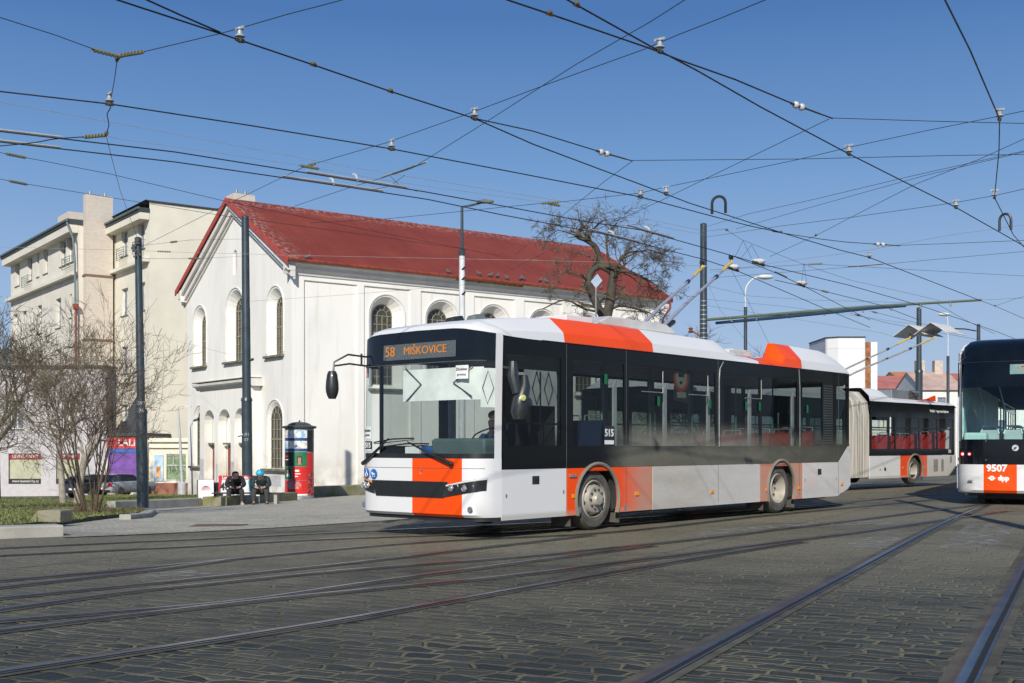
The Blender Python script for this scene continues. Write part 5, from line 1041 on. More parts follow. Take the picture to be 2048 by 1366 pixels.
lamp(924, 41, 412, 402, 'street lamp with white lower tube and flat head, in front of the church roof', 'flat')
lamp(1491, 52, 614, 553, 'curved white street lamp on a dark pole right of the banded pole', 'curve', .075, 1530)
lamp(1896, 72, 712, 628, 'farthest curved street lamp, left of the tram', 'curve', .09, 1888)
lamp(364, 66, 0, 0, 'small pale lamp post with a thick foot on the grass left of the church', 'small')
mast(1838, 55, 616, .17, .12, 'dark pole with white marks between the far trolleybus and the tram', zj=1.3+1.3+.9*0+2.4)
mast(1957, 75, 649, .15, .12, 'short distant dark pole just above the tram')
mast(2197, 15.6, -60, .16, .12, 'dark tram pole just outside the right edge, its long shadow lying across the rails', zj=2.6)
# ================================================================ OVERHEAD WIRES
ins_g = M('grey insulator', (.3, .33, .36), .45); ins_w = M('white insulator', (.5, .5, .51), .5); ins_d = M('dark clamp', (.06, .06, .045), .6)
def wire(pts, z, r, label, mat=None, ins=(), name='overhead_wire', sm=False, group='overhead wires above the junction'):
    P = [p if isinstance(p, Vector) else onray(p[0], p[1], p[2] if len(p) > 2 else z) for p in pts]
    if sm: P = catmull(P, 6)
    def off(p): u = CX+p.x/p.y*F; v = HY-(p.z-CH)/p.y*F; return u < -5 or u > 2053 or v < -5
    if off(P[0]): P.insert(0, P[0]+(P[0]-P[1]).normalized()*22)       # the wire runs on beyond the picture
    if off(P[-1]): P.append(P[-1]+(P[-1]-P[-2]).normalized()*22)
    b = MB(); b.tube(P, r, 5); o = b.build(name, mat or wire_m, smooth=60); tag(o, label, 'wire', group)
    for (px, py, kind) in ins:
        # attach at the wire point closest to the survey mark
        best = None
        for a, c in zip(P, P[1:]):
            for k in range(11):
                q = a.lerp(c, k/10)
                if q.y < 1: continue
                u = CX+q.x/q.y*F; v = HY-(q.z-CH)/q.y*F; d = (u-px)**2+(v-py)**2
                if best is None or d < best[0]: best = (d, q, (c-a).normalized())
        insulator(o, best[1], best[2], kind)
    return o
def insulator(o, q, t, kind):
    b = MB(); h = Vector((t.x, t.y, 0)).normalized(); n_ = Vector((-h.y, h.x, 0))
    if kind == 'bell':
        b.lathe([(.022, 0), (.022, .03), (.055, .035), (.05, .05), (.028, .065), (.024, .1), (.036, .11), (.036, .125)], o=q+Z3*.0, n=10); b.cb((0, 0, 0), (.016, .13, .028), Matrix.Translation(q+Z3*.125) @ Matrix.Rotation(math.atan2(h.y, h.x), 4, 'Z')); b.build('hanger_insulator', ins_g, o)
        b = MB(); b.tube([q-h*.05, q+h*.05], .022, 6); b.ball(q+Z3*.0, .03, 8, 5); b.build('wire_clamp', ins_d, o)
    elif kind == 'clamp': b.ball(q+Z3*.015, .03, 8, 6, (1, 1, .8)); b.tube([q-h*.04, q+h*.04], .02, 5); b.build('wire_clamp', M('bronze clamp', (.12, .09, .05), .5), o)
    elif kind == 'strain': 
        for k in range(7): b.tube([q+t*(.05*k-.16), q+t*(.05*k-.135)], .028, 8)
        b.tube([q-t*.2, q+t*.2], .012, 5); b.build('strain_insulator', M('olive insulator', (.16, .16, .1), .6), o)
    elif kind == 'white':
        for k in (0, 1): b.ball(q+t*(.13*k-.06), .045, 10, 6, (1, 1, 1))
        b.build('strain_insulator', ins_w, o); b = MB(); b.tube([q-t*.16, q+t*.16], .018, 5); b.tube([q+t*.16, q+t*.5], .012, 5); b.build('turnbuckle', ins_d, o)
    elif kind == 'bar': b.tube([q-t*.55+Z3*.02, q+t*.55+Z3*.02], .02, 4); b.build('splice_bar', ins_g, o)
    elif kind == 'long': b.tube([q-t*.9+Z3*.025, q+t*.9+Z3*.025], .022, 4); b.build('section_runner', ins_g, o); b = MB(); b.tube([q-Z3*.0, q+Z3*.1+n_*.05, q+Z3*.14+n_*.14], .02, 5); b.build('white_horn', ins_w, o)
    elif kind == 'hood': b.ball(q+Z3*.05, .17, 12, 6, (1, .5, .4)); b.build('insulator_hood', ins_w, o); b = MB(); b.tube([q-t*.3, q+t*.3], .035, 6); b.build('section_insulator', ins_d, o)
T, S = .0095, .0052
Zc = 5.5
wire([(180, -26), (235, 0), (440, 67), (627, 130), (781, 183), (949, 237), (1065, 288), (1300, 376), (1378, 406), (1453, 430), (1562, 465), (1679, 500), (1739, 515), (1963, 602)], Zc, T, 'thick contact wire from the top left edge to the tip of the bracket arm', ins=[(478, 80, 'bell'), (629, 131, 'clamp'), (781, 184, 'clamp'), (949, 238, 'bell'), (1332, 388, 'bell'), (1557, 464, 'clamp'), (1739, 515, 'bell')])
wire([(240, -30), (294, 0), (365, 32), (441, 65)], Zc+.01, T, 'short thick wire joining the upper left contact wire near the top edge')
wire([(945, 236), (1065, 262), (1201, 304), (1265, 322)], Zc+.01, T*.9, 'thick branch wire ending in white insulators above the trolleybus front', ins=[(1205, 306, 'white')])
wire([(960, -25), (1015, 0), (1099, 28), (1300, 97), (1359, 120), (1470, 159), (1589, 209), (1665, 237)], Zc, T, 'thick wire from the top edge centre ending in white insulators at the right', ins=[(1099, 28, 'clamp'), (1600, 213, 'white')])
wire([(1090, -25), (1135, 0), (1300, 92), (1392, 140), (1523, 215), (1698, 308), (1811, 365), (1912, 415), (2048, 492), (2110, 528)], Zc, T, 'thick contact wire from the top edge centre down to the right edge', ins=[(1160, 12, 'clamp'), (1324, 104, 'bell'), (1698, 308, 'bell'), (1912, 414, 'bell')])
wire([(-80, 174), (0, 183), (219, 208), (500, 251), (700, 284), (783, 298), (1030, 345), (1281, 394), (1423, 432), (1500, 452), (1562, 465)], Zc, T, 'thick contact wire crossing from the left edge, third from the top', ins=[(222, 208, 'bell'), (783, 298, 'bell'), (1281, 395, 'bell')])
wire([(-80, 250), (0, 263), (350, 304), (700, 360), (846, 383), (1000, 411), (1160, 441), (1281, 460), (1463, 511), (1517, 527), (1700, 571), (1843, 612), (1990, 662), (2100, 705)], Zc, T, 'upper wire of the trolleybus pair, touched by the right-hand pole', ins=[(35, 267, 'bar'), (720, 362, 'long'), (1300, 467, 'long'), (1525, 528, 'hood')])
wire([(-80, 272), (0, 284), (350, 324), (700, 375), (856, 399), (1000, 429), (1207, 468), (1404, 518), (1466, 538), (1653, 619), (1740, 655)], Zc, T, 'lower wire of the trolleybus pair, touched by the left-hand pole', ins=[(25, 286, 'bar'), (680, 372, 'long'), (1235, 475, 'long'), (1475, 541, 'hood')])
wire([(1463, 511), (1550, 545), (1603, 570), (1690, 615), (1740, 640)], Zc, T*.9, 'trolleybus wire from the hood insulator down towards the bracket arm', ins=[(1603, 570, 'hood'), (1560, 552, 'bar')])
wire([(1550, 560), (1650, 583), (1760, 610), (1838, 640)], Zc, T*.9, 'dark wire passing the middle of the bracket arm', ins=[(1650, 582, 'strain')])
wire([(1870, -45), (1890, 0), (1940, 100), (1999, 238)], 5.6, T, 'thick steep wire at the upper right edge', ins=[(1999, 236, 'bell')])
wire([(1999, 240), (1998, 300), (1989, 395), (2027, 470), (2048, 494)], 5.55, T*.9, 'wire bending down from the right-hand hanger towards the tram', ins=[(1989, 393, 'bell')])
wire([(1545, 463), (1640, 478), (1690, 484), (1790, 491)], Zc, T*.8, 'thick short wire with white insulators right of the wire loop', ins=[(1760, 490, 'white')])
# loops
for (x0, y0, x1, y1, yt, lab) in ((1424, 430, 1451, 428, 393, 'dark cable loop bridging two wires above the banded pole'), (1999, 464, 2022, 462, 428, 'dark cable loop bridging two wires at the right edge')):
    a = onray(x0, y0, Zc); c = onray(x1, y1, Zc); h = (y0-yt)/F*a.y; m_ = (a+c)/2; pts = [a+Z3*.02, a+Z3*h*.55]+[m_+(a-m_)*math.cos(math.pi*i/8)+Z3*(h*.62+h*.36*math.sin(math.pi*i/8)) for i in range(9)]+[c+Z3*h*.55, c+Z3*.02]
    b = MB(); b.tube(pts, .026, 8); tag(b.build('cable_loop', black), lab, 'cable', 'cable loops on the contact wires')
topA = bA_+Vector((-.018*hA, 0, hA)); topB = bB_+Vector((0, 0, hB))
def onA(py): z = CH+(HY-py)/F*bA_.y; return Vector((bA_.x-.018*(z-bA_.z), bA_.y, z))
def onB(py): return Vector((bB_.x, bB_.y, CH+(HY-py)/F*bB_.y))
def onC(py): return Vector((bC_.x, bC_.y, CH+(HY-py)/F*bC_.y))
Zs = 6.0
wire([(-60, 15), (0, 35), (110, 70), (200, 103), (235, 112), (290, 103), (441, 67), (478, 57), (570, 30), (685, 0), (760, -25)], Zs, S, 'span wire with the large strain insulators at the upper left', ins=[(215, 107, 'strain'), (262, 108, 'strain')], sm=False)
wire([(235, 115, 6.0), (228, 165, 5.8), (222, 196, 5.62), (224, 210, 5.55)], 6, S, 'short drop wire below the large strain insulators', ins=[(235, 118, 'clamp')])
wire([(222, 214), (214, 228), (218, 250), (213, 268)], Zc, S*1.4, 'kinked dark drop cable under the left hanger', ins=[(212, 268, 'clamp')])
wire([(212, 270, 5.5), (222, 310, 5.9), (240, 380, 6.6), onA(480)], 6, S, 'thin stay wire down to the top of the left lawn pole')
wire([(-60, 296), (0, 292), (70, 285), (110, 278), (180, 273), (210, 270)], Zc, S*1.5, 'sagging dark cable near the left edge', ins=[(190, 273, 'strain')], sm=True)
wire([(-60, 192), (0, 204), (215, 243), (700, 334), (1110, 400), (1350, 450), (1410, 462)], 6.4, S*.8, 'pale thin rope wire crossing the whole sky from the left edge', wire_pale)
wire([(215, 272), (240, 278), (420, 303), (600, 331), (780, 362), (1090, 405), (1250, 440), (1410, 470)], 6.2, S*.8, 'pale thin rope wire below the first rope wire', wire_pale, ins=[(610, 332, 'strain'), (1110, 407, 'strain')])
wire([(-60, 296), (0, 305), (35, 312), (220, 348), (440, 400), (700, 453), (940, 500)], 6.3, S, 'thin wire descending over the church roof, upper of two', ins=[(30, 311, 'strain')])
wire([(-60, 350), (0, 358), (40, 366), (215, 394), (450, 432), (700, 465), (940, 500), (1000, 512)], 6.3, S, 'thin wire descending over the church roof, lower of two', ins=[(38, 365, 'strain')])
wire([onA(497), (440, 415, 6.9), (610, 333, 6.5), (771, 286), (921, 233), (957, 220), (1096, 168), (1290, 98), (1355, 70), (1440, 37), (1530, 0), (1580, -20)], 6.0, S, 'long span wire rising from the left lawn pole to the top edge', ins=[(625, 329, 'strain')])
wire([onB(470), (590, 412, 6.6), (700, 375, 6.4), (790, 348), (825, 336), (972, 244), (1150, 130), (1300, 44), (1369, 0), (1400, -20)], 6.1, S, 'long span wire rising from the church pole to the top edge', ins=[(800, 350, 'bar'), (820, 340, 'bar')])
wire([(780, 352, 6.1), (800, 372, 5.6), (835, 383, 5.5)], 6, S*.8, 'small stitch wire over the trolleybus pair, left side'); wire([(810, 350, 6.1), (780, 372, 5.6), (745, 380, 5.5)], 6, S*.8, 'small stitch wire over the trolleybus pair, crossing the other')
wire([(620, 446, 6.4), (770, 438, 6.3), (1080, 407), (1130, 403), (1281, 386), (1332, 374), (1450, 350), (1601, 318), (1706, 293), (1850, 262), (1990, 234), (2048, 222), (2110, 210)], 6.0, S, 'span wire from the church roof across to the hanger at the right edge', ins=[(1100, 405, 'strain')])
wire([(1658, 238), (1530, 300), (1410, 358), (1320, 402), (1250, 434), (1100, 500), (1010, 545)], 6.0, S, 'thin diagonal wire from the right-hand white insulators down behind the tree')
wire([(1265, 322), (1210, 362), (1160, 402), (1090, 460), (1030, 510)], 6.0, S, 'thin diagonal wire from the central white insulators down to the tree')
wire([(1665, 236), (1850, 242), (2048, 247), (2120, 249)], 5.7, S, 'nearly level thin wire to the right edge, upper'); wire([(1265, 321), (1600, 318), (1900, 311), (2048, 309), (2120, 308)], 5.7, S, 'nearly level thin wire to the right edge, lower')
wire([onC(455), (1500, 427, 6.6), (1627, 399, 6.5), (1815, 354, 6.3), (2048, 302, 6.0), (2120, 286, 6)], 6, S*.9, 'thin wire rising from the banded pole to the right edge, upper'); wire([(1472, 458, 6.6), (1627, 413, 6.5), (1850, 351, 6.3), (2048, 304, 6.0), (2120, 286, 6)], 6, S*.9, 'thin wire rising from a small clamp to the right edge, second')
wire([(1540, 513), (1632, 471), (1740, 415), (1832, 368), (1960, 318), (2048, 278), (2110, 250)], 6.0, S, 'steep thin span wire from the hood insulators up to the right edge', ins=[(1631, 472, 'clamp')])
wire([onC(475), (1562, 452, 6.5), (1700, 435, 6.3), (1912, 405, 6.0), (1990, 391, 5.9), (2048, 378), (2110, 366)], 5.9, S, 'long thin wire from the banded pole past two hangers to the right edge')
wire([(1790, 491), (1900, 487), (2020, 482), (2110, 478)], 5.6, S, 'thin wire continuing right from the short insulated wire')
wire([(1420, 545, 6.4), (1540, 527, 6.3), (1739, 500, 6.1), (1900, 470, 6), (2048, 450, 6), (2110, 441, 6)], 6, S*.8, 'pale thin wire crossing right below the hangers', wire_pale)
wire([(1420, 556, 6.5), (1730, 532, 6.2), (1880, 518, 6.1), (2048, 503, 6), (2110, 497, 6)], 6, S*.9, 'thin wire crossing right, below the pale one', ins=[(1735, 531, 'bar')])
wire([(1420, 540), (1630, 528), (1800, 538), (2048, 552), (2110, 556)], 6.2, S*.9, 'thin wire crossing right, lowest of the three', ins=[(1633, 528, 'strain')])
wire([onC(463), (1450, 458, 6.4), (1485, 480, 6.2), (1610, 530, 6.0), (1700, 560, 6), (1880, 601, 6)], 6, S*.8, 'thin catenary wire falling right from the banded pole', ins=[(1452, 459, 'clamp')])
for a, c1, c2, lab in ((1486, 1470, 1503, 'left'), (1503, 1484, 1518, 'middle')):
    wire([(c1, 514, 5.52), (a, 481 if a < 1500 else 490, 6.15)], 6, S*.8, f'{lab} steep dropper wire above the hood insulators, leaning right'); wire([(c2, 517, 5.52), (a, 481 if a < 1500 else 490, 6.15)], 6, S*.8, f'{lab} steep dropper wire above the hood insulators, leaning left')
for dx, lab in ((-5, 'left'), (5, 'right')): wire([(1608+dx, 565, 5.52), (1608, 526, 6.2)], 6, S*.8, f'{lab} dropper wire of the lone hood insulator')
wire([(-60, 494, 7), (0, 494, 7), onA(501), (350, 504, 6.9), (600, 511, 6.8), (940, 518, 6.7), (1250, 525, 6.6), onC(532)], 7, S*.9, 'pale level wire crossing the church roof from the left pole to the banded pole', wire_pale, ins=[(330, 500, 'strain'), (1070, 520, 'strain')])
wire([onA(492), (380, 480, 6.8), onB(478)], 7, S*.8, 'thin wire between the two thick left poles, upper', ins=[(345, 478, 'strain')]); wire([onA(517), (400, 517, 6.9), onB(512)], 7, S*.8, 'thin wire between the two thick left poles, lower', ins=[(385, 517, 'strain')])
wire([onB(603), (700, 589, 6.5), (960, 567, 6.3)], 6.5, S*.7, 'faint thin wire from the church pole bracket past the first church window')
wire([(-40, 600, 9), (130, 625, 8), (300, 668, 7.6), onB(718)], 7, S*.8, 'thin cable falling from the left edge to the church pole collar')
wire([onC(570), (1500, 592, 6.7), (1620, 600, 6.6), (1840, 606, 6.6), (2048, 596, 6.6)], 6, S*.8, 'thin far wire level with the bracket arm'); wire([onC(598), (1560, 612, 6.6), (1650, 623, 6.6), (1838, 650, 6.6)], 6, S*.8, 'thin far wire below the bracket arm', ins=[(1652, 622, 'strain')])
wire([onC(610), (1600, 640, 6.6), (1760, 665, 6.6), (1840, 690, 6.4)], 6, S*.8, 'thin far wire falling behind the far trolleybus poles'); wire([onC(548), (1440, 620, 7.0), (1500, 690, 4.8), (1530, 716, 3.9)], 6, S*.8, 'thin slanting stay from the banded pole behind the trolleybus roof'); wire([(1463, 540), (1500, 610, 5), (1550, 712, 3.9)], 5.5, S*.8, 'second slanting rope down to the trolleybus roof')
wire([(1963, 602, 5.8), (1990, 612, 5.9), (2048, 637, 5.6), (2110, 662, 5.5)], 6, T*.8, 'dark wire from the tip of the bracket arm to the right edge', ins=[(1990, 611, 'clamp')]); wire([(1990, 612, 5.8), (2033, 597, 5.9), (2100, 580, 6)], 6, S, 'thin rising wire near the tip of the bracket arm')
wire([(1700, 626, 5.6), (1770, 645, 5.6), (1822, 655, 5.6), (1960, 680, 5.6)], 5.6, S*1.2, 'dark far trolleybus wire into the wire troughs, left', ins=[(1715, 630, 'strain')]); wire([(1740, 622, 5.6), (1830, 645, 5.6), (1868, 652, 5.6)], 5.6, S*1.2, 'dark far trolleybus wire into the wire troughs, right', ins=[(1752, 628, 'strain')])
wire([(1870, 605, 5.9), (1930, 640, 5.8), (1990, 668, 5.8)], 5.8, S*1.3, 'dark wire descending past the farthest street lamp'); wire([(1893, 657, 6.6), (1930, 658, 6.6), (1952, 662, 6.6)], 6.6, .03, 'thick dark bracket rod beside the farthest street lamp', ins=[(1935, 668, 'clamp')])
# roof shaped wire troughs at the tips of the far trolleybus poles
for px, py, lab in ((1830, 660, 'left'), (1873, 656, 'right')):
    q = onray(px, py+7, 5.42); b = MB(); m_ = Matrix.Translation(q) @ Matrix.Rotation(B2A, 4, 'Z')
    for s_ in (-1, 1): b.add([m_ @ Vector(v) for v in ((-.5, 0, .3), (1.0, 0, .3), (1.0, s_*.62, -.1), (-.5, s_*.62, -.1), (-.5, 0, .285), (1.0, 0, .285), (1.0, s_*.61, -.115), (-.5, s_*.61, -.115))], [(0, 1, 2, 3), (4, 7, 6, 5), (0, 3, 7, 4), (1, 5, 6, 2), (2, 6, 7, 3)])
    tag(b.build('wire_trough', M('pale trough sheet', (.6, .6, .58), .6), smooth=0), f'{lab} roof shaped sheet metal trough on the wires above the far trolleybus', 'wire trough')

# ================================================================ TREES
bark = M('dark tree bark', (.06, .05, .036), .9, var=.35, vs=4, bump=.5, bs=18); twig = M('brown twigs', (.13, .095, .065), .85, var=.35, vs=1.5); olive_twig = M('olive twigs', (.15, .135, .085), .85, var=.35, vs=1.5); pale_bark = M('pale grey bark', (.3, .27, .22), .9, var=.25, vs=5, bump=.3, bs=25)
red_twig = M('reddish twigs', (.095, .066, .046), .85, var=.3, vs=1.2)
class Tree:
    prob = .75
    def __init__(s, seed, minr=.004, grav=0., curl=.25, seg=4, kids=(2, 4), shrink=.72):
        s.r = random.Random(seed); s.b = MB(); s.t = MB(); s.minr = minr; s.g = grav; s.curl = curl; s.seg = seg; s.k = kids; s.sh = shrink; s.tips = []
    def grow(s, p, d, r, L, depth, thick=.05):
        pts = [p]; rs = [r]; d = d.normalized(); m = s.seg
        for i in range(m):
            d = (d+Vector((s.r.gauss(0, 1), s.r.gauss(0, 1), s.r.gauss(0, 1)))*s.curl*.5+Z3*s.g).normalized(); p = p+d*L/m; pts.append(p); rs.append(r*(1-.45*(i+1)/m))
            if depth > 0 and i >= 1 and s.r.random() < s.prob: s.side(p, d, rs[-1]*.6, L*s.sh*s.r.uniform(.6, 1), depth-1, thick)
        (s.b if r > thick else s.t).tube(pts, rs, 7 if r > thick else 3, cap=r > thick)
        if depth > 0:
            for _ in range(s.r.randint(*s.k)): s.side(p, d, rs[-1]*.8, L*s.sh*s.r.uniform(.75, 1.1), depth-1, thick)
        else: s.tips.append(p)
    def side(s, p, d, r, L, depth, thick):
        a = Vector((s.r.gauss(0, 1), s.r.gauss(0, 1), s.r.gauss(0, 1))); a = (a-d*a.dot(d)).normalized(); s.grow(p, d+a*s.r.uniform(.5, 1.1), max(r, s.minr), L, depth, thick)
def finish(t, root, m1, m2, nm=('trunk', 'crown')):
    t.b.build(nm[0], m1, root, smooth=50, fix=False); t.t.build(nm[1], m2, root, smooth=0, fix=False)
# gnarled tree behind the trolleybus
tb = gd(1212, 46); tr1 = empty('bare_tree', tb, 0, 'gnarled bare tree with thick twisted limbs behind the trolleybus roof', 'tree'); t = Tree(11, .008, .0, .4, 5, (1, 3), .72); t.prob = .66
k = 46/F; L2 = lambda x, y, dy=0.: Vector(((x-1212)*k, dy, CH+(HY-y)*k-tb.z))
def limb(pts, rs, depth=3, bl=1.5, every=1):
    P = catmull(pts, 4); n = len(P); R_ = [(rs[0]+(rs[1]-rs[0])*i/(n-1))*.74 for i in range(n)]; t.b.tube(P, R_, 9)
    for i in range(3, n, every):
        for _ in range(2):
            if t.r.random() < .8: t.side(P[i], (P[i]-P[i-1]).normalized(), R_[i]*.4, bl*t.r.uniform(.5, 1.1), depth, .05)
t.b.tube([Vector((0, 0, -.3)), Vector((.05, 0, 2)), L2(1214, 660), L2(1212, 620)], [.3, .24, .2, .18], 12)
limb([L2(1212, 640), L2(1221, 600), L2(1224, 570), L2(1228, 545)], (.27, .22), 1, .6, 2); limb([L2(1210, 640), L2(1192, 605), L2(1178, 570), L2(1182, 545), L2(1200, 532), L2(1225, 545)], (.23, .17), 1, .7, 2)
limb([L2(1226, 548), L2(1200, 520), L2(1192, 495), L2(1172, 480), L2(1155, 472), L2(1168, 450)], (.19, .09), 2, .75, 2); limb([L2(1228, 548), L2(1240, 520), L2(1258, 505), L2(1290, 502)], (.12, .04), 3, .95, 2); limb([L2(1228, 548, .3), L2(1250, 542), L2(1285, 555), L2(1320, 575)], (.13, .04), 3, .9, 2)
limb([L2(1172, 482), L2(1190, 455), L2(1205, 440)], (.07, .03), 2, .8, 2); limb([L2(1226, 545), L2(1216, 510), L2(1214, 470), L2(1235, 445)], (.08, .03), 2, .95, 2); limb([L2(1212, 625), L2(1240, 612), L2(1280, 620), L2(1310, 630)], (.08, .03), 3, .8, 2); limb([L2(1210, 625), L2(1170, 618), L2(1130, 600), L2(1085, 618)], (.08, .03), 3, .8, 2); limb([L2(1182, 560), L2(1150, 548), L2(1140, 530)], (.06, .02), 3, .7, 2); limb([L2(1240, 520), L2(1290, 500), L2(1330, 510)], (.05, .02), 3, .8, 2); limb([L2(1155, 472), L2(1135, 465), L2(1115, 460)], (.05, .02), 3, .7, 2)
finish(t, tr1, bark, M('grey brown twigs', (.11, .09, .065), .85, var=.3))
def tree(px, Y, ytop, seed, label, m1, m2, r0=.18, h0=.3, spread=.6, depth=5, minr=.008, Lk=.3, name='bare_tree', curl=.35, lean=0.):
    base = gd(px, Y); H = CH+(HY-ytop)/F*Y-base.z; o = empty(name, base, 0, label, 'tree'); t = Tree(seed, minr, .05, curl, 4, (2, 3), .74)
    t.b.tube([Vector((0, 0, -.3)), Vector((lean*.5, 0, H*h0*.5)), Vector((lean, 0, H*h0))], [r0*1.2, r0, r0*.85], 10)
    for i in range(6):
        a = i*1.05+t.r.random(); t.grow(Vector((lean, 0, H*h0*t.r.uniform(.75, 1))), Vector((math.cos(a)*spread, math.sin(a)*spread, 1)), r0*.45, H*Lk*t.r.uniform(.7, 1.1), depth-1, .045)
    finish(t, o, m1, m2); return o
tree(1400, 70, 578, 5, 'distant bare tree behind the banded pole, brown twigs', bark, twig, .2, .25, .9, 5, .012, .24)
tree(-10, 62, 470, 9, 'dark bare tree at the far left edge', bark, MATS['dark tree bark'], .25, .25, .5, 5, .014, .24)
tree(128, 47, 640, 21, 'bare tree with a slim pale trunk at the left, behind the bushy shrub', pale_bark, olive_twig, .12, .38, .9, 5, .007, .25, lean=-.25)
tree(152, 46, 680, 22, 'short pale leaning trunk beside the slim pale tree', pale_bark, twig, .14, .3, .8, 4, .007, .25, lean=.35)
tree(-55, 36, 640, 31, 'low spreading bare tree near the left edge with olive drooping twigs', pale_bark, olive_twig, .1, .3, 1.3, 5, .006, .28, curl=.5)
sb = gd(182, 28.6); shr = empty('bare_shrub', sb, 0, 'tall many stemmed bare shrub with reddish twigs left of the thick lawn pole', 'shrub'); t = Tree(41, .0048, .07, .16, 4, (1, 2), .68); t.prob = .68
for i in range(15):
    a = i*2.4; q = Vector((math.cos(a)*.22, math.sin(a)*.22, 0))*random.uniform(.3, 1.2); tgt = Vector((math.cos(a)*random.uniform(.1, .6)-.08, math.sin(a)*random.uniform(.1, .4), 1)); t.grow(q-Z3*.05, tgt, random.uniform(.02, .034), random.uniform(1.8, 2.5), 4, .018)
finish(t, shr, red_twig, red_twig, ('stems', 'twigs'))
def brush(px, Y, n, w, h, label, mat, seed, dx=1.):
    o = gd(px, Y); rt = empty('low_shrub', o, 0, label, 'shrub'); t = Tree(seed, .003, .0, .5, 3, (1, 2), .6)
    for i in range(n): a = t.r.uniform(0, 6.28); q = Vector((math.cos(a)*w*t.r.random()*dx, math.sin(a)*w*.5*t.r.random(), 0)); t.grow(q, Vector((t.r.gauss(0, .5), t.r.gauss(0, .5), 1)), .007, h*t.r.uniform(.4, .7), 2, .02)
    t.t.build('twigs', mat, rt, smooth=0, fix=False)
brush(185, 28.4, 110, 1.3, .35, 'low tangle of brown brush at the foot of the tall shrub', M('dead brush', (.14, .10, .06), .9, var=.3), 51, 1.3)

# ================================================================ PEOPLE
def skinmesh(name, nodes, edges, mat, parent, root=0, sub=2):
    me = bpy.data.meshes.new(name); me.from_pydata([n_[0] for n_ in nodes], edges, []); o = bpy.data.objects.new(name, me); COL.objects.link(o)
    o.modifiers.new('skin', 'SKIN'); sv = me.skin_vertices[0].data
    for i, n_ in enumerate(nodes): r = n_[1]; sv[i].radius = r if isinstance(r, tuple) else (r, r); sv[i].use_root = (i == root)
    s_ = o.modifiers.new('s', 'SUBSURF'); s_.levels = sub; s_.render_levels = sub
    dg = bpy.context.evaluated_depsgraph_get(); m2 = bpy.data.meshes.new_from_object(o.evaluated_get(dg)); bpy.data.objects.remove(o); bpy.data.meshes.remove(me)
    m2.name = name; m2.materials.clear(); m2.materials.append(mat); m2.shade_smooth(); q = bpy.data.objects.new(name, m2); COL.objects.link(q); q.parent = parent; return q
skin_m = M('skin', (.5, .3, .22), .55, var=.08)
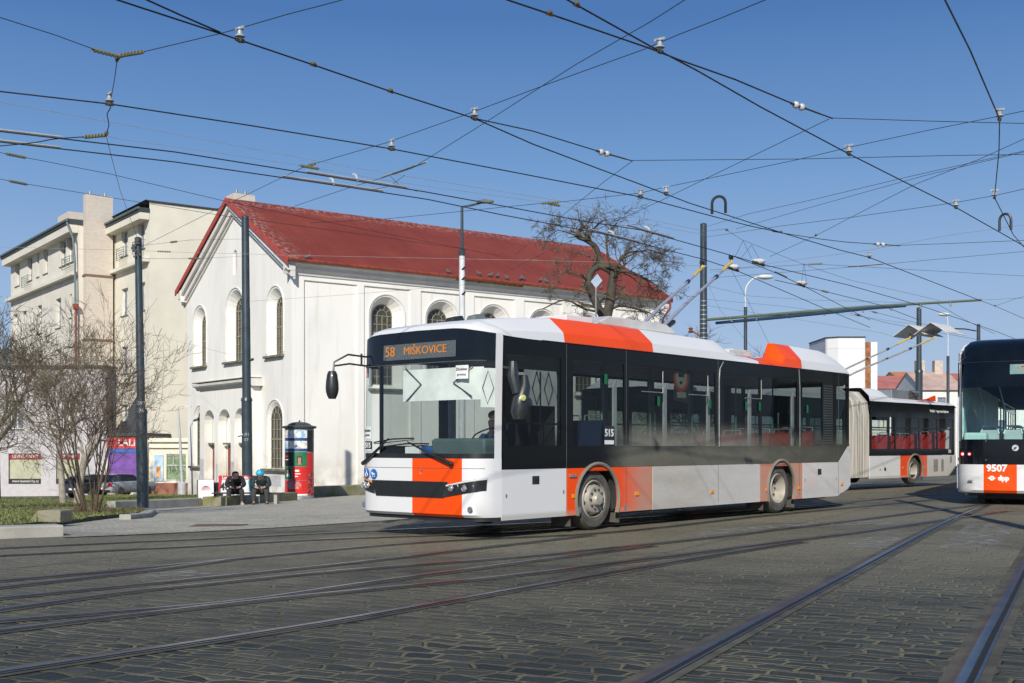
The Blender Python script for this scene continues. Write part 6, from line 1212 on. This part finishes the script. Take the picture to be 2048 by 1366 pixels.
def sitter(loc, rz, label, jacket, trousers, cap, shoe, hood, helmet=False):
    o = empty('person', loc, rz, label, 'person'); o.scale = (1.06, 1.2, 1.06)
    J = dict(pel=(0, 0, .5), sp=(.1, 0, .68), ch=(.26, 0, .86), nk=(.37, 0, .95), hb=(.43, 0, .98), hd=(.5, 0, 1.01), ht=(.5, 0, 1.1))
    nodes = [(J['pel'], .12), (J['sp'], .12), (J['ch'], (.12, .15)), (J['nk'], .055), (J['hb'], .07), (J['hd'], .088), (J['ht'], .07)]; edges = [(0, 1), (1, 2), (2, 3), (3, 4), (4, 5), (5, 6)]
    for s_ in (1, -1):
        i = len(nodes); nodes += [((.24, .17*s_, .9), .06), ((.34, .25*s_, .68), .045), ((.5, .1*s_, .6), .033), ((.56, .05*s_, .6), .034)]; edges += [(2, i), (i, i+1), (i+1, i+2), (i+2, i+3)]
        for k in range(4): f = len(nodes); zz_ = .025-.016*k; nodes += [((.585, (.045-.004*k)*s_, .6+zz_), .011), ((.605, (.01)*s_, .6+zz_-.004), .009)]; edges += [(i+3, f), (f, f+1)]
        f = len(nodes); nodes += [((.56, .03*s_, .635), .012), ((.585, .01*s_, .645), .01)]; edges += [(i+3, f), (f, f+1)]
        i = len(nodes); nodes += [((.06, .1*s_, .49), .085), ((.46, .17*s_, .5), .06), ((.42, .19*s_, .14), .035), ((.43, .19*s_, .07), .028)]; edges += [(0, i), (i, i+1), (i+1, i+2), (i+2, i+3)]
    skinmesh('body', nodes, edges, skin_m, o)
    jn = [((0, 0, .5), .15), ((.09, 0, .68), .155), ((.24, 0, .86), (.15, .18)), ((.33, 0, .93), .1)]; je = [(0, 1), (1, 2), (2, 3)]
    for s_ in (1, -1): i = len(jn); jn += [((.23, .19*s_, .89), .085), ((.34, .26*s_, .68), .072), ((.47, .12*s_, .605), .052)]; je += [(2, i), (i, i+1), (i+1, i+2)]
    skinmesh('jacket', jn, je, jacket, o)
    tn = [((0, 0, .48), .14)]; te = []
    for s_ in (1, -1): i = len(tn); tn += [((.08, .11*s_, .49), .11), ((.46, .18*s_, .5), .082), ((.43, .19*s_, .3), .07), ((.42, .19*s_, .13), .062)]; te += [(0, i), (i, i+1), (i+1, i+2), (i+2, i+3)]
    skinmesh('trousers', tn, te, trousers, o)
    for s_ in (1, -1): skinmesh('shoe', [((.38, .19*s_, .06), .062), ((.48, .2*s_, .055), .06), ((.62, .22*s_, .04), .045)], [(0, 1), (1, 2)], shoe, o)
    b = MB()
    if helmet: b.ball((.475, 0, 1.08), .135, 16, 10, (1.15, .95, .85)); h = b.build('helmet', cap, o); b = MB(); [b.tube([(.36, q, 1.14), (.47, q*1.1, 1.2), (.6, q, 1.13)], .012, 5) for q in (-.05, 0, .05)]; b.build('helmet_vent', blu, h)
    else: skinmesh('hood', [((.36, 0, .97), .11), ((.44, 0, 1.05), .115), ((.49, 0, 1.1), .1)], [(0, 1), (1, 2)], cap, o)
    b = MB(); b.ball((.59, 0, .985), .014, 8, 5, (1, .8, 1.5)); [b.ball((.575, q, 1.01), .009, 6, 4) for q in (.03, -.03)]; b.build('face_feature', M('face shade', (.3, .16, .12), .6), o)
    ph = MB(); ph.cb((.6, 0, .615), (.02, .07, .13)); p_ = ph.build('phone', black, None, bevel=.004); p_.location = loc; p_.rotation_euler = (0, 0, rz); p_.scale = (1.06, 1.2, 1.06); tag(p_, 'dark phone held by the '+('cyclist in the blue helmet' if helmet else 'hooded person on the bench'), 'phone')
    return o
dark_j = M('black jacket cloth', (.014, .015, .017), .85, bump=.3, bs=12); grey_t = M('dark grey trousers', (.035, .036, .04), .85, bump=.3, bs=14); teal = M('teal jersey', (.02, .2, .24), .8)
Yb = 41.3; zb_ = gz(gd(480, Yb).x, Yb)
pa = gd(470, Yb); sitter((pa.x, pa.y+.1, zb_), R(-78), 'person in a black hooded jacket sitting hunched over a phone on the bench', dark_j, grey_t, dark_j, M('black and white shoe', (.3, .3, .3), .6, var=.9, vs=12), True)
pb = gd(524, Yb); cy = sitter((pb.x, pb.y+.1, zb_), R(-88), 'person in a bright blue cycling helmet sitting hunched over a phone on the bench', M('dark teal black jacket', (.02, .03, .035), .8, var=.5, vs=6), M('charcoal trousers', (.05, .05, .052), .85), M('bright blue helmet', (.04, .42, .6), .5, var=.35, vs=18), M('brown shoe', (.1, .05, .035), .7), False, True)
skinmesh('jersey_panel', [((.06, .1, .6), .08), ((.16, .12, .72), .075), ((.2, .15, .78), .06)], [(0, 1), (1, 2)], teal, cy)
bn = empty('bench', ((pa.x+pb.x)/2+.25-.3, Yb+.16, zb_), 0, 'dark slatted bench with concrete feet on the plaza edge', 'bench'); b = MB(); [b.box((-1.25, -.2+.14*k, .4), (1.25, -.09+.14*k, .44)) for k in range(3)]; b.build('seat', M('dark bench slats', (.035, .04, .035), .7), bn, bevel=.006)
for q in (-1.0, 1.0): b = MB(); b.box((q-.06, -.15, 0), (q+.06, .2, .4)); b.build('foot', conc if q > 0 else black, bn, bevel=.01)
# driver and passengers
drv = empty('person', parent_mat(bus) @ Vector((.78, .82, .48)), BA+math.pi, 'bus driver in a light blue shirt behind the wheel of the trolleybus', 'person'); shirt = M('light blue shirt', (.32, .5, .8), .8)
nodes = [((0, 0, .5), .13), ((-.02, 0, .72), .13), ((0, 0, .92), (.12, .16)), ((.02, 0, 1.05), .055), ((.03, 0, 1.15), .08), ((.03, 0, 1.25), .085)]; edges = [(i, i+1) for i in range(5)]
for s_ in (1, -1):
    i = len(nodes); nodes += [((.02, .18*s_, .95), .06), ((.18, .26*s_, .74), .045), ((.4, .17*s_, .82), .032), ((.47, .15*s_, .84), .032)]; edges += [(2, i), (i, i+1), (i+1, i+2), (i+2, i+3)]
    for k in range(5): f = len(nodes); nodes += [((.5, (.15+.012*(k-2))*s_, .86), .01), ((.515, (.15+.012*(k-2))*s_, .84), .009)]; edges += [(i+3, f), (f, f+1)]
    i = len(nodes); nodes += [((.1, .1*s_, .46), .08), ((.45, .14*s_, .48), .06), ((.5, .14*s_, .1), .045)]; edges += [(0, i), (i, i+1), (i+1, i+2)]
skinmesh('body', nodes, edges, skin_m, drv); jn = [((0, 0, .5), .15), ((-.02, 0, .72), .155), ((0, 0, .92), (.14, .18)), ((.01, 0, 1.0), .09)]; je = [(0, 1), (1, 2), (2, 3)]
for s_ in (1, -1): i = len(jn); jn += [((.02, .19*s_, .95), .085), ((.17, .26*s_, .75), .07), ((.34, .2*s_, .8), .05)]; je += [(2, i), (i, i+1), (i+1, i+2)]
skinmesh('shirt', jn, je, shirt, drv); b = MB(); b.ball((.005, 0, 1.29), .095, 12, 8, (1, 1, .8)); b.build('hair', M('brown hair', (.06, .04, .03), .8), drv)
for x_, y_, z_, m_, lab in ((1.35, 3.0, 1.35, M('dark hair', (.02, .018, .015), .8), 'dark haired passenger seen through the tram windscreen'), (1.85, 3.1, 1.38, M('fair hair', (.4, .33, .25), .8), 'fair haired passenger in the tram near the right edge')):
    pm = parent_mat(tram) @ Vector((x_, y_, z_-.95)); p_ = empty('person', pm, TA-math.pi/2, lab, 'person'); skinmesh('body', [((0, 0, .45), .15), ((0, 0, .75), (.18, .14)), ((0, 0, .92), .06), ((0, 0, 1.05), .09)], [(0, 1), (1, 2), (2, 3)], dark_j, p_); b = MB(); b.ball((0, .0, 1.07), .125, 12, 8); b.build('hair', m_, p_)

# ================================================================ STREET THINGS
ac = gd(599, 50); col = empty('advertising_column', ac, 0, 'round advertising column covered with posters in front of the church corner', 'advertising column'); r = .615; kz = 50/F; H_ = lambda y_: CH+(HY-y_)*kz-ac.z
b = MB(); b.lathe([(r-.01, 0), (r-.01, H_(857))], n=40); b.build('drum', M('column grey', (.3, .31, .32), .7), col)
b = MB(); b.lathe([(r, 0), (r, .14), (r-.01, .14)], n=40); b.build('base_ring', steel, col)
b = MB(); b.lathe([(r-.01, H_(858)), (r+.1, H_(856)), (r+.12, H_(853)), (r+.04, H_(852)), (r*.85, H_(851)), (r*.74, H_(848)), (r*.5, H_(845)), (r*.2, H_(844)), (.001, H_(843.8))], n=40); b.lathe([(.04, H_(844.5)), (.05, H_(843)), (.02, H_(842)), (.04, H_(841)), (.001, H_(840))], n=12); b.build('cap', M('slate green cap', (.05, .065, .065), .5), col)
def poster(name, x0, x1, y0, y1, mat, d=.004, par=None):
    """x in 0..1 across the visible face of the drum"""
    f = lambda x: math.asin(max(-1, min(1, x*2-1))); b = MB(); a0, a1 = f(x0), f(x1); n = 10; rr = r+d
    b.grid([[Vector((math.sin(a0+(a1-a0)*i/n)*rr, -math.cos(a0+(a1-a0)*i/n)*rr, H_(y))) for i in range(n+1)] for y in (y0, y1)]); return b.build(name, mat, par or col, smooth=60)
pn2 = N('pale blue orange poster'); q = pn2.ramp(pn2.noise(2.2, 2), .46, .54); q2 = pn2.ramp(pn2.noise(5, 2), .48, .52); ppm = pn2.done(pn2.bsdf(pn2.mix(q2, pn2.mix(q, (.3, .5, .7), (.75, .5, .35)), (.75, .78, .8)), .3, coat=.4))
rp = M('red poster', (.62, .025, .02), .35, var=.06, coat=.3); gp2 = M('green poster', (.02, .17, .08), .4); bp_ = M('black poster', (.015, .018, .02), .4); navy = M('navy poster strip', (.02, .07, .2), .4)
for y0, y1 in ((861, 881), (882, 902)):
    for x0, x1 in ((.0, .36), (.365, .83)):
        p_ = poster('poster', x0, x1, y0, y1, ppm); poster('poster_strip', x0, x1, y1-5, y1, navy, .006, p_)
poster('poster', .0, .36, 904, 932, bp_); poster('poster_text', .06, .2, 911, 914, rp, .007); poster('poster_text', .06, .2, 918, 920, wht, .007)
p_ = poster('poster', .365, .83, 904, 932, gp2); poster('poster_portrait', .5, .68, 912, 926, M('dark hair print', (.06, .03, .02), .6), .007, p_); poster('poster_portrait', .54, .64, 915, 929, M('skin print', (.45, .22, .13), .6), .009, p_)
p_ = poster('poster', .0, .33, 933, 958, gp2); poster('poster_portrait', .08, .28, 937, 954, bp_, .007, p_); poster('poster_portrait', .13, .22, 939, 947, MATS['skin print'], .009, p_); poster('poster_portrait', .12, .24, 947, 953, wht, .01, p_)
p_ = poster('poster', .335, .83, 933, 959, rp); poster('poster_text', .44, .58, 939, 943, wht, .007, p_); poster('poster_text', .44, .62, 946, 948, wht, .007, p_); poster('poster_text', .44, .54, 951, 953, wht, .007, p_)
p_ = poster('poster', .0, .83, 960, 987, rp)
for s_, yy, w_ in (('Darujte', 964, .13), ('výjimečný', 969, .13), ('zážitek', 974, .13)):
    t_ = text('lettering', s_, .17, wht, p_, (0, 0, 0), X3, Z3, fatten=.003)
    for v in t_.data.vertices: a = (v.co.x-.15)/r; v.co = Vector((math.sin(a)*(r+.009), -math.cos(a)*(r+.009), v.co.z+H_(yy)))
poster('poster', .835, 1.0, 861, 903, bp_); poster('poster', .835, 1.0, 905, 945, rp); poster('poster', .835, 1.0, 946, 990, M('mixed poster', (.4, .05, .05), .4, var=.9, vs=9))
poster('torn_paper', .35, .85, 987, 990, wht)
# banner
bb = gd(478, 42.7); bz = lambda y_: CH+(HY-y_)/F*42.7-bb.z; bxr = lambda x_: (x_-478)/F*42.7
bn = empty('banner', bb, 0, 'red and white printed theatre banner behind the bench', 'banner'); b = MB(); b.box((bxr(437), 0, bz(992)), (bxr(519), .02, bz(951))); bk_ = b.build('cloth', M('white banner cloth', (.66, .68, .72), .6), bn)
b = MB(); b.box((bxr(437), -.006, bz(959)), (bxr(519), -.001, bz(951))); b.prism([(bxr(437), bz(992)), (bxr(440), bz(992)), (bxr(444), bz(959)), (bxr(437), bz(959))], Vector((0, -.005, 0)), X3, Z3, Y3*.003); b.build('red_border', M('banner red', (.5, .02, .04), .6), bn); text('lettering', 'Loutkové divadlo Jiskra', .15, wht, bn, (bxr(480), -.01, bz(955.2)), X3, Z3, sx=.92, fatten=.004)
text('lettering', '48', .38, M('black lettering', (.02, .02, .02), .6), bn, (bxr(450), -.008, bz(974)), X3, Z3, fatten=.01); text('lettering', 'www.jiskra.cz', .1, M('teal print', (.05, .35, .35), .6), bn, (bxr(500), -.008, bz(985)), X3, Z3)
b = MB(); b.prism([(0, 0), (.12, 0), (.1, .3), (.18, .42), (.05, .5), (-.05, .35)], Vector((bxr(499), -.006, bz(982))), X3, Z3, Y3*.004); b.build('printed_figure', MATS['teal print'], bn)
for x_ in (438, 518): b = MB(); b.tube([(bxr(x_), .03, -.1), (bxr(x_), .03, bz(951))], .02, 6); b.build('post', steel, bn)
# A board, bin
ab = gd(412, 47, .14); o = empty('a_board', ab, R(14), 'white and black folding pavement board with a round pink emblem', 'sign'); b = MB(); hb = .8
b.prism([(0, 0), (.03, 0), (.2, hb), (.17, hb)], Vector((-.3, 0, 0)), -Y3*1, Z3, X3*.6); b.v = [(x, -y-.15, z) for x, y, z in b.v]; f_ = b.build('front_panel', M('white board', (.68, .68, .68), .5), o); b = MB(); b.prism([(.05, 0), (.08, 0), (-.14, hb), (-.17, hb)], Vector((-.3, .3, 0)), -Y3, Z3, X3*.6); b.build('back_panel', black, o)
b = MB(); b.add([(-.36, -.17, 0), (-.31, -.17, 0), (-.31, .02, hb), (-.36, .02, hb), (-.36, .25, 0), (-.31, .25, 0)], [(0, 1, 2, 3), (3, 2, 5, 4), (0, 3, 4)]); b.build('side_frame', black, o)
for rr in (.17, .11, .05): b = MB(); b.tube([Vector((.0+rr*math.cos(t), -.1+.035-.0, .38+rr*math.sin(t))) for t in [i*math.pi/10 for i in range(20)]], .012, 4, closed=True); b.build('pink_ring', M('pink print', (.55, .1, .2), .6), f_)
lb = gd(433, 47.5, .14); o = empty('litter_bin', lb, 0, 'black round litter bin between the pavement board and the banner', 'bin'); b = MB(); b.lathe([(.2, 0), (.23, .05), (.24, .6), (.25, .66), (.2, .68), (.001, .64)], n=20); b.build('drum', black, o); b = MB(); b.lathe([(.245, .3), (.255, .32), (.245, .34)], n=20); b.build('ring', M('dark ring', (.05, .05, .05), .4), o)
# back of a diamond shaped road sign among the branches
sp_ = gd(1192, 44); sgn = empty('road_sign', sp_, 0, 'back of a diamond road sign on a thin post in front of the gnarled tree', 'sign'); zc = CH+(HY-562)/F*44-sp_.z
b = MB(); b.prism([(0, -.27), (.24, .02), (.05, .27), (-.2, -.02)], Vector((0, 0, zc)), X3, Z3, Y3*.01); b.build('sign_plate', M('dull blue sheet', (.28, .38, .5), .4), sgn, smooth=0); b = MB(); b.tube([(0, .03, -.2), (0, .03, zc)], .03, 8); b.build('post', steel, sgn)
# cars
def car(px, Y, rz, label, colr):
    o = empty('parked_car', gd(px, Y), rz, label, 'car', 'cars parked in front of the shops'); body = M(colr[0], colr[1], .3, .2, coat=.5); W = .87
    rows = []
    prof = [(-2.05, .32, .62, .86), (-2.02, .3, .8, .95), (-1.95, .3, .88, 1.0), (-.9, .28, .95, 1.0), (0, .28, .97, 1.0), (1.2, .28, .97, 1.0), (1.85, .3, .95, 1.0), (2.0, .34, .85, .96), (2.05, .4, .7, .9)]
    for x, z0, z1, w in prof: rows.append([Vector((x, -W*w*.9, z0)), Vector((x, -W*w, z0+.15)), Vector((x, -W*w, z1-.1)), Vector((x, -W*w*.93, z1)), Vector((x, W*w*.93, z1)), Vector((x, W*w, z1-.1)), Vector((x, W*w, z0+.15)), Vector((x, W*w*.9, z0))])
    b = MB(); b.grid(rows); b.add(rows[0], [tuple(range(8))]); b.add(rows[-1], [tuple(range(8))])
    g_ = [(-.75, .96, 1.0), (-.15, 1.4, .8), (1.0, 1.46, .78), (1.6, 1.35, .77), (1.92, .96, .95)]; cab = [[Vector((x, -W*w, .94)), Vector((x, -W*w*(1 if z < 1 else .98), z)), Vector((x, W*w*(1 if z < 1 else .98), z)), Vector((x, W*w, .94))] for x, z, w in g_]
    b.build('body', body, o, bevel=.03)
    b = MB(); b.grid([[Vector((x, -W*w*.97, .95)), Vector((x, -W*w*.9 if z > 1 else -W*w*.97, max(z-.05, .96))), Vector((x, W*w*.9 if z > 1 else W*w*.97, max(z-.05, .96))), Vector((x, W*w*.97, .95))] for x, z, w in g_]); b.build('glasshouse', M('car glass', (.02, .025, .03), .08, coat=.6), o)
    b = MB(); b.grid([[Vector((x, -W*w*.88, z)), Vector((x, 0, z+.03)), Vector((x, W*w*.88, z))] for x, z, w in ((-.12, 1.37, .8), (.4, 1.42, .8), (1.0, 1.43, .78), (1.62, 1.36, .77))]); b.build('roof', body, o)
    for s_ in (-1, 1):
        b = MB(); b.box((1.96, s_*W*.82-.13, .68), (2.06, s_*W*.82+.13, .9)); b.build('tail_light', MATS['red lens'], o, bevel=.02)
        b = MB(); b.ball((-1.95, s_*.62, .68), .14, 10, 6, (.7, 1, .6)); b.build('headlight', chrome, o)
        for x in (-1.25, 1.25): b = MB(); b.lathe([(.001, -.1), (.2, -.1), (.3, -.09), (.32, -.05), (.32, .05), (.3, .09), (.2, .1), (.001, .1)], o=(x, s_*W*.92, .32), ax=(0, 1, 0), n=20); b.build('wheel', rubber, o)
    b = MB(); b.box((2.0, -.26, .5), (2.07, .26, .61)); b.build('number_plate', wht, o); b = MB(); b.box((1.98, -.75, .32), (2.08, .75, .48)); b.build('bumper', black, o, bevel=.02)
car(247, 72, R(-112), 'silver hatchback parked in front of the purple shutter', ('silver car paint', (.38, .4, .43))); car(196, 71, R(-115), 'dark grey car mostly hidden behind the bare shrub', ('dark grey car paint', (.04, .045, .05)))
# ================================================================ FAR SIDE OF THE JUNCTION (right)
far = N('far white tiles'); bt = far.n('ShaderNodeTexBrick'); cmb = far.n('ShaderNodeCombineXYZ'); xo, yo, zo = far.xyz(); far.put(cmb.inputs[0], far.math('ADD', xo, yo)); far.t.links.new(zo, cmb.inputs[1]); far.t.links.new(cmb.outputs[0], bt.inputs[0]); bt.offset = 0; bt.inputs['Scale'].default_value = 1; bt.inputs['Brick Width'].default_value = 2.6; bt.inputs['Row Height'].default_value = 2.1; bt.inputs['Mortar Size'].default_value = .025
far.put(bt.inputs['Color1'], (.74, .74, .75)); far.put(bt.inputs['Color2'], (.68, .68, .7)); far.put(bt.inputs['Mortar'], (.5, .5, .52)); tile = far.done(far.bsdf(bt.outputs[0], .6))
Yt = 110; tx = lambda p_: (p_-CX)/F*Yt; tzz = lambda y_: CH+(HY-y_)/F*Yt
tw_ = empty('tower_building', (tx(1651), Yt, 0), 0, 'white tiled tower block with a brown strip, behind the trolleybuses', 'building'); wq = tx(1725)-tx(1651)
b = MB(); b.prism([(0, 0), (wq*.28, -.8), (wq, -.8), (wq, 6), (0, 6)], Vector((0, 0, -1)), X3, Y3, Z3*(tzz(677)+1)); b.build('wall', tile, tw_, smooth=0)
b = MB(); b.box((wq, .4, -1), (wq+.85, 6, tzz(683))); b.build('brown_strip', M('rusty brown cladding', (.28, .12, .05), .8, var=.4, vs=2), tw_); b = MB(); b.box((wq+.85, .2, -1), (tx(1756)-tx(1651), 6, tzz(683.5))); b.build('wall', tile, tw_, smooth=0); b = MB(); b.prism([(-.05, -.05), (wq*.28, -.87), (wq+.05, -.87), (wq+.05, 6), (-.05, 6)], Vector((0, 0, tzz(677))), X3, Y3, Z3*.12); b.build('roof', slate, tw_, smooth=0)
def house(p0, p1, Y, ye, yr, label, rm, wm, chim=()):
    x0, x1 = (p0-CX)/F*Y, (p1-CX)/F*Y; Z = lambda y_: CH+(HY-y_)/F*Y; o = empty('row_house', (x0, Y, 0), 0, label, 'house', 'far row houses with red roofs'); w = x1-x0; D = 10; hs_ = []
    for i in range(max(1, int(w/3))): xx = (i+.5)*w/max(1, int(w/3)); hs_ += [rect(xx-.5, Z(ye)-2.6, xx+.5, Z(ye)-1.0), rect(xx-.5, Z(ye)-5.6, xx+.5, Z(ye)-4.0)]
    b = MB(); b.holes(O, X3, Z3, nl, rect(0, -1, w, Z(ye)), [(h, h, .2) for h in hs_]); b.box((0, .3, -1), (w, D, Z(ye)-.05)); b.prism([(0, Z(ye)), (D, Z(ye)), (D/2, Z(yr))], Vector((0, 0, 0)), Y3, Z3, X3*w); b.build('wall', wm, o, smooth=0, fix=False)
    for h in hs_: b = MB(); b.prism(h, Vector((0, .2, 0)), X3, Z3, nl*.01); b.build('window', wgl, o, smooth=0)
    b = MB(); sl_ = (Z(yr)-Z(ye))/(D/2); [b.prism([(D/2-s_*(D/2+.4), Z(ye)-.4*sl_+.05), (D/2, Z(yr)+.05), (D/2, Z(yr)+.2), (D/2-s_*(D/2+.4), Z(ye)-.4*sl_+.2)], Vector((-.1, 0, 0)), Y3, Z3, X3*(w+.2)) for s_ in (1, -1)]; rf_ = b.build('roof', rm, o, smooth=0)
    for cx_ in chim: xc = (cx_-CX)/F*Y-x0; b = MB(); b.box((xc-.5, D/2-.5, Z(yr)-1.2), (xc+.5, D/2+.4, Z(yr)+1.6)); b.build('chimney', M('pale chimney', (.5, .42, .35), .8), rf_)
rt1 = M('faded red roof tiles', (.4, .14, .12), .8, var=.2, vs=.6); rt2 = M('pinkish weathered roof tiles', (.46, .33, .28), .8, var=.2, vs=.6)
house(1755, 1842, 150, 776, 750, 'far row house with a faded red roof behind the far trolleybus', rt1, M('far white render', (.72, .7, .66), .8)); house(1842, 1925, 140, 778, 742, 'far row house with a pinkish roof and chimneys left of the tram', rt2, MATS['far white render'], (1868, 1905)); house(1800, 1870, 185, 760, 742, 'farthest cream house with an orange roof peeping over the row', M('orange roof tiles', (.5, .2, .09), .8), cream); house(1925, 2300, 145, 776, 745, 'long far house hidden behind the tram', rt1, MATS['far white render'])
